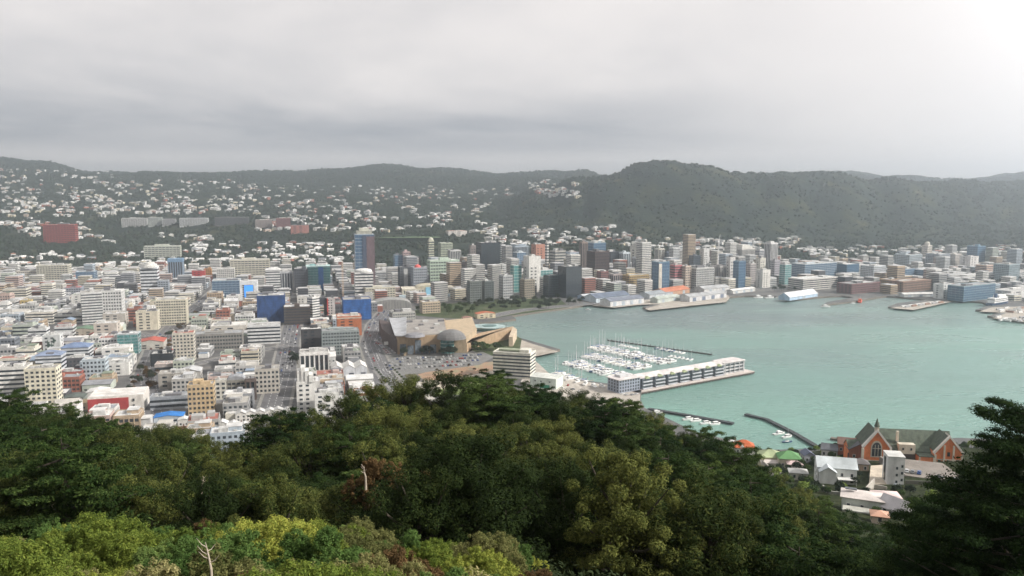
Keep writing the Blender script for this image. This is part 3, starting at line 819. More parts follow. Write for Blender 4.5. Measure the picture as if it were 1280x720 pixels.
hero(372, 396, 520, 478, (0.76, 0.75, 0.72), 'blank', 'stepped white apartment block rising behind the trees', 'apartment_building', k=.9, key='stepped')
hero(394, 424, 528, 492, (0.74, 0.73, 0.70), 'blank', 'low white wing to the right of the stepped white apartments', 'apartment_building')
hero(403, 449, 444, 414, (0.32, 0.36, 0.36), 'grid', 'grey-green apartment terrace with vertical white walls', 'apartment_building', k=.45)
hero(377, 403, 440, 412, (0.07, 0.07, 0.075), 'blank', 'black-walled shop building with a pale flat roof', roofc=(.6, .6, .58))
hero(421, 452, 420, 396, (0.50, 0.17, 0.08), 'blank', 'bright rust-orange building beside the quayside road', roofc=(.5, .42, .36), key='orange')
hero(323, 357, 404, 370, (0.03, 0.07, 0.19), 'curtain', 'square tower wrapped in deep blue netting', 'tower', glass=M((0.028, 0.070, 0.19), 0.8, 0.3, 0.25, key='netting'))
hero(356, 388, 406, 384, (0.09, 0.07, 0.06), 'ribbon', 'dark brown block right of the blue-netted tower')
hero(428, 464, 400, 375, (0.03, 0.10, 0.30), 'curtain', 'wide building wrapped in vivid blue netting by the quayside road', glass=M((0.025, 0.10, 0.30), 0.8, 0.3, 0.25, key='netting_vivid'))
hero(385, 400, 402, 372, (0.72, 0.71, 0.68), 'ribbon', 'white angled block with dense window stripes behind the brown one', yaw=55)
hero(399, 410, 394, 373, DARK, 'blank', 'narrow near-black block joined to a red strip')
hero(409, 419, 394, 373, (0.60, 0.56, 0.54), 'blank', 'narrow white block with a red edge', key='redstrip')
hero(384, 413, 364, 334, (0.28, 0.46, 0.46), 'curtain', 'teal glass office tower with a blue central strip', 'tower', glass=GLASST, key='teal')
hero(369, 385, 366, 336, (0.09, 0.095, 0.11), 'grid', 'slim charcoal tower left of the teal glass tower', 'tower')
hero(333, 351, 368, 338, (0.74, 0.74, 0.73), 'ribbon', 'white ribbon-windowed tower with a peaked white top', 'tower', key='peak')
hero(350, 366, 366, 340, (0.45, 0.46, 0.48), 'fins', 'dark tower in a white frame beside the peaked tower', 'tower')
hero(301, 323, 378, 352, (0.72, 0.74, 0.76), 'blank', 'white tower carrying a bright blue screen on its front', 'tower', key='screen', roofc=ROOFW)
hero(267, 302, 375, 351, (0.40, 0.48, 0.55), 'curtain', 'blue-windowed office just left of the screen tower', glass=GLASSB)
hero(290, 337, 350, 325, (0.62, 0.59, 0.50), 'grid', 'long cream apartment slab behind the screen tower', 'apartment_building', k=.35)
hero(272, 294, 352, 336, (0.68, 0.67, 0.64), 'grid', 'white block with small windows left of the cream slab')
hero(241, 257, 352, 339, (0.42, 0.06, 0.06), 'blank', 'bright red building with two white signs', key='redb')
hero(256, 265, 350, 336, (0.50, 0.28, 0.12), 'punch', 'narrow orange-brown building right of the red one')
hero(212, 230, 352, 324, (0.30, 0.38, 0.48), 'fins', 'blue-topped tower with white vertical fins', 'tower', key='bluetop')
hero(183, 226, 330, 308, (0.55, 0.57, 0.50), 'grid', 'wide pale cream slab against the dark wooded slope', 'apartment_building', k=.3)
hero(178, 200, 373, 335, (0.62, 0.64, 0.66), 'ribbon', 'white tower with a rounded stacked top', 'tower', key='rounded')
hero(199, 212, 373, 351, (0.34, 0.38, 0.43), 'grid', 'grey-blue block right of the rounded white tower')
hero(160, 177, 362, 342, (0.55, 0.53, 0.50), 'ribbon', 'small striped white block left of the rounded tower')
hero(24, 51, 355, 339, (0.58, 0.55, 0.49), 'grid', 'pale cream lower wing of the big slab on the left')
hero(50, 88, 355, 332, (0.56, 0.54, 0.46), 'grid', 'large pale cream slab block on the left', 'apartment_building', k=.5)
hero(97, 121, 357, 340, (0.28, 0.36, 0.44), 'curtain', 'blue-grey glass office right of the cream slab', glass=GLASSB)
hero(7, 38, 378, 362, (0.64, 0.61, 0.52), 'ribbon', 'cream striped office with a curved front at the left edge')
hero(58, 82, 370, 356, (0.60, 0.58, 0.54), 'punch', 'pale grey block below the big cream slab')
hero(82, 104, 372, 360, (0.33, 0.35, 0.40), 'grid', 'grey-mauve block with a red rooftop, left of the slim tower', roofc=(.45, .1, .08))
hero(38, 54, 372, 362, (0.24, 0.12, 0.12), 'blank', 'dull maroon block beside the cream striped office')
hero(27, 41, 386, 376, (0.52, 0.40, 0.16), 'blank', 'small mustard yellow building near the left edge')
hero(35, 70, 406, 391, (0.66, 0.63, 0.56), 'ribbon', 'long cream office with two window stripes, left of the slim tower', k=.6)
hero(70, 104, 404, 394, (0.66, 0.66, 0.63), 'ribbon', 'long low white building touching the slim tower', k=.5)
hero(38, 62, 430, 412, (0.62, 0.63, 0.63), 'ribbon', 'white mid-rise with layered terraces left of the mural building')
hero(56, 79, 444, 420, (0.58, 0.60, 0.60), 'blank', 'pale building with a dark leafy mural on its end', key='mural')
hero(278, 296, 398, 384, (0.30, 0.30, 0.31), 'blank', 'charcoal shed-like block with white roof near the avenue', roofc=ROOFW)
hero(296, 322, 402, 390, (0.26, 0.20, 0.18), 'ribbon', 'low brown block left of the blue-netted tower')
hero(372, 384, 386, 372, (0.62, 0.60, 0.56), 'blank', 'beige stepped rooftop building near the blue-netted tower')

# --- middle and central business district
hero(444, 469, 368, 293, (0.40, 0.45, 0.50), 'curtain', 'tallest tower: slim three-tone glass skyscraper', 'skyscraper', k=.8, glass=GLASSB, key='majestic')
hero(443, 467, 375, 341, (0.72, 0.71, 0.69), 'ribbon', 'white round-topped tower below the tallest skyscraper', 'tower', key='roundtop')
hero(454, 494, 376, 360, (0.64, 0.61, 0.50), 'grid', 'low cream classical building before the town hall', k=.5)
hero(534, 574, 362, 326, (0.50, 0.60, 0.50), 'grid', 'broad pale green gridded office tower', k=.4, key='greengrid')
hero(514, 534, 366, 335, (0.36, 0.39, 0.44), 'grid', 'grey-lilac office with a small red dome on top', key='reddome')
hero(498, 514, 364, 334, (0.12, 0.13, 0.145), 'grid', 'dark tower with a pale central window strip', 'tower', key='darkpale')
hero(503, 513, 340, 315, (0.50, 0.38, 0.38), 'grid', 'slim tower with red-and-white chequered face', 'tower')
hero(492, 504, 340, 319, (0.28, 0.36, 0.44), 'curtain', 'small blue glass tower left of the chequered one', 'tower', glass=GLASSB)
hero(513, 526, 340, 322, (0.04, 0.04, 0.045), 'blank', 'small black block behind the red-domed office')
hero(535, 543, 335, 301, (0.58, 0.58, 0.46), 'ribbon', 'slim cream tower with a rounded top', 'tower', key='slimround')
hero(548, 566, 332, 304, (0.46, 0.50, 0.40), 'grid', 'olive-cream apartment tower right of the slim round one', 'tower')
hero(560, 576, 334, 313, (0.66, 0.66, 0.66), 'fins', 'white tower with bold dark vertical stripes', 'tower')
hero(574, 584, 352, 328, (0.22, 0.20, 0.20), 'blank', 'dark brown block right of the green gridded tower')
hero(586, 597, 336, 307, (0.26, 0.23, 0.22), 'blank', 'slim brown-grey tower left of the black skyscraper', 'tower')
hero(595, 625, 354, 304, (0.030, 0.035, 0.045), 'curtain', 'massive near-black glass skyscraper', 'skyscraper', k=.8)
hero(624, 632, 330, 306, (0.64, 0.65, 0.65), 'ribbon', 'narrow white tower right of the black skyscraper', 'tower')
hero(635, 661, 332, 308, (0.36, 0.42, 0.48), 'fins', 'grey-blue drum-like office with pale ribs', key='drum')
hero(641, 658, 340, 316, (0.52, 0.58, 0.62), 'curtain', 'white-framed blue glass block before the ribbed drum', glass=GLASSB)
hero(654, 676, 366, 321, (0.68, 0.67, 0.64), 'blank', 'plain windowless white tower', 'tower', key='plain')
hero(664, 682, 334, 306, (0.50, 0.24, 0.17), 'blank', 'salmon-red brick tower behind the plain white one', 'tower')
hero(681, 686, 350, 303, (0.62, 0.60, 0.57), 'ribbon', 'very slim white tower beside the salmon tower', 'tower', k=1.5)
hero(687, 707, 348, 314, (0.44, 0.43, 0.40), 'ribbon', 'beige-grey stepped office right of the slim white tower')
hero(705, 726, 340, 316, (0.36, 0.45, 0.54), 'grid', 'pale blue office with a pinkish roof', roofc=(.5, .3, .27))
hero(603, 617, 378, 352, (0.13, 0.15, 0.15), 'grid', 'dark green-grey residential tower, left of the harbour trio', 'tower', key='r1')
hero(584, 602, 380, 352, (0.20, 0.22, 0.21), 'grid', 'dark residential tower with white balconies, leftmost of the harbour trio', 'tower')
hero(622, 641, 356, 331, (0.64, 0.65, 0.64), 'grid', 'white gridded tower behind the harbour trio', 'tower')
hero(624, 641, 376, 345, (0.48, 0.49, 0.50), 'grid', 'grey residential tower with white balconies, tallest of the harbour trio', 'tower')
hero(638, 652, 366, 332, (0.48, 0.56, 0.54), 'curtain', 'pale green tower behind the grey residential tower', 'tower', glass=GLASST)
hero(650, 668, 374, 350, (0.34, 0.30, 0.24), 'punch', 'brown and blue low block right of the harbour trio')
hero(667, 691, 365, 338, (0.62, 0.66, 0.66), 'curtain', 'green-blue glass block in a white frame', glass=GLASST)
hero(679, 699, 372, 345, (0.06, 0.09, 0.11), 'curtain', 'dark teal glass block left of the black harbour tower', glass=GLASS)
hero(697, 727, 373, 334, (0.035, 0.04, 0.05), 'curtain', 'wide black glass tower near the waterfront', 'tower')
hero(724, 734, 345, 303, (0.30, 0.24, 0.21), 'fins', 'slim brown tower rising above the waterfront blocks', 'tower')
hero(733, 757, 335, 304, (0.30, 0.38, 0.44), 'curtain', 'blue-grey glass tower behind the brown ones', 'tower', glass=GLASSB)
hero(733, 761, 358, 315, (0.085, 0.060, 0.060), 'grid', 'broad dark brown tower', 'tower')
hero(757, 773, 345, 315, (0.07, 0.075, 0.10), 'curtain', 'dark navy tower right of the broad brown one', 'tower')
hero(728, 748, 366, 349, (0.68, 0.64, 0.60), 'ribbon', 'white-pink low block by the waterfront road')
hero(746, 760, 364, 340, (0.24, 0.12, 0.11), 'grid', 'maroon block right of the white-pink one')
hero(760, 777, 362, 343, (0.38, 0.33, 0.32), 'fins', 'round-fronted glass and stone block before the sandstone ministry', key='roundfront')
hero(777, 811, 362, 345, (0.50, 0.37, 0.19), 'punch', 'ochre sandstone palazzo-like building', k=.5)
hero(773, 787, 345, 316, (0.58, 0.64, 0.68), 'fins', 'pale blue and white slim tower', 'tower')
hero(787, 813, 340, 308, (0.60, 0.59, 0.54), 'blank', 'broad cream tower with a stepped crown', 'tower', key='stepcrown')
hero(790, 803, 348, 322, (0.58, 0.62, 0.66), 'fins', 'small white-ribbed tower before the stepped cream one', 'tower')
hero(802, 813, 346, 322, (0.45, 0.50, 0.54), 'grid', 'pale grey-blue tower right of the white-ribbed one', 'tower')
hero(814, 836, 365, 328, (0.18, 0.28, 0.36), 'curtain', 'blue glass tower with a cream left flank', 'tower', glass=GLASSB, key='blueflank')
hero(818, 830, 335, 311, (0.62, 0.60, 0.55), 'fins', 'cream tower with wide flat cap behind the blue glass one', 'tower')
hero(837, 852, 362, 332, (0.48, 0.17, 0.18), 'ribbon', 'crimson and white striped block')
hero(852, 863, 362, 333, (0.62, 0.52, 0.44), 'grid', 'cream block attached to the crimson striped one')
hero(838, 862, 335, 308, (0.62, 0.65, 0.66), 'ribbon', 'white tower with strong dark stripes and a white cap', 'tower')
hero(830, 839, 335, 316, (0.12, 0.14, 0.18), 'curtain', 'dark navy narrow tower left of the striped tower', 'tower')
hero(861, 875, 340, 320, (0.12, 0.15, 0.19), 'curtain', 'navy cube-like tower right of the striped one', 'tower')
hero(862, 892, 362, 336, (0.52, 0.52, 0.51), 'grid', 'wide pale grey gridded waterfront block', k=.4)
hero(874, 886, 338, 312, (0.66, 0.66, 0.65), 'blank', 'plain white block above the grey gridded one')
hero(892, 909, 358, 333, (0.50, 0.48, 0.47), 'fins', 'white block with fine dark vertical stripes')
hero(907, 918, 358, 322, (0.66, 0.64, 0.62), 'blank', 'narrow blank white tower beside the blue slab', 'tower')
hero(916, 931, 360, 327, (0.18, 0.28, 0.38), 'curtain', 'flat blue glass slab tower on the waterfront', 'tower', glass=GLASSB)
hero(914, 942, 335, 311, (0.62, 0.60, 0.57), 'fins', 'broad cream tower with a pale crown and dark stripes', 'tower', key='crown2')
hero(932, 944, 355, 330, (0.54, 0.50, 0.49), 'grid', 'dull pink-grey office right of the blue slab')
hero(944, 956, 352, 323, (0.62, 0.60, 0.54), 'blank', 'cream blank tower right of the pink-grey office', 'tower')
hero(955, 970, 348, 304, (0.68, 0.67, 0.67), 'fins', 'tall white tower, highest at the head of the harbour', 'tower')
hero(942, 957, 332, 313, (0.48, 0.48, 0.50), 'ribbon', 'grey block left of the tall white harbour tower')
hero(945, 962, 360, 338, (0.70, 0.68, 0.64), 'blank', 'white stepped building facing the harbour head')
hero(962, 974, 352, 326, (0.48, 0.46, 0.50), 'grid', 'mauve-grey block behind the white stepped building')
hero(974, 988, 356, 331, (0.62, 0.66, 0.67), 'curtain', 'glass block in a white frame left of the long glass hall', glass=GLASST)
hero(990, 1044, 352, 331, (0.52, 0.58, 0.62), 'curtain', 'long pale glass hall on a stepped base', k=.35, glass=GLASSB)
hero(986, 1047, 364, 350, (0.62, 0.60, 0.57), 'ribbon', 'long stepped pale car-park base by the ferry pier', k=.35)
hero(1043, 1072, 349, 331, (0.14, 0.22, 0.29), 'curtain', 'dark blue glass block right of the long glass hall', glass=GLASSB)
hero(1076, 1105, 354, 333, (0.60, 0.63, 0.66), 'grid', 'white gridded block right of the dark blue glass block')
hero(1109, 1141, 352, 337, (0.34, 0.42, 0.50), 'curtain', 'low blue glass office with a sloped white roof edge', glass=GLASSB)
hero(1141, 1172, 352, 338, (0.36, 0.44, 0.52), 'curtain', 'second low blue glass office with a dark corner', glass=GLASSB)
hero(1119, 1150, 338, 319, (0.46, 0.52, 0.56), 'grid', 'pair-like pale blue office behind the low glass ones')
hero(1152, 1163, 332, 307, (0.70, 0.66, 0.60), 'punch', 'cream tower with a domed pinnacle', 'tower', key='pinnacle')
hero(1158, 1185, 336, 318, (0.36, 0.40, 0.44), 'grid', 'grey boxy office right of the domed pinnacle tower')
hero(1200, 1221, 336, 321, (0.72, 0.70, 0.68), 'blank', 'plain white box building at the far right', key=None)
hero(1184, 1200, 334, 318, (0.66, 0.62, 0.58), 'grid', 'pale block left of the plain white box')
hero(1209, 1229, 332, 308, (0.18, 0.30, 0.42), 'curtain', 'blue glass tower with a pale cap at the far right', 'tower', glass=GLASSB)
hero(1220, 1241, 346, 332, (0.62, 0.46, 0.38), 'ribbon', 'peach-coloured block at the right before the trees')
hero(1243, 1271, 352, 331, (0.34, 0.42, 0.46), 'grid', 'blue-grey office near the right edge')
hero(1047, 1098, 368, 356, (0.20, 0.11, 0.11), 'punch', 'long dark brick wharf store behind the red boat', k=.4, detail=2, roofc=(.3, .3, .3))
hero(1099, 1120, 362, 350, (0.42, 0.28, 0.16), 'punch', 'ornate tan brick building left of the long brown store')
hero(1112, 1162, 366, 353, (0.26, 0.17, 0.13), 'punch', 'long brown brick railway building', k=.35, detail=2, roofc=(.36, .26, .2))
hero(1167, 1187, 374, 356, (0.70, 0.71, 0.70), 'blank', 'white cube end of the wharf glass office')
hero(1187, 1240, 378, 359, (0.24, 0.33, 0.38), 'curtain', 'long glass office on the wharf behind the white ship', k=.3, glass=GLASSB)
hero(1190, 1290, 356, 348, (0.62, 0.62, 0.61), 'ribbon', 'long low pale terminal building at the right', k=.12)
hero(1170, 1210, 350, 343, (0.56, 0.57, 0.58), 'ribbon', 'low grey-white office above the wharf glass office', k=.4)
hero(1244, 1300, 374, 365, (0.64, 0.63, 0.62), 'blank', 'low white shed behind the container wharf', k=.3)
# --- hillside landmarks
hero(58, 96, 304, 281, (0.36, 0.075, 0.06), 'grid', 'big red brick block on the wooded slope at the far left', far=True, k=.4, detail=1)
hero(154, 184, 284, 273, (0.60, 0.60, 0.59), 'grid', 'pale institutional block on the hill, leftmost of the long row', far=True, k=.3, detail=1)
hero(186, 203, 283, 272, (0.50, 0.53, 0.50), 'grid', 'greenish institutional block, second in the long hill row', far=True, k=.5, detail=1)
hero(204, 220, 283, 274, (0.42, 0.42, 0.43), 'grid', 'grey institutional block, third in the long hill row', far=True, k=.5, detail=1)
hero(226, 260, 283, 273, (0.62, 0.63, 0.63), 'grid', 'white gridded institutional block ending the long hill row', far=True, k=.3, detail=1)
hero(270, 311, 283, 272, (0.14, 0.14, 0.145), 'ribbon', 'long charcoal block on the hill right of the white gridded row', far=True, k=.3, detail=1)
hero(320, 340, 286, 275, (0.42, 0.36, 0.34), 'grid', 'dull brown-grey university block on the hill', far=True, k=.5, detail=1)
hero(346, 363, 287, 273, (0.28, 0.13, 0.13), 'grid', 'dark maroon university tower on the hill', far=True, k=.6, detail=1)
hero(364, 386, 292, 282, (0.42, 0.19, 0.16), 'blank', 'brick-red university block right of the maroon tower', far=True, k=.5, detail=1)
hero(557, 584, 296, 289, (0.70, 0.66, 0.62), 'blank', 'long white house with a red roof on the hill above the skyscraper', far=True, k=.5, roofc=(.45, .16, .12), detail=1)

# --- extra features on single buildings
def add(key, fn):
    t, w_, d_, h = HERO[key]; fn(t, w_, d_, h)
def hiproof(hh, col):
    def f(t, w, d, h): MB().hip(0, 0, h + .9, w, d, hh, 1.0).build('hipped_roof', roofm(col), t)
    return f
add('blue1', hiproof(4.5, (0.17, 0.23, 0.36))); add('blue2', hiproof(4.5, (0.22, 0.27, 0.38)))
add('peak', hiproof(4.5, (0.7, 0.7, 0.69)))
def f(t, w, d, h):
    MB().box(0, -d / 2 - .35, h * .22, w * .55, .5, h * .62).build('screen_frame', M((0.1, 0.12, 0.15), key='scrframe'), t)
    em = M((0.05, 0.25, 0.75), 0.3, 0.02, key='screen'); b = em.node_tree.nodes['Principled BSDF']; b.inputs['Emission Color'].default_value = (0.05, 0.3, 0.9, 1); b.inputs['Emission Strength'].default_value = 0.6
    MB().box(0, -d / 2 - .65, h * .24, w * .5, .1, h * .58).build('screen', em, t)
add('screen', f)
def f(t, w, d, h):
    for s in (-.2, .2): MB().box(s * w, -d / 2 - .1, h * .3, w * .16, .2, h * .16).build('sign', M(WHITE), t)
add('redb', f)
def f(t, w, d, h): MB().box(0, 0, h - 6, w + 2.5, d + 2.5, 7).build('crown', M((0.16, 0.26, 0.38), key='bluecap'), t)
add('bluetop', f)
def f(t, w, d, h):
    for k, s in enumerate((1.12, .9, .62)): MB().cyl(0, 0, h + .2 + k * 3.2, w * .5 * s, 3.0, 16).build('round_tier', wallm(WHITE), t)
add('rounded', f)
def f(t, w, d, h): MB().cyl(0, 0, h + .14, w * .46, 3.2, 20).dome(0, 0, h + 3.3, w * .46, 3.5).build('round_cap', wallm((.7, .7, .68)), t)
add('roundtop', f); add('slimround', lambda t, w, d, h: MB().dome(0, 0, h + .14, w * .5, w * .6, sy=d / w).build('dome', wallm((.6, .6, .5)), t))
add('drum', lambda t, w, d, h: MB().cyl(0, 0, h + .14, w * .48, 3.5, 24, sy=d / w).build('round_cap', wallm((.3, .36, .42)), t))
add('reddome', lambda t, w, d, h: MB().dome(-w * .1, 0, h + .14, w * .24, w * .22).build('dome', M((.6, .12, .11), key='reddome'), t))
add('darkpale', lambda t, w, d, h: MB().box(0, -d / 2 - .4, 2, w * .36, .8, h - 5).build('window_strip', wallm((.45, .46, .46)), t))
def f(t, w, d, h):
    MB().box(w * .1, -d / 2 - .5, 2, w * .22, 1.0, h - 2).build('blue_strip', M((.03, .12, .32), key='bluestrip'), t)
    MB().box(0, 0, h + 1.2, w + 1.5, d + 1.5, .8).build('roof_rim', wallm((.5, .68, .66)), t)
add('teal', f)
add('redstrip', lambda t, w, d, h: MB().box(-w / 2 + .8, -d / 2 - .2, 0, 1.8, .5, h).build('red_strip', REDM, t))
def f(t, w, d, h):
    MB().box(0, 0, h + .14, w * .8, d * .8, 6).build('crown_tier', wallm((.42, .42, .36)), t)
    MB().box(0, 0, h + 6.2, w * .5, d * .5, 5).build('crown_tier', wallm((.6, .6, .52)), t)
    MB().box(w * .3, -d / 2 - .4, 0, w * .42, 1.2, h - 4).build('brown_panel', M((.14, .10, .11), key='brownpanel', rough=.4), t)
    MB().box(-w * .02, -d / 2 - .4, 0, w * .2, 1.0, h - 2).build('dark_panel', M((.07, .09, .13), key='navy', rough=.2), t)
add('majestic', f)
def f(t, w, d, h):
    MB().box(0, 0, h + .14, w * .82, d * .8, 5).build('crown_tier', wallm((.62, .61, .57)), t)
    MB().box(0, 0, h + 5.2, w * .6, d * .6, 3.5).build('crown_tier', wallm((.65, .64, .6)), t)
add('stepcrown', f); add('crown2', f)
def f(t, w, d, h): MB().cyl(0, 0, h, w * .34, 5, 12).dome(0, 0, h + 5, w * .34, 5, 12).build('dome', wallm((.66, .63, .57)), t)
add('pinnacle', f)
def f(t, w, d, h): MB().extr([(w / 2 * math.cos(a), h + .13 + 4 * math.sin(a)) for a in [math.pi * i / 10 for i in range(11)]], -d / 2, d / 2).build('arched_roof', roofm((.33, .34, .36)), t)
add('arched', f)
def f(t, w, d, h):
    for k in range(4): MB().box(-w * .5 + w * (.15 + k * .2), -d * .06 * k, h + .14, w * .2, d * .8, 3.2 * (4 - abs(k - 1))).build('roof_step', wallm((.74, .73, .70)), t)
add('stepped', f)
def f(t, w, d, h):
    q = random.Random(4); mb = MB()
    for k in range(9):
        a = q.uniform(0, 6.28); x0 = q.uniform(-.25, .25) * w; z0 = h * q.uniform(.25, .7)
        mb.box(x0, -d / 2 - .1, z0, w * .05, .1, h * .25, 0).box(x0 + w * .06, -d / 2 - .14, z0 + h * .1, w * .12, .1, h * .07)
    mb.build('mural', M((.05, .09, .07), key='mural'), t)
add('mural', f)
add('orange', lambda t, w, d, h: MB().box(0, 0, h - 2.5, w + .8, d + .8, 1.6).build('cornice', wallm((.6, .5, .42)), t))
add('blueflank', lambda t, w, d, h: MB().box(-w * .36, -d / 2 - .3, 0, w * .28, .8, h - 3).build('cream_flank', wallm((.6, .57, .5)), t))

# supermarket-like white box with a red wall
p = P(140, 515, 3)
t = thing('supermarket', (p.x, p.y + 14, 3), R(16), 'big white store with a pale roof and a dark red front wall above the trees', 'store')
MB().box(0, 0, 0, 44, 30, 14).build('wall', wallm((.70, .67, .62)), t)
MB().box(0, 0, 14.003, 43, 29, .4).build('roof', roofm((.68, .66, .63)), t)
MB().box(-6, -15.2, 2, 32, .4, 10.5).build('red_wall', M((.33, .05, .05), .7, .12, .2, key='redwall'), t)
MB().box(14, -15.4, 9, 1.5, .5, 2).box(14, -15.4, 4, 1.5, .5, 2).build('window', GLASS, t)
FOOT.append((p.x, p.y + 14, 26))

# low white terraces with small gables, one house each, and the bright blue roof near the trees
def row_house(px, py, wpx, col, roofc, label, h=6, name='town_house', cat='house', rzd=15, group=None, dscale=.9):
    p = P(px, py, 3); depth = p.y * cp + (CAMZ - 3) * sp_; w_ = wpx * depth / 1000; d_ = w_ * dscale
    t = thing(name, (p.x, p.y + d_ / 2, 3), R(rzd), label, cat, group)
    MB().gwall(0, 0, 0, w_, d_, h, h * .3, 'y').build('wall', wallm(col), t)
    MB().gable(0, 0, h, w_, d_, h * .3, .4, 'y').build('roof', roofm(roofc), t)
    wm = MB().box(0, 0, 0, w_ * .16, .14, 1.5).mesh('window', GLASS)
    for zz in ([1.2, 4.0] if h > 5 else [1.2]):
        for xx in (-.25, .25): link('window', wm, t, (xx * w_, -d_ / 2, zz))
    boxpart('door', M((.12, .05, .04), key='door'), t, 0, -d_ / 2, .02, w_ * .09, .12, 2.1)
    FOOT.append((p.x, p.y + d_ / 2, w_ * .6))
    return t
for k, (px, py) in enumerate([(300, 528), (312, 527), (324, 526), (336, 525), (346, 524), (358, 525)]):
    row_house(px, py, 13, (.72, .70, .66), (.60, .60, .59), 'white gabled town house in the row just above the trees', h=7, group='white gabled town houses')
for k, (px, py) in enumerate([(276, 541), (290, 542), (304, 544)]):
    row_house(px, py, 14, (.72, .71, .68), (.62, .62, .61), 'white gabled town house half hidden by the treetops', h=7, group='white gabled town houses')
row_house(208, 529, 34, (.45, .5, .55), (.04, .20, .55), 'low building with a bright blue roof by the treetops', h=5, dscale=.6, name='workshop', cat='building')
row_house(246, 530, 16, (.62, .55, .48), (.48, .25, .16), 'small house with an orange-brown roof beside the blue roof', h=5)
row_house(228, 533, 14, (.68, .66, .62), (.66, .66, .64), 'small white gabled house beside the blue roof', h=5)
row_house(264, 530, 14, (.5, .52, .48), (.30, .34, .28), 'small house with a grey-green roof near the treetops', h=5)
row_house(92, 438, 16, (.5, .25, .18), (.45, .08, .05), 'small house with a vivid red roof behind the blue hipped roof', h=6)
row_house(100, 420, 26, (.45, .4, .33), (.14, .22, .15), 'wide gabled house with a dark green roof', h=8)
row_house(118, 425, 16, (.4, .36, .33), (.42, .08, .06), 'low hall with a red roof right of the green gabled one', h=7)
row_house(185, 437, 30, (.55, .52, .47), (.45, .12, .09), 'long white building with a red roof beside the avenue', h=9)
row_house(212, 447, 15, (.55, .5, .45), (.42, .07, .06), 'little house with a red and white roof in the avenue fork', h=6)
for a in [(60, 520, 30, (.70, .68, .64), (.68, .67, .64), 'broad low white roof at the edge of the far-left trees'), (88, 505, 24, (.2, .22, .2), (.10, .12, .11), 'low dark green shed left of the red-fronted store'),
          (108, 512, 26, (.6, .5, .36), (.58, .45, .28), 'low ochre-roofed shop left of the red-fronted store'), (118, 497, 24, (.66, .65, .63), (.68, .67, .66), 'low white-roofed shop behind the ochre roof')]:
    row_house(*a, h=5, name='shop', cat='shop')

# three-gabled white shed
p = P(433, 470, 3)
t = thing('market_shed', (p.x, p.y + 12, 3), R(15), 'long white shed with three pale peaked roofs beside the quayside road', 'shed')
for k in (-1, 0, 1):
    MB().gwall(k * 12.2, 0, 0, 12, 24, 8, 3.5, 'y').build('gabled_bay', wallm((.62, .64, .67)), t)
    MB().gable(k * 12.2, 0, 8, 11.2, 24, 3.3, .35, 'y', t=.5).build('roof', roofm((.62, .61, .59)), t)
for xx in (-12, 2, 14): boxpart('loading_door', M((.06, .07, .09), key='loaddoor'), t, xx, -12, .02, 5, .2, 3)
FOOT.append((p.x, p.y + 12, 24))

# town hall with arched blue entrance, civic arched pavilion, ornate low stone building
p = P(533, 371, 3); t = thing('town_hall', (p.x, p.y + 22, 3), R(12), 'long cream colonnaded hall with a blue centre and curved gable', 'hall')
MB().box(0, 0, 0, 96, 40, 15).build('wall', wallm((.64, .60, .50)), t)
MB().box(0, -24, 0, 108, 10, 4.5).build('verandah', wallm((.50, .60, .66)), t)
wmx = MB().box(0, 0, 0, 2.2, .3, 5.5).mesh('window', GLASS)
for k in range(17):
    if abs(k - 8) > 1: link('window', wmx, t, (-44 + k * 5.5, -20, 6.5))
MB().extr([(22 * math.cos(a), 15 + 6 * math.sin(a)) for a in [math.pi * i / 10 for i in range(11)]], -19, 18).build('curved_gable', wallm((.55, .50, .38)), t)
MB().box(0, -20.6, 4.5, 11, 1.6, 13).build('entrance_glass', M((.25, .50, .66), .3, key='skyglass'), t)
FOOT.append((p.x, p.y + 22, 52))
p = P(487, 387, 3); t = thing('event_pavilion', (p.x, p.y + 20, 3), R(12), 'grey ribbed pavilion with a shallow arched roof behind the museum', 'pavilion')
pr = [(32 * math.cos(a), 7 + 9 * math.sin(a)) for a in [math.pi * i / 14 for i in range(15)]] + [(-32, 0), (32, 0)]
MB().extr(pr, -18, 18).build('arched_hall', wallm((.30, .30, .29)), t)
rb = MB()
for k in range(14): rb.box(-30 + k * 4.6, -18.3, 0, .5, .5, 7 + 8.6 * math.sin(math.acos(min(1, abs(-30 + k * 4.6) / 32))))
rb.build('ribs', wallm((.45, .45, .43)), t)
FOOT.append((p.x, p.y + 20, 36))
hero(525, 550, 392, 378, (0.60, 0.50, 0.38), 'punch', 'small ornate cream-pink building beside the lagoon park', k=.6)
hero(487, 519, 403, 391, (0.48, 0.48, 0.45), 'grid', 'grey-white squat office just behind the museum', k=.6, detail=2)
# orange-roofed boathouse by the lagoon
row_house(606, 398, 24, (.66, .58, .42), (.48, .15, .08), 'cream boathouse with an orange roof beside the lagoon', h=7, dscale=.5, rzd=20, name='boathouse', cat='boathouse')
row_house(584, 402, 12, (.62, .6, .58), (.35, .18, .15), 'small white shed left of the orange-roofed boathouse', h=5, rzd=20, name='boat_shed', cat='shed')

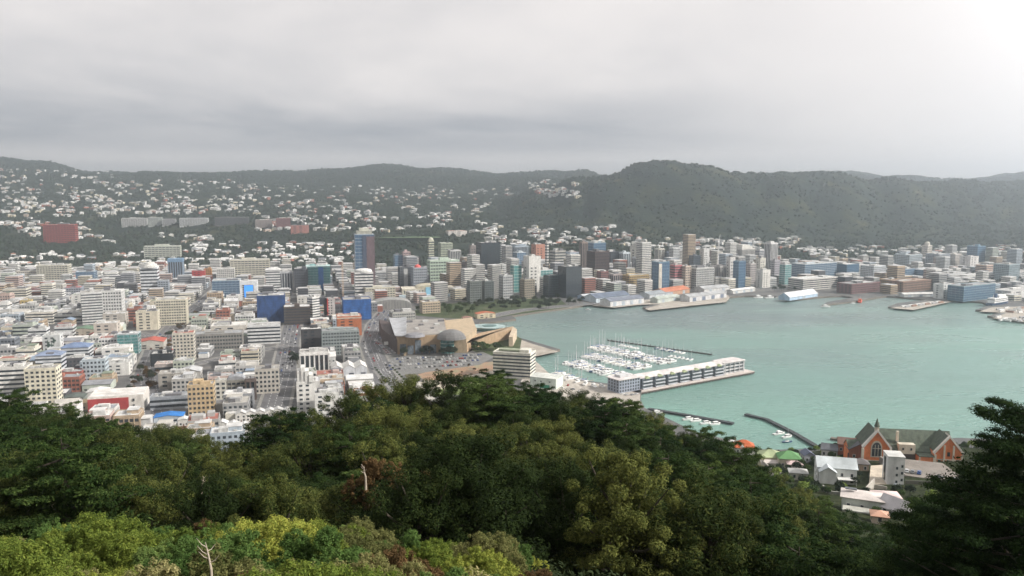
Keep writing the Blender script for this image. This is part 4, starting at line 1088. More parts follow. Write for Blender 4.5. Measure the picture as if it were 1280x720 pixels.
# --- harbour sheds
def shed(pxa, pya, pxb, pyb, dep, h, gh, col, roofc, label, doors=3, axis='x', doorc=(.35, .4, .45)):
    a = P(pxa, pya); b = P(pxb, pyb); d = b - a; rz = math.atan2(d.y, d.x); ln = d.length
    nrm = Vector((-math.sin(rz), math.cos(rz), 0)); c = (a + b) / 2 + nrm * dep / 2
    t = thing('harbour_shed', (c.x, c.y, 3), rz, label, 'shed')
    MB().gwall(0, 0, 0, ln, dep, h, gh, axis).build('wall', wallm(col), t)
    MB().gable(0, 0, h, ln, dep, gh, .8, axis, .4).build('roof', roofm(roofc), t)
    dm = MB().box(0, 0, 0, ln * .09, .3, h * .8).mesh('sliding_door', M(doorc))
    for k in range(doors): link('sliding_door', dm, t, (-ln / 2 + ln * (k + .5) / doors, -dep / 2 - .02, 0.02))
    FOOT.append((c.x, c.y, ln * .55))
    return t
shed(763, 383.5, 805, 379, 26, 9, 4, (.66, .66, .66), (.20, .22, .27), 'white wharf shed with a dark slate roof at the water edge', 4)
shed(745, 378.5, 787, 374, 30, 8, 6, (.60, .68, .74), (.15, .18, .24), 'pale blue-trimmed gabled shed behind the slate-roofed shed', 3)
shed(862, 377.5, 908, 371.5, 22, 8.5, 3.5, (.62, .62, .63), (.40, .41, .42), 'long white wharf shed with big doors at the pier end', 4, doorc=(.15, .18, .24))
shed(832, 370.5, 862, 366, 30, 8, 5, (.5, .3, .2), (.52, .20, .12), 'shed with a bright orange-red roof behind the wharf', 2)
shed(812, 373.5, 838, 370, 26, 7, 4, (.55, .58, .6), (.30, .33, .36), 'grey metal-roofed shed left of the orange-roofed one', 2)
shed(880, 366, 912, 363, 26, 7, 4, (.66, .66, .65), (.42, .43, .44), 'low grey-roofed shed left of the waterfront cafe', 2)
shed(822, 379, 850, 375, 16, 7, 3, (.50, .54, .50), (.42, .46, .42), 'squat greenish shed on the old wharf', 2)
shed(730, 375, 750, 373, 18, 6, 3, (.35, .45, .6), (.58, .6, .63), 'little white-roofed shed with a blue wall by the shore', 1)
shed(916, 367.5, 944, 364, 14, 6, 2, (.66, .66, .64), (.68, .68, .66), 'low white waterfront cafe building', 3)
shed(1130, 371.5, 1172, 370.5, 16, 5, 2, (.60, .62, .62), (.62, .62, .60), 'low white shed on the far right wharf edge', 3)
shed(987, 376, 1022, 370.5, 22, 6, 7, (.45, .58, .72), (.68, .70, .72), 'white tent-roofed ferry terminal with a blue front', 1)
# ------------------------------------------------------------------ sandstone museum
def flat_from_px(pts, z): return [(q.x, q.y) for q in (P(a, b, z) for a, b in pts)]
SAND = wallm((.43, .31, .20)); SANDL = wallm((.48, .38, .26))
t = thing('museum', (0, 0, 0), 0, 'large sandstone waterfront museum with grey curved roofs and a glass drum', 'museum')
def mpart(name, pts, zt, mat, z0=3, ks=1.0):
    pp = flat_from_px(pts, 3)
    ar = sum(pp[i][0] * pp[(i + 1) % len(pp)][1] - pp[(i + 1) % len(pp)][0] * pp[i][1] for i in range(len(pp)))
    if ar < 0: pp = pp[::-1]
    return MB().prism(pp, z0, zt, ks).build(name, mat, t)
A = [(497, 443), (560, 440), (556, 418), (489, 420)]
mpart('main_hall', A, 24, SAND)
mpart('dark_side_hall', [(478, 428), (496.5, 443), (489, 419.5), (474, 414)], 20, wallm((.10, .075, .07)))
mpart('east_hall', [(560.5, 441), (583, 441), (596, 430), (590, 414), (556.5, 418)], 22, SANDL)
mpart('link_wall', [(583.5, 441), (588, 436), (640, 423), (641, 419), (598, 428)], 15, SAND)
mpart('seaward_wall_end', [(636, 433), (641, 433), (646, 423), (641, 419)], 15, wallm((.58, .48, .36)))
# roofs
pp = flat_from_px(A, 3)
c0 = Vector((sum(p[0] for p in pp) / 4, sum(p[1] for p in pp) / 4, 0))
MB().prism([(c0.x + (p[0] - c0.x) * .97, c0.y + (p[1] - c0.y) * .97) for p in (pp if sum(pp[i][0] * pp[(i + 1) % 4][1] - pp[(i + 1) % 4][0] * pp[i][1] for i in range(4)) > 0 else pp[::-1])], 24.01, 24.8).build('roof', roofm((.32, .30, .28)), t)
# sweeping grey wing roof on the left
a, b = Vector((*pp[0], 0)), Vector((*pp[3], 0))
d_ = b - a; n_ = Vector((d_.y, -d_.x, 0)).normalized(); n_ = n_ if n_.x > 0 else -n_
vs = []; fs = []
for i in range(9):
    q = a + d_ * (i / 8) - n_ * 3 - d_.normalized() * 4
    for j in range(6):
        s_ = j / 5; pnt = q + n_ * s_ * (13 + 10 * i / 8); zz = 26.5 - 4 * s_ + 4.5 * s_ * s_ + i * .25
        vs.append((pnt.x, pnt.y, zz))
for i in range(8):
    for j in range(5): fs.append((i * 6 + j, i * 6 + j + 1, i * 6 + j + 7, i * 6 + j + 6))
mw = MB().add(vs, fs).build('wing_roof', roofm((.40, .41, .43)), t)
mo = mw.modifiers.new('solid', 'SOLIDIFY'); mo.thickness = .8
for k in range(9):
    uu = .12 + .1 * k; cc_ = Vector(pp[0]).lerp(Vector(pp[1]), uu).lerp(Vector(pp[3]).lerp(Vector(pp[2]), uu), .35 + .22 * (k % 3))
    MB().box(cc_.x, cc_.y, 24.81, 4 + k % 3 * 2, 3 + k % 2 * 3, 1.6 + .4 * (k % 3), .3).build('rooftop_unit', PLANT if k % 2 else PLANTD, t)
q_ = P(516, 424, 24.8)
MB().cyl(q_.x, q_.y + 20, 24.8, 12, 3, 18, r2=9).build('roof_drum', roofm((.25, .25, .27)), t)
q_ = P(556, 425, 24); MB().dome(q_.x + 6, q_.y + 20, 22, 17, 11, 20, 6, sy=.8).build('shell_roof', roofm((.20, .20, .20)), t)
q_ = P(559, 442, 3); MB().cyl(q_.x, q_.y + 8, 3, 8.5, 24, 24).build('glass_drum', GLASST, t)
dr = MB().cyl(0, 0, 0, 8.9, .7, 24).mesh('drum_ring', wallm((.45, .55, .5)))
for k in range(6): link('drum_ring', dr, t, (q_.x, q_.y + 8, 6 + k * 4.2))
# glazed front
a, b = P(499, 443, 3), P(546, 440.8, 3); dd = (b - a); L_ = dd.length; ang = math.atan2(dd.y, dd.x); nn = Vector((math.sin(ang), -math.cos(ang), 0))
for k in range(5):
    c = a + dd * ((k + .5) / 5) + nn * .5
    hh = (15, 13, 19, 12, 13)[k]
    MB().box(c.x, c.y, 3.1, L_ / 5 * .8, 1.4, hh - 3, ang).build('front_glazing', glassm('museum', (.14, .17, .20)), t)
MB().box((a + nn * 5).x + 6, (a + nn * 5).y, 3, 3, 6, 4, ang).build('porch', SANDL, t)
for (px, py, hh) in ((493, 432, 9), (493, 426, 9)):
    q = P(484, py, 3)
boxpart('white_panel', wallm(WHITE), t, P(484, 436).x - 1, P(484, 436).y - 1.2, 8, 5, .8, 4, R(15))
FOOT += [(c0.x, c0.y, 48), (P(480, 420).x, P(480, 420).y, 25), (P(575, 428).x, P(575, 428).y, 35), (P(615, 426).x, P(615, 426).y, 40), (P(600, 440).x, P(600, 440).y, 40)]
# green-roofed ring structure on the water
q_ = P(610, 412, 3)
t2 = thing('lagoon_restaurant', (q_.x, q_.y, 3), 0, 'round green glass canopied pavilion behind the museum wall', 'pavilion')
MB().cyl(0, 0, 0, 20, 4, 28, sy=.8).build('wall', GLASST, t2)
MB().cyl(0, 0, 4.01, 24, 1.2, 28, sy=.8).build('roof', roofm((.36, .46, .46)), t2)
MB().cyl(2, 0, 5.3, 10, .8, 24, sy=.8).build('inner_ring', roofm((.14, .22, .22)), t2)
MB().box(14, -8, 2, 34, 5, 1.2, R(8)).build('canopy', roofm((.6, .64, .64)), t2)

# ------------------------------------------------------------------ striped white office by the marina, with boat shed
t, w_, d_, h = hero(616, 670, 474, 443, (0.72, 0.70, 0.62), 'ribbon', 'white striped office block standing beside the marina', k=.55, yaw=-16, fh=3.2, roofc=(.62, .61, .55), plant=0)
MB().box(-w_ * .1, 0, h + .9, w_ * .6, d_ * .4, 1.5).build('roof_terrace', M((.25, .28, .2), key='terrace'), t)
MB().box(w_ * .3, 0, h + .14, w_ * .25, d_ * .5, 3).build('penthouse', wallm((.7, .68, .6)), t)
q_ = P(684, 486, 3)
t = thing('boat_shed', (q_.x, q_.y + 12, 3), R(-24), 'pale mint boat shed right of the striped white office', 'shed')
MB().box(0, 0, 0, 27, 20, 10).build('wall', wallm((.62, .70, .64)), t)
MB().gable(0, 0, 10, 27, 20, 1.2, .3, 'x').build('roof', roofm((.62, .64, .6)), t)
MB().box(2, -10.1, 0.02, 10, .3, 3.5).build('green_awning', M((.03, .22, .13), key='awning'), t)
for xx in (-8, -2, 7): boxpart('window', GLASS, t, xx, -10, 6, 1.6, .2, 1.2)

# ------------------------------------------------------------------ the passenger wharf
a = P(788, 492, 3); b = P(943, 464, 3)
d = b - a; ang = math.atan2(d.y, d.x); ln = d.length + 14; nrm = Vector((-math.sin(ang), math.cos(ang), 0))
org = a - d.normalized() * 14
t = thing('finger_wharf', (org.x, org.y, 0), ang, 'long timber finger wharf carrying the apartment terminal', 'wharf')
MB().box(ln / 2, 15, 1.7, ln, 30, 1.3).build('deck', M((.50, .45, .42), .8, .12, .2, key='deck'), t)
MB().box(ln / 2, -.2, 1.0, ln, .5, 1.2).build('edge_beam', M((.10, .08, .07), key='tarwood'), t)
pm = MB().cyl(0, 0, -4, .28, 6, 8).mesh('pile', M((.08, .065, .055), key='pile'))
for k in range(46): link('pile', pm, t, (1.5 + k * (ln - 3) / 45, .35, 0))
for k in range(6): link('pile', pm, t, (ln - .4, 2 + k * 5, 0))
t = thing('terminal_apartments', (org.x, org.y, 3.004), ang, 'long narrow apartment terminal with pale roof on the finger wharf', 'apartment building')
PW = wallm((.16, .18, .21)); GW = wallm((.60, .60, .61))
L0 = ln * .055; seg = (ln * .80 - L0) / 8
roofp = roofm((.66, .62, .61))
# head block
MB().box(L0 + 8, 14.5, 0, 26, 17, 12.5).build('head_block', wallm((.34, .38, .46)), t)
MB().box(L0 + 8, 14.5, 12.503, 29, 20, .6).build('roof', roofp, t)
MB().box(L0 + 8, 16, 13.11, 14, 8, 2.2).build('rooftop_plant', GW, t)
wm_ = MB().box(0, 0, 0, 1.7, .2, 1.9).mesh('window', GLASS)
for k in range(4):
    for j in range(8): link('window', wm_, t, (L0 - 3.4 + j * 3.2, 5.95, 1 + k * 3))
wm2 = MB().box(0, 0, 0, .2, 1.7, 1.9).mesh('window', GLASS)
for k in range(4):
    for j in range(4): link('window', wm2, t, (L0 - 5.05, 8.5 + j * 4, 1 + k * 3))
x0 = L0 + 21.6
n_mod = 7; span = ln * .79 - x0; seg = span / n_mod
MB().box(x0 + span / 2, 15, 0, span, 14, 10.5).build('main_block', PW, t)
MB().gable(x0 + span / 2, 15, 10.9, span, 15, 2.2, 1.2, 'x', .4).build('main_roof', roofp, t)
for m_ in range(n_mod):
    xm = x0 + seg * (m_ + .5)
    bay = MB()
    bay.box(xm, 6.6, .02, seg * .72, 2.6, 10.2)
    by = bay.build('apartment_bay', wallm((.24, .27, .31)), t)
    wm_ = MB().box(0, 0, 0, seg * .66, .2, 1.6).mesh('window', GLASS)
    bm_ = MB().box(0, 0, 0, seg * .74, 1.4, .9).mesh('balcony', wallm((.52, .54, .58)))
    for k in range(3):
        w__ = link('window', wm_, by, (xm, 5.3, 1.4 + k * 3.3)); link('balcony', bm_, by, (xm, 4.7, .25 + k * 3.3))
    gb = MB().gwall(xm, 5.9, 10.25, seg * .34, 3.4, .4, 1.8, 'y').build('gable', wallm((.45, .50, .30)), t)
MB().box(ln * .875, 15, 0, ln * .165, 15, 11.5).build('seaward_block', GW, t)
MB().box(ln * .875, 15, 11.503, ln * .175, 17.5, .7).build('roof', roofp, t)
bm_ = MB().box(0, 0, 0, ln * .15, .3, 1.7).mesh('window_band', GLASS)
for k in range(3): link('window_band', bm_, t, (ln * .875, 7.45, 1.5 + k * 3.4))
bm_ = MB().box(0, 0, 0, .3, 11, 1.7).mesh('window_band', GLASS)
for k in range(3): link('window_band', bm_, t, (ln * .9575, 15, 1.5 + k * 3.4))
cl = MB()
for k in range(5): cl.box(ln * .80 + k * ln * .038, 6.4, 0, .5, .5, 11.4)
cl.build('columns', GW, t)
FOOT += [(P(860, 478).x, P(860, 478).y, 70)]

# ------------------------------------------------------------------ boats
HULL = M((.74, .74, .73), .3, .05, key='hull_white'); HULLB = M((.05, .09, .17), .3, .05, key='hull_navy'); DECK = M((.62, .60, .55), .6, key='boat_deck'); WINDW = M((.03, .035, .045), .2, key='boat_window')
MAST = M((.62, .62, .63), .35, .05, key='mast'); BLUEC = M((.04, .10, .28), .8, key='sailcover')
def hull(ln_, bm_, hh, mat, parent, draft=.5):
    mb = MB(); st = [(-.5, .78), (-.3, .95), (0, 1.0), (.25, .82), (.4, .48), (.5, .03)]
    vs = []
    for x_, k in st:
        vs += [(x_ * ln_, -bm_ / 2 * k, hh * (1 + max(0, x_) * .5)), (x_ * ln_ * .93, -bm_ / 2 * k * .6, -draft), (x_ * ln_ * .93, bm_ / 2 * k * .6, -draft), (x_ * ln_, bm_ / 2 * k, hh * (1 + max(0, x_) * .5))]
    fs = [(0, 1, 2, 3), (23, 22, 21, 20)]
    for i in range(5):
        a_ = i * 4; b_ = a_ + 4
        for q in range(4): fs.append((a_ + q, a_ + (q + 1) % 4, b_ + (q + 1) % 4, b_ + q)[::-1])
    mb.add(vs, fs)
    return mb.build('hull', mat, parent)
def make_boat(kind, ln_, name, hm=None):
    t = thing(name, (0, 0, 0), 0, None, None)
    hull(ln_, ln_ * .3, .9 + ln_ * .03, hm or HULL, t)
    if kind == 'yacht':
        MB().box(-.02 * ln_, 0, .9 + ln_ * .03, ln_ * .38, ln_ * .17, .55, tx=.9, ty=.8).build('cabin', DECK, t)
        MB().tube([(.05 * ln_, 0, 1), (.05 * ln_, 0, ln_ * 1.35)], [.2, .13]).build('mast', MAST, t)
        MB().tube([(.05 * ln_, 0, 2.4), (-.38 * ln_, 0, 2.5)], [.2, .2]).build('boom', BLUEC, t)
    else:
        zc = .9 + ln_ * .03
        c_ = MB().box(.02 * ln_, 0, zc, ln_ * .5, ln_ * .22, 1.3, tx=.85, ty=.85).build('cabin', HULL, t)
        MB().box(.02 * ln_, 0, zc + .5, ln_ * .485, ln_ * .215, .45).build('window_band', WINDW, c_)
        if kind == 'cruiser':
            MB().box(-.06 * ln_, 0, zc + 1.31, ln_ * .28, ln_ * .18, 1.0, tx=.85, ty=.9).build('flybridge', HULL, t)
            MB().tube([(-.05 * ln_, 0, zc + 2), (-.05 * ln_, 0, zc + 4)], [.06, .04]).build('aerial', MAST, t)
    return t
protos = [('yacht', make_boat('yacht', 11, 'sailing_yacht')), ('yacht', make_boat('yacht', 9, 'sailing_yacht')), ('launch', make_boat('launch', 9, 'motor_launch')),
          ('cruiser', make_boat('cruiser', 13, 'motor_cruiser')), ('yachtb', make_boat('yacht', 12, 'sailing_yacht', HULLB))]
used = set()
def boat(i, p, rz, label, group=None, sc=1.0, shared=False):
    kind, pr = protos[i]
    o = pr if i not in used else copy_tree(pr)
    used.add(i)
    o.location = (p.x, p.y, 0); o.rotation_euler = (0, 0, rz); o.scale = (sc, sc, sc)
    tag(o, label, 'boat', group)
    if shared: o['shared'] = 1
    return o
JET = M((.36, .33, .28), .8, .15, .3, key='jetty_wood')
rows = [  # pontoon line on the photo, both ends; label of the row
    ((742, 434), (838, 455), 'the outer pontoon'), ((735, 445), (806, 462), 'the second pontoon'), ((712, 454), (776, 471), 'the third pontoon'), ((700, 466), (742, 480), 'the inner quay')]
KN = {0: 'white sailing yacht', 1: 'small white sailing yacht', 2: 'small white motor launch', 3: 'large white motor cruiser', 4: 'dark-hulled sailing yacht'}
for ri, (pa, pb, rn) in enumerate(rows):
    a = P(*pa, 0); b = P(*pb, 0); d = b - a; ang = math.atan2(d.y, d.x); L_ = d.length; u_ = d.normalized(); n_ = Vector((-u_.y, u_.x, 0))
    t = thing('pontoon', (a.x, a.y, 0), ang, 'narrow floating walkway of ' + rn, 'pontoon')
    MB().box(L_ / 2, 0, .1, L_, 2.0, .5).build('walkway', JET, t)
    fm = MB().box(0, 0, .12, .8, 18, .4).mesh('finger', JET)
    nb = int(L_ / 4.7)
    for k in range(0, nb, 2): link('finger', fm, t, (k * 4.7, 0, 0))
    pm2 = MB().cyl(0, 0, -3, .2, 5.5, 6).mesh('pile', M((.3, .28, .25), key='pale_pile'))
    for k in range(0, nb, 4): link('pile', pm2, t, (k * 4.7, 9, 0))
    q = random.Random(ri + 3)
    for k in range(nb):
        for s in (-1, 1):
            if q.random() < .08 or (ri == 3 and s > 0): continue
            i = q.choice([0, 0, 1, 1, 2, 2, 3, 4])
            pp_ = a + u_ * (2.4 + k * 4.7) + n_ * s * (7.0 if i != 3 else 8.0)
            boat(i, pp_, ang + s * math.pi / 2 + q.uniform(-.04, .04), KN[i] + (' on the near side of ' if s < 0 else ' on the far side of ') + rn, 'boats moored in the marina', q.uniform(1.1, 1.45))
for ri, ((pa, pb)) in enumerate([((822, 436), (858, 443)), ((838, 446), (868, 451)), ((776, 432), (800, 437))]):
    a = P(*pa, 0); b = P(*pb, 0); d = b - a; u_ = d.normalized(); ang = math.atan2(d.y, d.x); n_ = Vector((-u_.y, u_.x, 0)); q = random.Random(ri + 30)
    k = 0
    while k * 5.6 < d.length:
        i = q.choice([0, 1, 2, 2, 4]); boat(i, a + u_ * k * 5.6, ang + math.pi / 2, KN[i] + ' moored ' + ['behind the terminal roof', 'close behind the terminal roof', 'outside the marina breakwater'][ri], 'boats moored in the marina', .9); k += 1
# white sail-like tall boat behind the terminal
# dark marina breakwater of piles
a = P(760, 426, 0); b = P(890, 444, 0); d = b - a; ang = math.atan2(d.y, d.x)
t = thing('breakwater', (a.x, a.y, 0), ang, 'dark timber pile breakwater around the outside of the marina', 'breakwater')
MB().box(d.length / 2, 0, -1, d.length, 1.4, 2.3).build('pile_wall', M((.09, .085, .08), key='tar'), t)
for k in range(24): link('pile', pm, t, (k * d.length / 23, -.9, 1.2))
# dark jetties in front
def jetty(pts, wid, label, stuff=M((.045, .05, .055), .7, .15, .3, key='jetty_dark')):
    P0 = P(*pts[0], 0)
    t = thing('jetty', (P0.x, P0.y, 0), 0, label, 'jetty')
    for (p1, p2) in zip(pts, pts[1:]):
        a = P(*p1, 0) - P0; b = P(*p2, 0) - P0; d = b - a; ang = math.atan2(d.y, d.x)
        m = (a + b) / 2
        MB().box(m.x, m.y, .6 + .01 * pts.index(p1), d.length + wid * .5, wid, 1.3, ang).build('deck', stuff, t)
        n = max(2, int(d.length / 6))
        for k in range(n):
            q = a + d * (k + .5) / n
            link('pile', pm, t, (q.x, q.y, .5))
jetty([(812, 513), (860, 521), (915, 531)], 4.5, 'dark jetty with four moored white boats, nearest the tree slope')
jetty([(933, 520), (958, 526), (990, 542), (1024, 562)], 4.0, 'long dark jetty with a bend, in open water left of the church')
jetty([(1040, 550), (1082, 557)], 4.0, 'short rocky jetty left of the church', M((.13, .11, .09), key='rockjetty'))
for k, (px, py) in enumerate([(860, 525), (870, 527), (882, 530), (894, 531)]):
    boat(2, P(px, py, 0), R(20), 'white launch moored along the dark jetty', 'launches along the dark jetty', 1.15)
boat(3, P(821, 517, 0), R(10), 'white cruiser at the landward end of the dark jetty', None, .9)
boat(3, P(974, 543, 0), R(25), 'cream cruiser moored inside the bend of the long jetty', None, .9)
boat(2, P(984, 547, 0), R(25), 'white launch with blue trim beside the long jetty', None, 1.1)
boat(4, P(984, 553, 0), R(10), 'dark-hulled yacht lying behind the green-roofed house', None, .7)

# far harbour boats
def bigship():
    p = P(1248, 382, 0); t = thing('ship', (p.x, p.y, 0), R(35), 'large white and navy ferry berthed at the far right wharf', 'ship')
    mb = MB(); hull(70, 14, 6, HULLB, t, 2)
    MB().box(-4, 0, 6.8, 50, 12, 8, tx=.95, ty=.95).build('superstructure', HULL, t)
    MB().box(2, 0, 14.81, 26, 10, 4, tx=.9).build('bridge', HULL, t); MB().box(-12, 0, 14.82, 5, 4, 7, tx=.7).build('funnel', HULLB, t)
    bm = MB().box(-4, 0, 0, 49, 12.3, .9).mesh('window_band', WINDW)
    for k in range(2): link('window_band', bm, t, (0, 0, 9 + k * 3))
bigship()
p = P(1075, 378, 0); t = thing('pilot_boat', (p.x, p.y, 0), R(60), 'bright orange-red boat off the small pier', 'boat')
hull(20, 7, 2.6, M((.62, .10, .05), key='orange_hull'), t, .8); MB().box(-1, 0, 3, 8, 5, 3.4, tx=.8).build('cabin', M((.62, .14, .07), key='orange_cabin'), t); MB().tube([(0, 0, 6), (0, 0, 12)], [.2, .1]).build('mast', MAST, t)
boat(3, P(1032, 384, 0), R(5), 'small dark-blue and white tug at the tip of the small pier', None, 1.3)
for k, (px, py, r_) in enumerate([(948, 372.5, 20), (962, 372.8, 25), (974, 372.5, 10), (735, 387.5, 160), (640, 399.5, 20), (900, 379, 30), (1066, 379.5, 10), (1150, 378.5, 14)]):
    boat([3, 3, 2, 2, 2, 2, 2, 2][k], P(px, py, 0), R(r_), ['white cruiser at the harbour head berth, nearer the cafe', 'white cruiser at the harbour head berth, nearer the ferry terminal', 'white launch beside the ferry terminal', 'small launch near the old wharf shore', 'small launch beside the lagoon inlet', 'white launch off the long white wharf shed', 'white launch behind the orange-red boat', 'white launch behind the long empty wharf finger'][k], None, 1.6 if k < 3 else 1)

# cranes and masts
def crane(px, yb, yt, label, redcol=(.75, .74, .73)):
    p = P(px, yb, 3); top = PY(px, yt, p.y).z
    t = thing('tower_crane', (p.x, p.y, 3), R(20), label, 'crane'); h = top - 3; m = M(redcol, key='crane%d' % px); mb = MB()
    for s1, s2 in ((-1, -1), (-1, 1), (1, -1), (1, 1)): mb.box(s1 * .9, s2 * .9, 0, .4, .4, h)
    for k in range(int(h / 4)): mb.box(0, 0, k * 4, 2.2, 2.2, .3)
    mb.build('mast', m, t)
    return t, h
t, h = crane(897, 350, 300, 'pale lattice tower crane standing over the central blocks')
MB().tube([(0, 0, h * .82), (3, 0, h + 12)], [.9, .4]).build('jib', M((.75, .74, .73), key='crane897'), t)
MB().box(-4, 0, h * .78, 8, 1.5, 2).build('counterweight', M(CONC), t)
t, h = crane(429, 376, 328, 'slender tan lattice mast right of the teal glass tower', (.50, .36, .25))
MB().tube([(0, 0, h), (0, 0, h + 6)], [.5, .2]).build('tip', M((.50, .36, .25), key='crane429'), t)

NF0 = len(FOOT)
# ------------------------------------------------------------------ houses on the slope by the water
def gz(x, y): return max(near_z(x, y), 3)
def PN(px, py, y0=230):
    """photo ray against the near slope"""
    d = ray(px, py); Y = y0
    while Y < 660:
        t_ = Y / d.y; z = CAMZ + d.z * t_
        if z <= gz(d.x * t_, Y): return Vector((d.x * t_, Y, gz(d.x * t_, Y)))
        Y += 1.5
    return P(px, py, 3)
def villa(px, py, wm_, dm, h, rzd, col, roofc, label, rtype='hip', rh=3.0, windows=(4, 2), name='villa', trim=None):
    p = PN(px, py); t = thing(name, (p.x, p.y + dm / 2, p.z), R(rzd), label, 'house')
    if rtype == 'hip':
        MB().box(0, 0, -5, wm_, dm, h + 5).build('wall', wallm(col), t); rf = MB().hip(0, 0, h + .003, wm_, dm, rh, .6).build('roof', roofm(roofc), t)
    else:
        ax = rtype[-1]; MB().gwall(0, 0, -5, wm_, dm, h + 5, rh, ax).build('wall', wallm(col), t)
        rf = MB().gable(0, 0, h + .02, wm_, dm, rh, .5, ax).build('roof', roofm(roofc), t)
    wmsh = MB().box(0, 0, 0, 1.1, .12, 1.5).mesh('window', GLASS); fmsh = MB().box(0, 0, 0, 1.4, .08, 1.8).mesh('window_frame', M(WHITE))
    for k in range(windows[0]):
        for j in range(windows[1]):
            f_ = link('window', wmsh, t, (-wm_ / 2 + wm_ * (k + .5) / windows[0], -dm / 2 - .03, .9 + j * 2.8)); link('frame', fmsh, f_, (0, .03, -.15))
    wm3 = MB().box(0, 0, 0, .12, 1.1, 1.5).mesh('window', GLASS)
    for k in range(2):
        for j in range(windows[1]):
            for s in (-1, 1): link('window', wm3, t, (s * wm_ / 2, -dm / 4 + k * dm / 2, .9 + j * 2.8))
    FOOT.append((p.x, p.y + dm / 2, wm_ * .6))
    return t
t = villa(932, 573, 12.5, 10, 6.5, -8, (.74, .73, .70), (.52, .14, .06), 'white two-storey house with a bright orange-red roof', 'hip', 4.0, (3, 2))
MB().box(1, -5.6, 6.3, 4, 2, .4).gwall(-1.5, -3.5, 6.4, 3, 4, .5, 1.6, 'y').build('dormer', wallm((.74, .73, .7)), t)
MB().box(-5, 2, 8, 1, 1, 3).build('chimney', wallm((.6, .55, .5)), t)
t = villa(966, 583, 13, 11, 5, -8, (.66, .60, .46), (.38, .44, .26), 'cream villa with a pale lime-green roof', 'hip', 3.4, (3, 1))
MB().box(-1, -7.5, 0, 10, 4, 3).build('porch', wallm((.66, .62, .54)), t); MB().hip(-1, -7.5, 3.003, 10, 4, 1.6, .5).build('porch_roof', roofm((.66, .6, .56)), t)
t = villa(989, 585, 12, 10, 5, -8, (.68, .62, .50), (.14, .30, .13), 'cream villa with a vivid green roof', 'hip', 3.6, (3, 1))
MB().box(2, -7, 0, 8, 4, 3.2).build('porch', wallm((.7, .64, .55)), t); MB().hip(2, -7, 3.203, 8, 4, 1.8, .5).build('porch_roof', roofm((.66, .52, .50)), t)
t = villa(1012, 578, 6, 7, 4, 0, (.40, .42, .48), (.16, .18, .26), 'small slate-blue cottage left of the big white house', 'gable_y', 2, (2, 1))
t = villa(1050, 605, 17, 12, 7.5, -14, (.74, .76, .74), (.55, .60, .62), 'large white weatherboard house with pale grey gabled roofs', 'gable_x', 3.2, (4, 2))
MB().gwall(-4.5, -7.5, -4, 7, 5, 10.5, 2.2, 'y').build('gabled_wing', wallm((.74, .76, .74)), t); MB().gable(-4.5, -7.5, 6.52, 7, 5, 2.2, .5, 'y').build('wing_roof', roofm((.55, .60, .62)), t)
MB().box(4, -8, 3.2, 8, 4, .3).box(.3, -9.8, -2, .3, .3, 5.2).box(7.8, -9.8, -2, .3, .3, 5.2).build('verandah', wallm((.74, .74, .72)), t)
villa(912, 560, 9, 7, 3.5, 10, (.68, .67, .65), (.62, .62, .62), 'low white boat-club building at the tree edge by the jetty', 'gable_x', 1.6, (3, 1), 'club_house')
t = villa(1084, 640, 14, 9, 4.5, -24, (.56, .60, .56), (.60, .55, .52), 'pale modern house with a broad pinkish-white flat roof below the brick church', 'hip', 1.0, (3, 1))
MB().box(-2, -8, -1, 9, 5, 3).build('lower_deck', wallm((.5, .5, .45)), t); boxpart('skylight', GLASS, t, -4, 1, 6.1, 4, 2, .3)
t = villa(1112, 636, 9, 7, 4.0, -10, (.60, .5, .48), (.62, .50, .48), 'small pink-roofed cottage right of the flat-roofed pale house', 'hip', 1.4, (2, 1))
t = villa(1128, 652, 6, 10, 3.0, 28, (.62, .62, .64), (.62, .60, .62), 'narrow house with a steep pale grey roof among the trees', 'gable_y', 3.5, (1, 1))
t = villa(1103, 656, 5, 5, 2.6, -20, (.6, .5, .42), (.55, .33, .24), 'tiny cottage with a round terracotta roof among the trees', 'hip', 1.5, (1, 1))
t = villa(1076, 575, 10, 9, 5, -12, (.36, .14, .09), (.11, .11, .12), 'dark-roofed brick house between the white house and the church', 'gable_y', 3, (2, 1))

# white tower block beside the church
p = PN(1121, 606); t = thing('white_tower_house', (p.x, p.y + 4, p.z), R(-12), 'tall plain white tower-like house in front of the brick church', 'house')
MB().box(0, 0, -6, 7.2, 9, 19).build('wall', wallm((.76, .76, .75)), t); MB().box(0, 0, 13.003, 7.5, 9.3, .4).build('roof', roofm((.6, .6, .58)), t)
MB().box(-3.85, 0, 1, .3, 2, 11).build('stair_glazing', GLASS, t)
wq = MB().box(0, 0, 0, .9, .14, 1.2).mesh('window', GLASS)
for zz in (1, 4.2, 7.4): link('window', wq, t, (.4, -4.5, zz)); link('window', wq, t, (2.6, -4.5, zz + 1))
MB().gwall(0, -6.5, -6, 6, 4, 5, 2, 'y').build('porch', wallm((.5, .55, .6)), t)

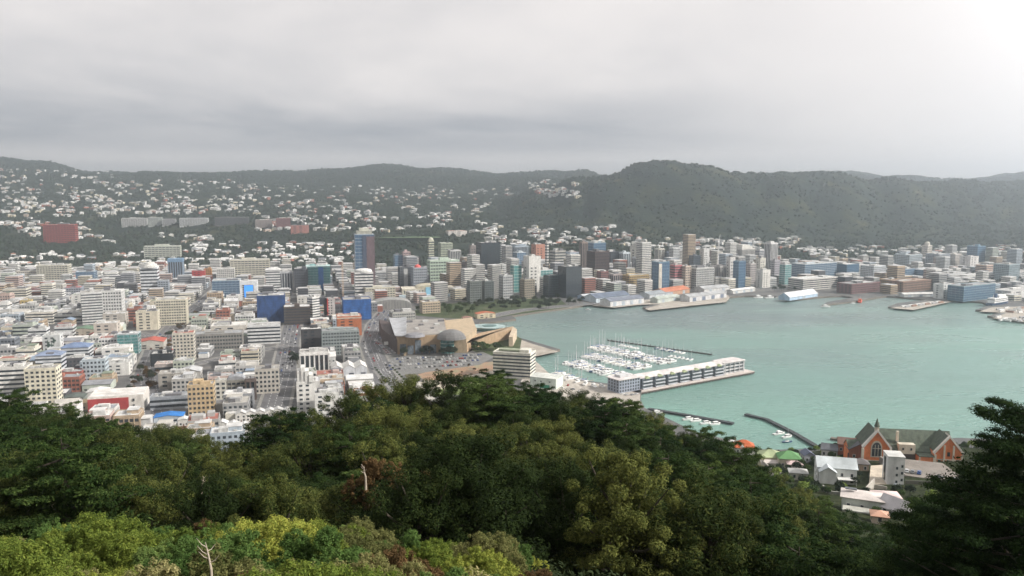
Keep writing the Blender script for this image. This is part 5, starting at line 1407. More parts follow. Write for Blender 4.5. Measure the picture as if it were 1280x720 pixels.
# brick monastery church
BR = M((.66, .21, .085), .8, .14, .6, key='church_brick', bump=.2, bscale=6); CRM = wallm((.66, .60, .50)); SL = M((.085, .105, .08), .75, .22, .5, key='slate')
p = PN(1097, 577); Zc = p.z
t = thing('monastery_church', (p.x, p.y + 2, Zc), R(-9), 'red brick gothic church with cream gable edges and a small spire', 'church')
MB().gwall(0, 8, -8, 12.6, 16, 15.0, 8.0, 'y').build('west_gable', BR, t)
MB().gable(0, 8.4, 7.1, 12.6, 16, 8.1, .1, 'y', .3).build('roof', SL, t)
for s in (-1, 1):
    # cream copings up the gable
    MB().extr([(s * 6.8, 6.1), (s * .0, 15.2), (s * .0, 16.4), (s * 7.3, 7.2)] if s > 0 else [(0, 15.2), (s * 6.8, 6.1), (s * 7.3, 7.2), (0, 16.4)], -1.1, 3.2 if s > 0 else .9).build('gable_coping', wallm((.72, .70, .66)), t)
    MB().box(s * 6.7, -.2, -7, 1.1, 1.6, 13).build('buttress', CRM, t)
# tall traceried window
def arch(w_, zb, zs, n=10):
    pts = [(-w_ / 2, zb), (w_ / 2, zb), (w_ / 2, zs)]
    for i in range(1, n): a_ = math.pi * i / n; pts.append((w_ / 2 * math.cos(a_), zs + w_ * .75 * math.sin(a_)))
    return pts + [(-w_ / 2, zs)]
MB().extr(arch(5.6, 1.6, 6.2), -.22, .1).build('window_surround', CRM, t)
wv = MB().extr(arch(4.4, 2.2, 6.2), -.32, .0).build('gothic_window', GLASS, t)
tr = MB()
for xx in (-.75, .75): tr.box(xx, -.38, 2.2, .28, .14, 6)
tr.box(0, -.38, 6.2, 4.2, .14, .25); tr.build('tracery', CRM, wv)
boxpart('string_course', CRM, t, 0, -.12, -.6, 14.2, .3, .6)
# bellcote spire
MB().box(0, 1.2, 14.6, 1.8, 1.8, 3.0).build('bellcote', CRM, t)
MB().cyl(0, 1.2, 17.6, 1.5, 4.4, 8, r2=.05).build('spire', SL, t)
# left low transept
MB().gwall(-9.5, 9, -8, 6, 10, 12, 3.5, 'x').build('transept', BR, t); MB().gable(-9.5, 9, 4.05, 6, 10, 3.5, .3, 'x').build('transept_roof', SL, t)
for k in (-12.5, -9.5): boxpart('window', GLASS, t, k, 4, -2, .9, .2, 4)
# long nave range running right and back
p2 = P(1200, 583, Zc); 
loc = Vector((p2.x - t.location.x, p2.y - t.location.y)); 
t2 = thing('monastery_wing', (p.x, p.y + 2, Zc), R(-9), 'long brick monastery range with slate roof and a cream-edged gable end', 'monastery')
MB().gwall(22, 17, -8, 36, 11, 13.5, 6.5, 'x').build('long_wall', BR, t2); MB().gable(22, 17, 5.55, 36.5, 11, 6.5, .5, 'x').build('long_roof', SL, t2)
MB().box(22, 9.0, -7, 24, 3, 10).build('cloister', wallm((.16, .14, .13)), t2); MB().exty([(7.2, 3.0), (10.6, 5.2), (10.6, 5.5), (7.2, 3.3)], 10, 35).build('cloister_roof', SL, t2)
cm = MB().box(17, 8.6, 2, 8, 4, 5).build('cream_bay', CRM, t2)
for k in (15, 19): link('window', wq, cm, (k, 6.55, 4)) 
boxpart('chimney', CRM, t2, 13.5, 12, 7, 1.2, 1.2, 5.5)
# right gable block with cream ribs
gx = 35.5
MB().gwall(gx, 9, -9, 13, 14, 14, 8, 'y').build('gable_block', BR, t2)
MB().gable(gx, 9.4, 5.1, 13, 14, 8, .1, 'y', .3).build('gable_roof', SL, t2)
for s in (-1, 1):
    MB().extr([(gx + 7.0, 4.2), (gx, 13.1), (gx, 14.3), (gx + 7.6, 5.0)] if s > 0 else [(gx, 13.1), (gx - 7.0, 4.2), (gx - 7.6, 5.0), (gx, 14.3)], 1.2, 8.0 if s > 0 else 2.8).build('gable_coping', wallm((.72, .69, .64)), t2)
for xx in (-6.3, -2.2, 2.2, 6.3): boxpart('pilaster', CRM, t2, gx + xx, 1.7, -9, .8, .8, 14 + (5 if abs(xx) < 3 else 0) - 1)
boxpart('white_side_wall', wallm((.70, .68, .64)), t2, gx + 6.62, 8.6, -9, .3, 13, 13.8)
for zz in (-2.6, 1.2): boxpart('string_course', CRM, t2, gx, 1.86, zz, 12.8, .4, .5)
for (xx, zz) in ((0, 3.2), (0, -1), (-4.3, -1)): link('window', MB().box(0, 0, 0, 1.3, .2, 2.2).mesh('window', GLASS), t2, (gx + xx, 1.98, zz))
MB().box(gx - 10.5, 5.0, -8, 7, 7, 10.5).build('low_block', BR, t2); MB().box(gx - 10.5, 5.0, 2.5, 7.6, 7.6, .4).build('low_block_roof', SL, t2)
for xx in (-3.4, 3.4): boxpart('pilaster', CRM, t2, gx - 10.5 + xx, 1.4, -8, .7, .5, 10.4)
boxpart('string_course', CRM, t2, gx - 10.5, 1.45, -2.6, 6.6, .3, .5)
# forecourt, retaining wall
fc = [PN(*q) for q in ((1086, 607), (1112, 607), (1106, 588), (1088, 590))]
mb = MB(); mb.prism([(q.x, q.y) for q in fc], min(q.z for q in fc) - 6, max(q.z for q in fc) + .3); tag(mb.build('forecourt', M((.46, .40, .32), key='forecourt')), 'pale paved forecourt below the brick church', 'forecourt', kind='structure')
q1, q2 = PN(1125, 592), PN(1196, 600)
Zt = max(near_z(q1.x, q1.y), near_z(q2.x, q2.y), near_z(q2.x, q2.y + 10), near_z(q1.x, q1.y + 8)) + .4
mb = MB(); mb.prism([(q1.x, q1.y - 6), (q2.x + 3, q2.y - 8), (q2.x + 5, q2.y + 22), (q1.x, q1.y + 22)], Zt - 14, Zt)
tag(mb.build('terrace_yard', M((.20, .18, .16), key='yard2')), 'grey parking yard on a walled terrace before the monastery', 'yard', kind='structure')
YARD = (q1, q2, Zt)
for xx, yy, rr_ in ((0, 8, 13), (18, 14, 13), (32, 12, 14)):
    FOOT.append((t2.location.x + xx, t2.location.y + yy, rr_))

# garden walls, steps and a lane between the houses below the church
def gwall_(pts, h, label, col=(.50, .47, .42)):
    pp_ = [PN(*a_) for a_ in pts]; t = thing('retaining_wall', (pp_[0].x, pp_[0].y, pp_[0].z), 0, label, 'wall'); mb = MB()
    for i_, (a_, b_) in enumerate(zip(pp_, pp_[1:])):
        d_ = b_ - a_; m__ = (a_ + b_) / 2 - pp_[0]; mb.box(m__.x, m__.y, min(a_.z, b_.z) - pp_[0].z - 3 + .004 * i_, math.hypot(d_.x, d_.y) + .3, .5, h + 3 + abs(d_.z), math.atan2(d_.y, d_.x))
    mb.build('wall', wallm(col), t)
gwall_([(1078, 618), (1092, 612), (1108, 612)], 1.4, 'pale retaining wall at the foot of the church forecourt')
gwall_([(1028, 613), (1040, 617), (1058, 619)], .9, 'grey garden wall below the big white house', (.36, .36, .33))
gwall_([(1132, 606), (1165, 608), (1196, 604)], 2.0, 'dark stone wall below the monastery yard', (.12, .12, .10))
gwall_([(952, 592), (975, 596), (998, 596)], .6, 'low cream garden wall below the green-roofed villas')
villa(1062, 566, 9, 8, 4.5, -20, (.40, .16, .10), (.20, .13, .11), 'brown-roofed brick cottage between the jetty and the church', 'gable_x', 2.6, (3, 1), 'cottage')
villa(1078, 590, 7, 6, 3.5, -10, (.45, .34, .26), (.16, .15, .15), 'small brown cottage beside the church forecourt', 'hip', 2.2, (2, 1), 'cottage')
villa(1040, 572, 8, 7, 4.0, -25, (.62, .62, .60), (.15, .16, .18), 'small white cottage with a dark roof behind the big white house', 'gable_x', 2.4, (3, 1), 'cottage')
villa(1000, 600, 8, 6, 3.2, -12, (.60, .57, .50), (.50, .50, .48), 'low pale outbuilding below the vivid green roof', 'hip', 1.6, (2, 1), 'outbuilding')
villa(925, 584, 8, 6, 3.0, -8, (.58, .56, .50), (.42, .42, .40), 'low grey outbuilding below the orange-roofed house', 'hip', 1.5, (2, 1), 'outbuilding')

# ------------------------------------------------------------------ cars
CARC = [('white', (.72, .72, .71)), ('silver', (.45, .46, .47)), ('grey', (.18, .19, .2)), ('black', (.02, .02, .022)), ('red', (.35, .03, .03)), ('blue', (.04, .09, .25))]
cars = []
for cname, cc in CARC:
    mb = MB(); mb.m = 0
    mb.exty([(-.85, .28), (.85, .28), (.88, .6), (.82, .82), (-.82, .82), (-.88, .6)], -2.15, 2.15)
    mb.box(-.15, 0, .82, 2.5, 1.5, .14, tx=.97); 
    mb.m = 1; mb.box(-.15, 0, .93, 2.45, 1.44, .38, tx=.80, ty=.9)
    mb.m = 0; mb.box(-.15, 0, 1.31, 1.9, 1.26, .07)
    mb.m = 2
    for sx in (-1.35, 1.35):
        for sy in (-.78, .78):
            n0 = len(mb.v); mb.exty([(.0, .0), (.0, .0), (.0, .0)], 0, 0) if False else None
            pr = [(sx + .33 * math.cos(a), .33 + .33 * math.sin(a)) for a in [2 * math.pi * i / 10 for i in range(10)]]
            mb.extr(pr, sy - .11, sy + .11)
    cars.append((cname, mb.mesh('parked_car', [M(cc, .3, .04, key='paint_' + cname), M((.02, .025, .03), .15, key='carglass'), M((.02, .02, .02), key='tyre')])))
def car(x, y, z, rz, label, group, q):
    i = q.choice([0, 0, 0, 1, 1, 1, 2, 2, 3, 4, 5])
    o = link('parked_car', cars[i][1], None, (x, y, z), rz)
    tag(o, cars[i][0] + ' ' + label, 'car', group); o['shared'] = 1
    return o
q = random.Random(12); ncar = 0
for ri, (pa, pb, nm) in enumerate([((489, 462), (596, 455), 'nearest the bare ground'), ((487, 457.5), (600, 450.5), 'second from the bare ground'), ((487, 453.5), (600, 447), 'in the middle of the car park'), ((490, 449.5), (604, 443.5), 'nearest the museum')]):
    a, b = P(*pa), P(*pb); d = b - a; n = int(d.length / 2.9); ang = math.atan2(d.y, d.x)
    for k in range(n):
        if q.random() < .2: continue
        x_, y_ = a.x + d.x * k / n, a.y + d.y * k / n
        car(x_, y_, 3.02, ang + math.pi / 2 + q.uniform(-.05, .05), 'car in the museum car park row ' + nm, 'cars in the museum car park', q)
for ri, (pa, pb) in enumerate([((468, 424), (488, 444)), ((476, 422), (496, 443))]):
    a, b = P(*pa), P(*pb); d = b - a; n = int(d.length / 3.2); ang = math.atan2(d.y, d.x)
    for k in range(n):
        if q.random() < .3: continue
        car(a.x + d.x * k / n, a.y + d.y * k / n, 3.02, ang + math.pi / 2, 'car in the small car park left of the museum', 'cars west of the museum', q)
for (pts, wid, nm, stp) in [([(184, 470), (198, 430), (226, 400), (262, 372)], 20, 'on the wide avenue', 17), ([(354, 470), (362, 425), (366, 405)], 17, 'on the inland street', 11), ([(478, 468), (462, 430), (470, 405), (484, 388)], 18, 'on the quayside road', 13)]:
    pp_ = [P(*q_, 3) for q_ in pts]
    for a, b in zip(pp_, pp_[1:]):
        d = b - a; ang = math.atan2(d.y, d.x); u_ = d.normalized(); n_ = Vector((-u_.y, u_.x, 0)); k = 4
        while k < d.length:
            for off in (-.45, -.15, .15, .45):
                if q.random() < .45:
                    c = a + u_ * (k + q.uniform(-3, 3)) + n_ * off * wid
                    car(c.x, c.y, 3.035, ang, 'car ' + nm, 'cars ' + nm, q)
            k += stp
for k, (px, py) in enumerate([(678, 483), (684, 485), (692, 487), (697, 481), (703, 485), (710, 482), (690, 492), (700, 491), (716, 487), (724, 490)]):
    c = P(px, py); car(c.x, c.y, 3.02, q.uniform(0, 3), 'car parked on the boatyard apron', 'cars on the boatyard apron', q)
for k in range(5):
    u_ = (.12, .22, .34, .62, .93)[k]; c = YARD[0].lerp(YARD[1], u_)
    car(c.x, c.y - 3 + (3 if k < 3 else 0), YARD[2] + .01, R((60, 60, 60, -9, -9)[k]), ['car', 'car', 'car', 'car', 'car'][k] + ' parked in the monastery yard', 'cars in the monastery yard', q)
for k, (px, py) in enumerate([(778, 493), (783, 494), (790, 494), (795, 493)]):
    c = P(px, py); car(c.x, c.y, 3.05, R(35), 'car at the root of the finger wharf', 'cars at the wharf root', q)
# hauled-out boats on the apron
for k, (px, py) in enumerate([(704, 473), (712, 475), (722, 478), (732, 481), (700, 479), (742, 484), (752, 484)]):
    o = boat([2, 3, 2, 3, 2, 3, 2][k], P(px, py, 3), R(20 + 17 * k), ['white launch', 'white cruiser'][k % 2] + ' hauled out on the boatyard apron', 'boats on the apron'); o.location.z = 3.6
# containers on the right wharf
q = random.Random(8); cm_ = [(n, MB().box(0, 0, 0, 12, 2.4, 2.6).box(6.02, 0, .2, .1, 2.1, 2.2).box(0, 1.22, .1, 11.6, .06, .2).mesh('shipping_container', M(c, .6, .15, .4, key='cont' + n))) for n, c in (('white', (.66, .66, .65)), ('rust-brown', (.28, .17, .13)), ('blue', (.1, .2, .36)), ('grey', (.34, .34, .35)))]
for k in range(46):
    px = q.uniform(1246, 1300); py = q.uniform(385, 402)
    if not (384 + (px - 1240) * .02 < py < 391 or py > 395.5): continue
    c = P(px, py); n, me = cm_[q.choice([0, 0, 0, 0, 0, 1, 2, 3, 3, 3])]
    o = link('shipping_container', me, None, (c.x, c.y, 3.03), R(30) + (math.pi / 2 if q.random() < .2 else 0)); tag(o, n + ' container on the right-hand wharf', 'container', 'containers on the right wharf'); o['shared'] = 1
for k in range(12):
    c = P(1130 + k * 4.2, 383.5 - k * .55 + (k % 2)); n, me = cm_[(0, 3, 0, 1)[k % 4]]
    o = link('shipping_container', me, None, (c.x, c.y, 3.03), R(30)); tag(o, n + ' container on the long wharf finger', 'container', 'containers on the wharf finger'); o['shared'] = 1
# ------------------------------------------------------------------ infill blocks of the city
def near_seg(x, y, pad):
    for (a, b, hw) in SEG:
        dx, dy = b[0] - a[0], b[1] - a[1]; L2 = dx * dx + dy * dy
        t_ = max(0, min(1, ((x - a[0]) * dx + (y - a[1]) * dy) / L2))
        if math.hypot(x - a[0] - dx * t_, y - a[1] - dy * t_) < hw + pad: return True
    return False
SH2 = [(p[0], p[1]) for p in poly]
def inpoly(x, y, pts):
    r = False; j = len(pts) - 1
    for i in range(len(pts)):
        xi, yi = pts[i]; xj, yj = pts[j]
        if (yi > y) != (yj > y) and x < (xj - xi) * (y - yi) / (yj - yi) + xi: r = not r
        j = i
    return r
PARKS = [[(P(a, b).x, P(a, b).y) for a, b in pl] for pl in (
    [(470, 400), (500, 388), (560, 376), (640, 370), (720, 371), (740, 390), (640, 402), (600, 416), (520, 412)],
    [(470, 480), (470, 446), (500, 440), (620, 436), (700, 436), (780, 480), (800, 500), (600, 510), (500, 540), (470, 480)],
    [(462, 446), (462, 405), (500, 405), (520, 446)],
    [(730, 372), (930, 362), (1240, 372), (1300, 380), (1300, 410), (730, 395)])]
COLS = [((.42, .42, .41), 'mid-grey'), ((.30, .31, .33), 'slate-grey'), ((.70, .70, .68), 'white'), ((.68, .68, .67), 'white'), ((.56, .57, .57), 'light grey'), ((.68, .67, .64), 'white'), ((.68, .67, .64), 'white'), ((.66, .63, .55), 'off-white'), ((.60, .55, .44), 'cream'), ((.48, .47, .45), 'grey'), ((.36, .36, .36), 'dark grey'), ((.40, .46, .52), 'pale blue'),
        ((.34, .14, .10), 'brick-red'), ((.46, .36, .26), 'tan'), ((.10, .10, .11), 'charcoal'), ((.46, .50, .44), 'pale green'), ((.52, .40, .36), 'dusty pink')]
ROOFS = [((.64, .64, .63), 'white'), ((.52, .53, .54), 'light grey'), ((.60, .60, .59), 'pale'), ((.66, .65, .63), 'white'), ((.42, .42, .42), 'grey'), ((.28, .29, .31), 'dark'), ((.36, .15, .12), 'red'), ((.50, .48, .44), 'beige'), ((.24, .30, .38), 'blue-grey'), ((.22, .26, .20), 'green-grey'), ((.66, .65, .63), 'white'), ((.6, .6, .6), 'pale')]
ZONES = [  # landmark the label leans on (column range, row range)
    (0, 110, 300, 352, 'near the big cream slab'), (0, 110, 352, 410, 'left of the slim pale tower'), (0, 110, 410, 560, 'among the blue hipped roofs'),
    (110, 210, 300, 380, 'around the rounded white tower'), (110, 210, 380, 430, 'near the cream hotel'), (110, 235, 430, 560, 'close to the wide avenue'),
    (210, 330, 300, 370, 'behind the blue screen tower'), (210, 350, 370, 420, 'between avenue and blue-netted tower'), (235, 372, 420, 470, 'behind the tan apartments'), (235, 372, 470, 560, 'around the tan apartments'),
    (330, 470, 300, 372, 'around the teal glass tower'), (350, 480, 372, 430, 'between the two blue-netted buildings'), (350, 480, 430, 560, 'near the three-gabled shed'),
    (470, 600, 300, 420, 'behind the town hall'), (600, 740, 300, 420, 'among the black glass towers'), (740, 900, 300, 420, 'behind the wharf sheds'), (900, 1060, 300, 420, 'at the harbour head'), (1060, 1600, 300, 420, 'behind the right-hand wharf')]
def zone(px, py):
    for a, b, c, d, n in ZONES:
        if a <= px < b and c <= py < d: return n
    return 'in the inner city'
q = random.Random(77)
cells = []
ca, sa = math.cos(GRID), math.sin(GRID)
for gy in range(20, 100):
    for gx in range(-70, 20):
        sx_, sy_ = 27, 25
        lx = gx * sx_ + (6 if gx % 3 == 0 else 0); ly = gy * sy_ + (8 if gy % 3 == 0 else 0)
        x = lx * ca - ly * sa; y = lx * sa + ly * ca
        if 560 < y < 1980: cells.append((x, y, 1, 15))
ca2, sa2 = math.cos(R(28)), math.sin(R(28))
for gy in range(10, 90):
    for gx in range(-10, 90):
        lx = gx * 36; ly = gy * 33; x = lx * ca2 - ly * sa2; y = lx * sa2 + ly * ca2
        if 1250 < y < 2250 and x / y > -.13: cells.append((x, y, 2, 28))
cand = []
for (x, y, zn, yaw) in cells:
    px, py = proj(x, y, 3)
    if px < -30 or px > 1310: continue
    if zn == 1 and px > 500: continue
    if zn == 2 and px <= 500: continue
    if not inpoly(x, y, SH2) or near_z(x, y) > 0 or far_z(x, y, False) > 2.5: continue
    if any(inpoly(x, y, pk) for pk in PARKS): continue
    if near_seg(x, y, 11 if y < 1000 else 9): continue
    if any(math.hypot(x - fx, y - fy) < fr + 8 for fx, fy, fr in FOOT): continue
    if py < 330 or q.random() < .05: continue
    cand.append((x, y, yaw, px, py))
cand.sort(key=lambda c: c[1])
n_ind = 0; far_mb = {}
for (x, y, yaw, px, py) in cand:
    col, cn_ = q.choice(COLS); rc, rn_ = q.choice(ROOFS)
    w_ = q.uniform(17, 26); d_ = q.uniform(15, 23)
    h = q.choice([7, 8, 9, 10, 12, 14, 17]) * q.uniform(.9, 1.15)
    if y > 1300 and q.random() < .35: h *= q.uniform(1.3, 2.0)
    if px > 500 and q.random() < .6: h *= q.uniform(1.4, 2.8) if px < 940 else q.uniform(1.1, 1.7)
    if y < 850: h = min(h, 14)
    rz = R(yaw + q.uniform(-3, 3)) + (math.pi / 2 if q.random() < .3 else 0)
    hn = 'low' if h < 9 else 'mid-rise' if h < 16 else 'taller'
    lab = '%s %s building with a %s roof %s' % (hn, cn_, rn_, zone(px, py))
    if n_ind < 300:
        n_ind += 1
        if q.random() < .28 and h < 14:
            t = thing('city_building', (x, y, 3), rz, lab.replace('with a', 'with a pitched'), 'building', 'ordinary city buildings')
            MB().gwall(0, 0, 0, w_, d_, h, h * .28, 'x').build('wall', wallm(col), t)
            MB().gable(0, 0, h, w_, d_, h * .28, .5, 'x').build('roof', roofm(rc), t)
            wm_ = MB().box(0, 0, 0, w_ * .1, .2, 1.5).mesh('window', GLASS)
            for fl in range(int(h // 3.4)):
                for i in range(4): link('window', wm_, t, (-w_ / 2 + w_ * (i + .5) / 4, -d_ / 2, 1 + fl * 3.3))
        else:
            st = q.choice(['ribbon', 'grid', 'grid', 'punch', 'punch', 'blank']) if y < 1150 else q.choice(['ribbon', 'grid', 'grid', 'blank'])
            t = make_building('city_building', x, y, 3, w_, d_, h, rz, col, st, lab, 'building', 'ordinary city buildings', roofc=rc, detail=2 if y < 1150 else 1)
            if q.random() < .55:
                s_ = q.choice([-1, 1]); aw, ad, ah = w_ * q.uniform(.25, .4), d_ * q.uniform(.4, .8), h * q.uniform(.35, .7)
                c_an = q.choice(COLS)[0]
                an = MB().box(s_ * (w_ / 2 + aw / 2 + .05), d_ * q.uniform(-.15, .1), 0, aw, ad, ah).build('annex', wallm(c_an), t)
                MB().box(s_ * (w_ / 2 + aw / 2 + .05), 0, ah + .01, aw + .3, ad * .9, .3).build('roof', roofm(q.choice(ROOFS)[0]), an)
            if q.random() < .4:
                MB().box(w_ * .2, d_ * .1, h + .14, w_ * .45, d_ * .6, 3).build('upper_storey', wallm(col), t)
                MB().box(w_ * .2, d_ * .1, h + 3.15, w_ * .48, d_ * .64, .3).build('upper_roof', roofm(rc), t)
    else:
        mb = far_mb.setdefault(cn_, (MB(), col))[0]
        mb.m = 0; mb.box(x, y, 3, w_, d_, h, rz)
        mb.m = 1
        for fl in range(int(h // 3.6)): mb.box(x, y, 4.4 + fl * 3.6, w_ + .2, d_ + .2, 1.5, rz)
        mb.m = 2; mb.box(x, y, 3 + h, w_ - 1, d_ - 1, .4, rz)
for cn_, (mb, col) in far_mb.items():
    tag(mb.build('distant_buildings', [wallm(col), GLASS, roofm((.5, .5, .5))]), 'many small %s buildings packed between the towers' % cn_, 'buildings', kind='stuff')
print('infill', len(cand), n_ind)

# ------------------------------------------------------------------ houses on the hills
def lum(px, py):
    return mnoise.noise(Vector((px / 28.0, py / 7.0, 1.7))) + .5 * mnoise.noise(Vector((px / 9.0, py / 3.0, 4.7)))
HZ = [  # px0,px1,py0,py1,count,threshold,name
    (0, 150, 212, 224, 22, -.3, 'on the far-left ridge'),
    (0, 320, 226, 246, 80, -.15, 'on the upper left hillside'), (0, 320, 246, 272, 150, -.25, 'on the middle left hillside'), (0, 130, 274, 300, 30, .1, 'around the red brick block'),
    (320, 640, 233, 250, 65, -.1, 'below the central ridge'), (320, 480, 250, 290, 85, -.2, 'behind the tallest skyscraper'), (480, 620, 244, 292, 55, .1, 'above the sports field'),
    (660, 726, 226, 250, 34, -.1, 'on the spur between the hills'), (225, 450, 305, 332, 80, -.3, 'above the teal glass tower'), (0, 230, 318, 338, 40, -.1, 'along the foot of the left slope'),
    (610, 800, 285, 308, 75, -.3, 'behind the black skyscraper'), (800, 1000, 298, 316, 60, -.3, 'at the foot of the wooded hill'), (1000, 1290, 309, 322, 60, -.3, 'at the foot of the hazy hill'), (130, 330, 284, 305, 12, .3, 'in the dark wooded gully')]
HC = [((.80, .80, .78), 'white'), ((.80, .80, .78), 'white'), ((.70, .68, .62), 'off-white'), ((.64, .58, .44), 'cream'), ((.50, .50, .48), 'grey'), ((.58, .46, .38), 'beige'), ((.44, .18, .13), 'brick')]
HR = [((.66, .66, .65), 'pale'), ((.60, .60, .60), 'light grey'), ((.40, .41, .42), 'grey'), ((.22, .23, .25), 'dark'), ((.42, .20, .15), 'red'), ((.70, .69, .67), 'white')]
hmesh = {}
def house_mesh(ci, ri, var):
    k = (ci, ri, var)
    if k not in hmesh:
        w_, d_, h = [(13, 10, 6), (16, 10, 7), (11, 10, 8.5), (19, 11, 6)][var]
        mb = MB(); mb.box(0, 0, -6, w_, d_, h + 6); mb.m = 1
        for fl in range(1 if h < 7 else 2):
            for i in range(4): mb.box(-w_ / 2 + w_ * (i + .5) / 4, -d_ / 2, 1.4 + fl * 3.2, w_ * .12, .2, 1.5)
            for s in (-1, 1): mb.box(s * w_ / 2, 0, 1.4 + fl * 3.2, .2, 2.4, 1.4)
        rb = MB()
        if var in (0, 2): rb.hip(0, 0, h, w_, d_, 3.0, .6)
        else: rb.gable(0, 0, h, w_, d_, 3.0, .6, 'x')
        hmesh[k] = (mb.mesh('hill_house', [wallm(HC[ci][0]), GLASS]), rb.mesh('roof', roofm(HR[ri][0])))
    return hmesh[k]
q = random.Random(5); placed = []; allh = []
gridh = {}
for (x0, x1, y0, y1, cnt, th, nm) in HZ:
    k = tr_ = 0
    cnt = int(cnt * 1.7)
    while k < cnt and tr_ < cnt * 30:
        tr_ += 1
        px = q.uniform(x0, x1); py = q.uniform(y0, y1)
        if lum(px, py) < th: continue
        if 150 < px < 315 and 268 < py < 290: continue
        p = hit(px, py, 1700, 6400, 14)
        if p is None or p.z < 4: continue
        key = (int(p.x // 17), int(p.y // 17))
        if key in gridh or any(math.hypot(p.x - fx, p.y - fy) < fr + 8 for fx, fy, fr in FOOT[-60:]): continue
        gridh[key] = 1; k += 1; allh.append((p, nm, px, py))
allh.sort(key=lambda a: a[0].y)
far_h = {}
for i, (p, nm, px, py) in enumerate(allh):
    ci = q.choice([0, 1, 0, 1, 2, 3, 4, 5, 6]); ri = q.choice([0, 0, 1, 1, 2, 3, 5, 5, 0, 4 if q.random() < .5 else 5]); var = q.randrange(4); rz = q.uniform(-.7, .7) + math.atan2(p.x, p.y) * -1
    if i < 300:
        a, b = house_mesh(ci, ri, var)
        o = link('hill_house', a, None, (p.x, p.y, p.z), rz)
        link('roof', b, o)
        tag(o, '%s %s house with a %s roof %s' % (['small', 'long', 'tall', 'wide'][var], HC[ci][1], HR[ri][1], nm), 'house', 'houses scattered over the hills')
    else:
        w_, d_, h = [(13, 10, 6), (16, 10, 7), (12, 11, 8.5), (22, 12, 7)][var]
        mb = far_h.setdefault(ci, MB()); mb.m = 0; mb.box(p.x, p.y, p.z - 5, w_ * 1.25, d_, h + 6, rz)
        mb.m = 1; mb.box(p.x - math.sin(-rz) * d_ * .5, p.y - math.cos(rz) * d_ * .5, p.z + 1.5, w_ * .7, .6, 1.6, rz)
        mb.m = 2 + ri % 3; mb.box(p.x, p.y, p.z + h, w_ * 1.3, d_ * 1.15, 2.6, rz, tx=.35, ty=.2)
for ci, mb in far_h.items():
    tag(mb.build('distant_houses', [wallm(HC[ci][0]), GLASS, roofm(HR[0][0]), roofm(HR[3][0]), roofm(HR[2][0])]), 'countless tiny %s houses dotted over the upper hillsides' % HC[ci][1], 'houses', kind='stuff')
print('houses', len(allh))
# ------------------------------------------------------------------ vegetation
PINE = foliage('pine', (.008, .015, .006), (.025, .039, .011), (.155, .165, .045), .12)
MACRO = foliage('macro', (.007, .015, .006), (.018, .036, .010), (.080, .115, .032), .12)
SHRUB1 = foliage('shrub_lime', (.045, .080, .018), (.150, .195, .036), (.400, .400, .085), .3)
SHRUB2 = foliage('shrub_olive', (.050, .060, .022), (.150, .155, .055), (.330, .290, .140), .25)
SHRUB3 = foliage('shrub_green', (.035, .075, .020), (.090, .150, .040), (.200, .260, .080), .3)
BRN = foliage('brown_scrub', (.04, .028, .014), (.10, .065, .03), (.20, .12, .055), .2)
FARF = foliage('far_foliage', (.017, .027, .019), (.026, .038, .025), (.040, .052, .030), 0)
BARK = M((.065, .055, .042), .9, .25, .8, key='bark', bump=.5, bscale=3); DEADW = M((.42, .36, .29), .9, .15, 1, key='deadwood')
def leafcloud(rg, C_, rad, n, size, aspect=1.0, up=.35, shell=.55, flat=1.0, out=.0):
    """n leaf quads round each centre; returns V,F"""
    C_ = np.asarray(C_, dtype=np.float32); k = len(C_)
    rad = np.broadcast_to(np.asarray(rad, dtype=np.float32), (k,))
    D = rg.normal(size=(k, n, 3)).astype(np.float32); D /= np.linalg.norm(D, axis=2, keepdims=True)
    rr_ = shell + (1 - shell) * rg.random((k, n, 1)).astype(np.float32)
    off = D * rr_ * rad[:, None, None]; off[:, :, 2] *= flat
    pos = (C_[:, None, :] + off).reshape(-1, 3)
    Dn = D.reshape(-1, 3).copy(); Dn[:, 2] += up
    nrm = Dn + rg.normal(size=Dn.shape) * .45; nrm /= np.linalg.norm(nrm, axis=1, keepdims=True)
    tan = rg.normal(size=Dn.shape) + Dn * out
    tan -= nrm * np.sum(tan * nrm, axis=1, keepdims=True); tan /= np.linalg.norm(tan, axis=1, keepdims=True) + 1e-6
    bit = np.cross(nrm, tan)
    s = size * (.6 + .8 * rg.random((len(pos), 1)))
    a = tan * s * aspect; b = bit * s * .5
    # diamond-shaped leaves
    V_ = np.stack([pos - a, pos - b * 1.0, pos + a, pos + b * 1.0], axis=1).reshape(-1, 3)
    F_ = np.arange(len(V_)).reshape(-1, 4)
    return V_, F_
def crown_mesh(name, V_, F_, mat):
    me = bpy.data.meshes.new(name); V_ = V_.astype(np.float32)
    me.vertices.add(len(V_)); me.vertices.foreach_set('co', V_.ravel())
    me.loops.add(F_.size); me.loops.foreach_set('vertex_index', F_.astype(np.int32).ravel())
    me.polygons.add(len(F_)); me.polygons.foreach_set('loop_start', np.arange(0, F_.size, 4, dtype=np.int32))
    me.update(calc_edges=True); me.materials.append(mat)
    return me
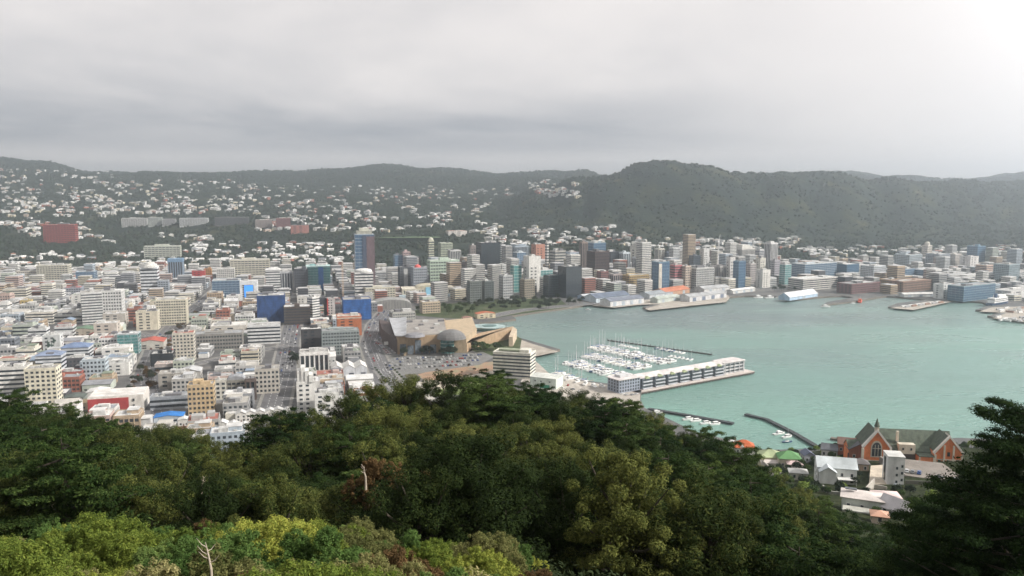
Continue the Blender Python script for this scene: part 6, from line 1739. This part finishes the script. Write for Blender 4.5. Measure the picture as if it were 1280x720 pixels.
def make_pine(seed, mat, Rr=6.0, H=12.0, flat=.7, nbr=34, tufts=4, npl=360, leaf=.062, label=None):
    """rounded conifer crown: limbs ending in upturned tufts"""
    rg = np.random.default_rng(seed); q = random.Random(seed)
    cen = []; rad = []; limbs = MB()
    limbs.tube([(0, 0, -4), (q.uniform(-.3, .3), q.uniform(-.3, .3), H * .35), (q.uniform(-.6, .6), q.uniform(-.6, .6), H * .8)], [.55, .38, .12], 7)
    for i in range(nbr):
        az = i * 2.399 + q.uniform(-.3, .3); el = math.asin(min(.98, (i + .5) / nbr * 1.15 - .12))
        ln_ = Rr * (q.uniform(.72, 1.12)) * (1 - .12 * math.sin(el))
        st = Vector((0, 0, H * (.32 + .35 * max(0, math.sin(el)))))
        dr = Vector((math.cos(az) * math.cos(el), math.sin(az) * math.cos(el), math.sin(el) * flat + .12))
        tip = st + dr * ln_; tip.z = min(tip.z, H * 1.02)
        mid = st.lerp(tip, .55) + Vector((0, 0, -.35))
        if i % 2 == 0: limbs.tube([st, mid, tip], [.17, .11, .04], 5)
        for j in range(tufts):
            u_ = .50 + .5 * (j + 1) / tufts
            c = st.lerp(tip, u_) + Vector((q.gauss(0, .6), q.gauss(0, .6), q.gauss(0, .3) + .25 * u_))
            cen.append(tuple(c)); rad.append(q.uniform(.65, 1.15) * Rr / 5.6)
    V1, F1 = leafcloud(rg, cen, rad, npl, leaf, aspect=2.1, up=.7, shell=.62, flat=.8, out=1.2)
    # dark interior mass
    c2 = []
    for i in range(26):
        az = q.uniform(0, 6.28); r_ = q.uniform(0, Rr * .62); c2.append((r_ * math.cos(az), r_ * math.sin(az), H * q.uniform(.32, .72)))
    V2, F2 = leafcloud(rg, c2, Rr * .26, 260, leaf * 2.2, 1.1, 0, .2)
    Vv = np.concatenate([V1, V2]); Ff = np.concatenate([F1, F2 + len(V1)])
    return crown_mesh('crown', Vv, Ff, mat), limbs.mesh('trunk', BARK)
def make_macro(seed, mat, Rr=8.0, H=18.0, nbr=60, leaf=.085, npl=150):
    """spreading cypress: layered, almost level fronds"""
    rg = np.random.default_rng(seed); q = random.Random(seed); cen = []; rad = []; limbs = MB()
    limbs.tube([(0, 0, -5), (.3, .2, H * .5), (0, 0, H * .95)], [.6, .25, .03], 7)
    for i in range(nbr):
        hf = .12 + .86 * i / nbr; az = i * 2.399 + q.uniform(-.3, .3)
        ln_ = Rr * (1.08 - hf ** 1.6 * .72) * q.uniform(.7, 1.15)
        st = Vector((0, 0, H * hf * .96)); dr = Vector((math.cos(az), math.sin(az), q.uniform(.02, .28)))
        tip = st + dr * ln_
        if i % 2 == 0: limbs.tube([st, st.lerp(tip, .5) + Vector((0, 0, -.2)), tip], [.10, .06, .02], 5)
        n = int(4 + ln_ * .9)
        for j in range(n):
            u_ = .32 + .68 * (j + .6) / n; sp = .32 * ln_ * (1 - abs(u_ - .6)) 
            perp = Vector((-dr.y, dr.x, 0))
            c = st.lerp(tip, u_) + perp * q.uniform(-sp, sp) * .8 + Vector((0, 0, q.uniform(-.12, .25)))
            cen.append(tuple(c)); rad.append(q.uniform(.6, .95))
    V1, F1 = leafcloud(rg, cen, rad, npl, leaf, aspect=1.6, up=1.0, shell=.15, flat=.38, out=1.0)
    c2 = [(q.gauss(0, Rr * .25), q.gauss(0, Rr * .25), H * q.uniform(.15, .8)) for _ in range(26)]
    V2, F2 = leafcloud(rg, c2, Rr * .22, 260, leaf * 2.2, 1.1, 0, .2)
    return crown_mesh('crown', np.concatenate([V1, V2]), np.concatenate([F1, F2 + len(V1)]), mat), limbs.mesh('trunk', BARK)
def make_shrub(seed, mat, Rr=2.2, H=2.6, nl=16, npl=2700, leaf=.04):
    """billowing shrub: many small rounded heads made of leaves"""
    rg = np.random.default_rng(seed); q = random.Random(seed); cen = []; rad = []; limbs = MB()
    for i in range(nl):
        el = math.asin((i + .5) / nl); az = i * 2.399 + q.uniform(-.4, .4)
        r_ = Rr * q.uniform(.62, .9); c = (r_ * math.cos(az) * math.cos(el), r_ * math.sin(az) * math.cos(el), H * (.18 + .62 * math.sin(el)) * q.uniform(.85, 1.1))
        cen.append(c); rad.append(q.uniform(.40, .78) * Rr / 2)
        if i % 2 == 0: limbs.tube([(0, 0, -.6), (c[0] * .5, c[1] * .5, c[2] * .45), (c[0] * .95, c[1] * .95, c[2])], [.07, .045, .015], 5)
    # every head bristles with smaller sprigs
    c3 = []; r3 = []
    for c, r in zip(cen, rad):
        for k in range(42):
            d = Vector((q.gauss(0, 1), q.gauss(0, 1), q.gauss(.35, 1))).normalized()
            c3.append(tuple(Vector(c) + d * r * q.uniform(.75, 1.15))); r3.append(q.uniform(.10, .2) * Rr / 2)
    V1, F1 = leafcloud(rg, c3, r3, max(8, npl // 30), leaf, 1.1, .7, .3)
    V2, F2 = leafcloud(rg, cen, np.array(rad) * .8, 500, leaf * 1.6, 1.0, .3, .4)
    return crown_mesh('crown', np.concatenate([V1, V2]), np.concatenate([F1, F2 + len(V1)]), mat), limbs.mesh('stem', BARK)
def plant(kind, name, cat, meshes, p, rz, sc, label, group, stem='trunk', scz=None):
    t = thing(name, p, rz, label, cat, group); t.scale = (sc, sc, scz or sc)
    link('crown', meshes[0], t); link(stem, meshes[1], t)
    return t
pines = [make_pine(s, PINE, Rr=r_, H=h_, nbr=nb, flat=fl) for s, r_, h_, nb, fl in ((1, 4.8, 11.5, 30, 1.1), (2, 5.8, 12.5, 36, .95), (3, 4.5, 12.0, 28, 1.2), (4, 5.4, 10.5, 32, .9), (5, 6.0, 11.5, 36, .85))]
macros = [make_macro(s, MACRO, Rr=r_, H=h_) for s, r_, h_ in ((11, 7.5, 14), (12, 8.5, 16), (13, 7.0, 13))]
# canopy outline read from the photograph (column -> row of the treetops)
CREST = [(-200, 500), (0, 499), (60, 497), (110, 508), (150, 520), (185, 528), (215, 533), (250, 524), (285, 540), (305, 546), (330, 532), (370, 512), (395, 498), (430, 484), (475, 480), (500, 492), (530, 480), (580, 474),
         (640, 468), (672, 478), (700, 496), (730, 490), (770, 486), (800, 498), (830, 512), (860, 530), (900, 552), (940, 572), (980, 590), (1020, 608), (1050, 630), (1075, 652), (1100, 668), (1125, 656), (1150, 634), (1180, 622), (1210, 590), (1235, 552), (1260, 522), (1280, 510), (1500, 500)]
def crest(px): return interp(CREST, px)
q = random.Random(21); pts = []; ntree = 0
LM = [(0, 130, 'below striped block'), (130, 230, 'below red-fronted store'), (230, 330, 'below tan apartments'), (330, 470, 'below gabled shed'), (470, 620, 'below museum car park'),
      (620, 720, 'below striped harbour office'), (720, 860, 'below finger wharf'), (860, 1030, 'below orange-roofed house'), (1030, 1150, 'below weatherboard house'), (1150, 1290, 'below brick monastery')]
def lmk(px):
    for a, b, n in LM:
        if a <= px < b: return n
    return 'at left edge' if px < 0 else 'at right edge'
EXC = [(PN(1092, 625), 16), (PN(1112, 634), 11), (PN(1128, 648), 10), (PN(1103, 655), 7), (PN(1098, 600), 16), (PN(1160, 592), 22), (PN(1045, 598), 15), (PN(1121, 612), 9)]
Y = 56.0
while Y < 300:
    step = 7.2 if Y < 100 else 8.2
    xw = Y * .74 + 14
    x = -xw + q.uniform(0, 6)
    while x < xw:
        X_ = x + q.uniform(-2.6, 2.6); Y_ = Y + q.uniform(-2.6, 2.6)
        x += step * q.uniform(.9, 1.25)
        g = near_z(X_, Y_)
        px, py = proj(X_, Y_, g)
        if px < -90 or px > 1380 or g < 0: continue
        if any(math.hypot(X_ - e.x, Y_ - e.y) < r_ for e, r_ in EXC): continue
        # treetop may not rise above the crest outline
        sc = q.uniform(.8, 1.15)
        right = px > 1110
        mac = (q.random() < (.85 if px > 1000 else .45 if 640 < px else .12))
        H_ = 13.5 if mac else 11.8
        cr_ = min(crest(px - 18), crest(px), crest(px + 18)) if px < 1100 else crest(px)
        top = proj(X_, Y_, g + H_ * sc)[1]
        tgt = cr_ + q.uniform(-4, 5)
        tgt += 18 if 885 < px < 965 else 7 if 880 < px < 1010 else 2
        if 140 < Y_ < 225 and 330 < px < 590 and tgt < top < tgt + 30 and q.random() < .6:
            sc = min(1.7, (PY(px, tgt, Y_).z - g) / H_); top = tgt + .1
        if top < tgt:
            # lower the tree: smaller one, or skip
            zt = PY(px, tgt, Y_).z; sc2 = (zt - g) / H_
            if sc2 < .34: continue
            sc = sc2
        else:
            # hidden far below the crest by nearer trees?
            if Y_ > 215 and top > cr_ + 26: continue
        if Y_ > 262 and not (px > 900): continue
        if py < crest(px) - 4 and px < 1000: continue
        pts.append((X_, Y_, g, sc, mac, px, top))
    Y += step * .92
print('near trees', len(pts))
pts.sort(key=lambda a: a[1])
for (X_, Y_, g, sc, mac, px, top) in pts[:330]:
    row = 'low in wood' if Y_ < 85 else 'mid wood' if Y_ < 150 else 'on wood crest'
    if mac: m_ = q.choice(macros); nm, lb = 'cypress_tree', 'dark spreading cypress %s %s' % (row, lmk(px))
    else: m_ = q.choice(pines); nm, lb = 'pine_tree', '%s pine %s %s' % ('tall bushy' if sc > .95 else 'smaller bushy', row, lmk(px))
    w__ = max(sc, .72)
    t = plant('tree', nm, 'tree', m_, (X_, Y_, g - .3), q.uniform(0, 6.28), w__ * q.uniform(.95, 1.12), lb, 'trees covering the near slope', scz=sc)
# tall cypress at the right edge with fronds over the water
bigm = make_macro(31, MACRO, Rr=7.2, H=17, nbr=84, leaf=.06, npl=300)
def at_top(px, ytop, Y_, H_):
    tp = PY(px, ytop, Y_); return (tp.x, Y_, tp.z - H_)
plant('t', 'cypress_tree', 'tree', bigm, at_top(1302, 492, 46, 17), .4, 1.0, 'big dark cypress at the right edge, its fronds against the water', None)
plant('t', 'cypress_tree', 'tree', bigm, at_top(1245, 585, 52, 17), 2.2, 1.0, 'dark cypress just below the monastery gable at the right', None)
plant('t', 'cypress_tree', 'tree', bigm, at_top(1170, 628, 60, 17), 4.2, 1.0, 'dark cypress below the monastery yard, left of the big one', None)

# undergrowth so that no bare soil shows between the trunks
rg = np.random.default_rng(5); cen = []
for k in range(5200):
    Y_ = 14 + 250 * rg.random() ** .8; X_ = (rg.random() * 2 - 1) * (Y_ * .75 + 10); g = near_z(X_, Y_)
    if g > 4 and not any(math.hypot(X_ - e.x, Y_ - e.y) < r_ * .8 for e, r_ in EXC): cen.append((X_, Y_, g + .3))
V1, F1 = leafcloud(rg, cen, 1.5, 70, .16, 1.1, .4, .2, .6)
o = fast('undergrowth', V1, F1, foliage('under', (.008, .014, .007), (.018, .028, .012), (.035, .045, .018), 0)); tag(o, 'dark undergrowth covering the ground between the trees', 'undergrowth', kind='stuff')

# bright shrubs along the bottom
shr = [make_shrub(s, m_, Rr=r_, H=h_, nl=nl) for s, m_, r_, h_, nl in ((41, SHRUB1, 2.3, 2.6, 12), (42, SHRUB2, 2.5, 2.4, 14), (43, SHRUB3, 2.1, 2.8, 10), (44, SHRUB2, 2.0, 2.2, 9), (45, SHRUB1, 2.6, 2.5, 15), (46, BRN, 1.8, 2.2, 11))]
SN = ['lime-green', 'olive and buff', 'fresh green', 'pale olive', 'yellow-green', 'brown twiggy']
STOP = [(0, 676), (40, 668), (70, 648), (130, 636), (170, 646), (240, 636), (290, 630), (330, 640), (380, 658), (440, 650), (470, 640), (500, 660), (550, 680), (575, 700), (590, 672), (640, 668), (668, 700), (700, 735), (900, 740), (1200, 745)]
Y = 24.0; ns = 0
while Y < 50:
    x = -Y * .72 - 2
    while x < Y * .08:
        X_ = x + q.uniform(-.7, .7); Y_ = Y + q.uniform(-.8, .8); x += q.uniform(2.2, 4.2)
        g = near_z(X_, Y_); px, _ = proj(X_, Y_, g)
        i = q.choice([0, 0, 0, 4, 4, 4, 1, 3, 2, 2, 5]); sc = q.uniform(.7, 1.4); H_ = [2.6, 2.4, 2.8, 2.2, 2.5, 2.2][i]
        tgt = interp(STOP, px) + q.uniform(0, 8); top = proj(X_, Y_, g + H_ * sc)[1]
        if top < tgt:
            sc2 = (PY(px, tgt, Y_).z - g) / H_
            if sc2 < .35: continue
            sc = sc2
        if top > 760 or q.random() < .1: continue
        ns += 1
        plant('s', 'shrub', 'shrub', shr[i], (X_, Y_, g - .1), q.uniform(0, 6.28), max(sc, .62), '%s shrub %s' % (SN[i], 'at the bottom edge' if top > 690 else 'along the top of the bright scrub' if top < interp(STOP, px) + 14 else 'inside the bright scrub'), 'bright shrubs at the bottom of the view', 'stem', scz=sc)
    Y += 3.1
print('shrubs', ns)
# reddish dead patch among the pines, bare grey snags and the dead branch
for k, (px, py, Y_) in enumerate([(474, 580, 66), (520, 594, 70)]):
    p = PY(px, py, Y_)
    plant('s', 'dying_tree', 'tree', shr[5], (p.x, Y_, p.z - 3.2), k, 1.5, 'dying tree with rust-brown foliage among the dark pines ' + lmk(px), 'dying brown trees', 'stem', 1.6)
def snag(px, py, Y_, ln_, label, sd_, thick=.09, name='dead_tree'):
    q = random.Random(sd_); p = PY(px, py, Y_); t = thing(name, (p.x, p.y, p.z), 0, label, 'tree')
    base = Vector((0, 0, 0)); top = Vector((q.uniform(-.3, .3) * ln_, 0, ln_)); mid = base.lerp(top, .5) + Vector((q.uniform(-.12, .12) * ln_, 0, 0))
    MB().tube([base - Vector((0, 0, ln_ * 1.2)), base, mid, top], [thick * 1.3, thick, thick * .7, thick * .2]).build('trunk', DEADW, t)
    for k in range(5):
        s_ = base.lerp(top, .25 + .14 * k); dr = Vector((q.choice([-1, 1]) * q.uniform(.25, .6), q.uniform(-.3, .3), q.uniform(.1, .5))) * ln_ * .6
        MB().tube([s_, s_ + dr * .5 + Vector((0, 0, -.02 * ln_)), s_ + dr + Vector((0, 0, .08 * ln_))], [thick * .5, thick * .35, thick * .1]).build('branch', DEADW, t)
snag(264, 712, 25, .95, 'bare pale dead branch sticking up from the bottom shrubs', 3, .04, 'dead_branch')
snag(66, 640, 62, 1.2, 'bare pale forked snag in the dark wood at left', 5, .10)
snag(252, 608, 72, 1.0, 'bare grey snag in the dark wood left of the middle', 6, .09)
snag(457, 596, 62, .9, 'bare white snag beside the rust-brown dying trees', 7, .08)
snag(912, 640, 100, 2.6, 'bare grey branches on the dark right-hand slope', 8, .12)
snag(632, 645, 60, 1.5, 'bare pale stem in the dark wood below the striped office', 9, .08)

# ---- trees in the city and the parks
def round_tree(seed, mat, Rr=4.5, H=9, npl=26, leaf=.55):
    rg = np.random.default_rng(seed); q = random.Random(seed); cen = []
    for i in range(26):
        el = math.asin((i + .5) / 26 * 1.2 - .2); az = i * 2.399; r_ = Rr * q.uniform(.55, .85)
        cen.append((r_ * math.cos(az) * math.cos(el), r_ * math.sin(az) * math.cos(el), H * .6 + r_ * .75 * math.sin(el)))
    V_, F_ = leafcloud(rg, cen, Rr * .3, npl, leaf, 1.1, .5, .3)
    tb = MB().tube([(0, 0, -1), (.1, 0, H * .6)], [.3, .15], 6); tb.tube([(0, 0, H * .35), (1.2, .4, H * .65)], [.14, .05], 5); tb.tube([(0, 0, H * .35), (-1.1, -.5, H * .65)], [.14, .05], 5)
    return crown_mesh('crown', V_, F_, mat), tb.mesh('trunk', BARK)
CT = [round_tree(61, FARF), round_tree(62, FARF, 5.5, 11), round_tree(63, foliage('city_green', (.02, .04, .015), (.04, .07, .022), (.08, .11, .04), .1), 4, 8),
      round_tree(64, BRN, 4, 7), round_tree(65, foliage('lime_tree', (.10, .15, .03), (.18, .24, .06), (.28, .33, .10), .1), 5, 8)]
q = random.Random(31); nt_ = 0
def ctree(px, py, i, sc, label, group=None, jx=0, jy=0):
    global nt_
    p = P(px + q.uniform(-jx, jx), py + q.uniform(-jy, jy), 3)
    if not inpoly(p.x, p.y, SH2): return
    plant('t', 'city_tree', 'tree', CT[i], (p.x, p.y, 3), q.uniform(0, 6), sc, label, group); nt_ += 1
for k in range(60):
    ctree(*q.choice([(a, b) for a, b in ((196, 452), (190, 470), (206, 434), (214, 420), (228, 408), (240, 398), (188, 486), (172, 478), (160, 492), (178, 466))]), q.choice([3, 3, 3, 0]), q.uniform(.6, .95), 'leafless brown street tree along the wide avenue', 'street trees of the avenue', 7, 5)
for (px, py, n, jx, jy, i, nm) in [(640, 382, 48, 60, 6, 0, 'dark tree in the lagoon park'), (560, 388, 26, 40, 6, 2, 'green tree in the lagoon park lawn'), (700, 378, 16, 30, 4, 0, 'dark tree on the waterfront below the black towers'), (985, 362, 6, 20, 2, 0, 'dark tree at the harbour head'),
                                 (1250, 352, 22, 40, 5, 0, 'dark tree beside the peach-coloured block'), (1225, 346, 12, 20, 3, 1, 'dark tree below the plain white box'), (425, 352, 12, 10, 8, 1, 'dark tree beside the slender tan mast'), (60, 392, 10, 40, 6, 0, 'dark tree near the long cream office'), (165, 345, 14, 14, 9, 1, 'dark tree around the rounded white tower'), (282, 340, 8, 8, 6, 1, 'dark tree behind the screen tower'),
                                 (398, 395, 7, 10, 6, 0, 'dark tree behind the brown block'), (600, 437, 18, 30, 4, 2, 'green tree on the bank beside the museum'), (540, 444, 12, 46, 1.2, 0, 'dark tree along the museum front'), (378, 452, 8, 14, 7, 0, 'dark tree beside the white finned office'), (240, 347, 6, 20, 4, 3, 'brown tree by the red building'), (246, 366, 6, 10, 2, 3, 'brown tree left of the screen tower'), (30, 372, 12, 26, 4, 3, 'brown tree near the mustard building'), (135, 322, 16, 80, 8, 1, 'dark tree at the foot of the left slope')]:
    for k in range(n): ctree(px, py, i, q.uniform(.8, 1.3), nm, None, jx, jy)
for k in range(16): ctree(q.uniform(530, 612), q.uniform(458, 474), 3, q.uniform(.3, .6), 'low brown tree on the bare ground beyond the car park')
ctree(283, 380, 4, 1.3, 'bright lime-green round tree beside the avenue top')
# clipped palms along the narrow drive
pa = CT[0]
for s, nm in ((-1, 'left'), (1, 'right')):
    a, b = P(480, 462) + Vector((s * 9.5, 0, 0)), P(533, 520) + Vector((s * 9.5, 0, 0)); d = b - a; n = int(d.length / 11)
    for k in range(n):
        c = a + d * k / n; plant('t', 'clipped_tree', 'tree', CT[2], (c.x, c.y, 3), k, .38, 'small dark clipped tree on the %s side of the narrow drive' % nm, 'clipped trees along the drive')
# garden trees and bushes on the slope around the church and the waterside houses
q = random.Random(63); k = 0
while k < 340:
    Y_ = q.uniform(275, 560); px = q.uniform(880, 1260); X_ = (px - 640) / 1000 * Y_ * 1.02; g = near_z(X_, Y_); k += 1
    if g < 4: continue
    if any(math.hypot(X_ - fx, Y_ - fy) < fr * .8 + 2 for fx, fy, fr in FOOT[NF0:]): continue
    qx, qy = proj(X_, Y_, g)
    if 1110 < qx < 1200 and 560 < qy < 602: continue
    if 1076 < qx < 1110 and 578 < qy < 618: continue
    i = q.choice([0, 2, 2, 0, 2, 4]); plant('t', 'garden_tree', 'tree', CT[i], (X_, Y_, g - .3), q.uniform(0, 6), q.uniform(.3, .62) * (1.5 if qx > 1140 and qy > 603 else 1), 'small garden tree ' + ('by the orange-roofed house' if qx < 950 else 'near the green-roofed villas' if qx < 1015 else 'around the white weatherboard house' if qx < 1085 else 'around the white tower house' if qx < 1140 else 'around the brick monastery'), 'garden trees around the houses')
# hedge strip
for (a, b, nm) in [((466, 424), (484, 446), 'left of the small car park')]:
    A_, B_ = P(*a), P(*b); d = B_ - A_
    continue
    cen = [tuple(A_ + d * (k / 40) + Vector((0, 0, 1))) for k in range(41)]
    V_, F_ = leafcloud(np.random.default_rng(3), cen, 1.5, 60, .4, 1, .4, .2, .7)
    tag(fast('hedge', V_, F_, FARF), 'long dark hedge ' + nm, 'hedge')

# ---- woodland on the far hills: rounded clumps of leaves, one mass nobody could count
rg = np.random.default_rng(9); q = random.Random(9); cen = []; rad = []
ico = []
import itertools
def lump_template(n=7, m=4):
    v = [(0, 0, 1)]; f = []
    for j in range(1, m):
        for i in range(n):
            a = math.pi * .62 * j / (m - 1); b = 2 * math.pi * i / n + j * .4; v.append((math.sin(a) * math.cos(b), math.sin(a) * math.sin(b), math.cos(a)))
    return v
TV = np.array(lump_template(), dtype=np.float32)
tf = []
for i in range(7): tf.append((0, 1 + i, 1 + (i + 1) % 7, 1 + (i + 1) % 7))
for j in range(2):
    for i in range(7): tf.append((1 + j * 7 + i, 1 + (j + 1) * 7 + i, 1 + (j + 1) * 7 + (i + 1) % 7, 1 + j * 7 + (i + 1) % 7))
# triangles fan top
TQ = np.array([f for f in tf if len(set(f)) == 4], dtype=np.int32); TT = np.array([(f[0], f[1], f[2]) for f in tf if len(set(f)) == 3], dtype=np.int32)
N_ = 46000; pos = []
tr_ = 0
while len(pos) < N_ and tr_ < N_ * 4:
    tr_ += 1
    Y_ = 1850 + 4300 * q.random() ** 1.5; u_ = q.uniform(-.68, .68); x = u_ * Y_; z = far_z(x, Y_)
    if z < 4.5: continue
    if x > 150 and 2800 < Y_ < 3330 and q.random() < .6: continue
    if mnoise.noise(Vector((x / 60, Y_ / 60, 2))) < -.15 and Y_ < 3800: continue
    pos.append((x, Y_, z))
pos = np.array(pos, dtype=np.float32)
sc = (2.6 + 3.6 * rg.random((len(pos), 1, 1)) ** 1.5).astype(np.float32) * (1 + (pos[:, 1] - 2000)[:, None, None] / 6000)
jit = 1 + .28 * rg.normal(size=(len(pos), len(TV), 1)).astype(np.float32)
VV = pos[:, None, :] + TV[None] * sc * jit + np.array([0, 0, 1.5], dtype=np.float32)
base = (np.arange(len(pos)) * len(TV))[:, None, None]
FT = np.concatenate([(TQ[None][:, :, [0, 1, 2]] + base).reshape(-1, 3), (TQ[None][:, :, [0, 2, 3]] + base).reshape(-1, 3), (TT[None] + base).reshape(-1, 3)])
tag(fast('hill_woodland', VV.reshape(-1, 3), FT, FARF), 'unbroken dark woodland covering the far hills between the houses', 'woodland', kind='stuff')
print('veg done')
# ------------------------------------------------------------------ labels: where several neighbours would read alike, tell which one by its order
def ordinal(n):
    w_ = ['', 'first', 'second', 'third', 'fourth', 'fifth', 'sixth', 'seventh', 'eighth', 'ninth', 'tenth', 'eleventh', 'twelfth']
    if n < len(w_): return w_[n]
    return '%d%s' % (n, 'th' if 10 <= n % 100 <= 20 else {1: 'st', 2: 'nd', 3: 'rd'}.get(n % 10, 'th'))
bpy.context.view_layer.update()
byl = {}
for o in bpy.data.objects:
    if o.parent is None and o.get('label') and o.get('kind') != 'stuff' and not o.get('shared'):
        byl.setdefault(o['label'], []).append(o)
for lab, os_ in byl.items():
    if len(os_) < 2: continue
    os_.sort(key=lambda o: o.location.x / max(o.location.y, 1))
    for i, o in enumerate(os_):
        o['label'] = (lab + (', rightmost of these' if i == len(os_) - 1 else ', leftmost of these' if i == 0 else ', %s from left' % ordinal(i + 1)))
for o in bpy.data.objects:
    if 'shared' in o: del o['shared']
    if o.parent is None and o.get('label') and len(o['label'].split()) > 16:
        o['label'] = ' '.join(w_ for w_ in o['label'].split() if w_ not in ('a', 'the', 'small'))
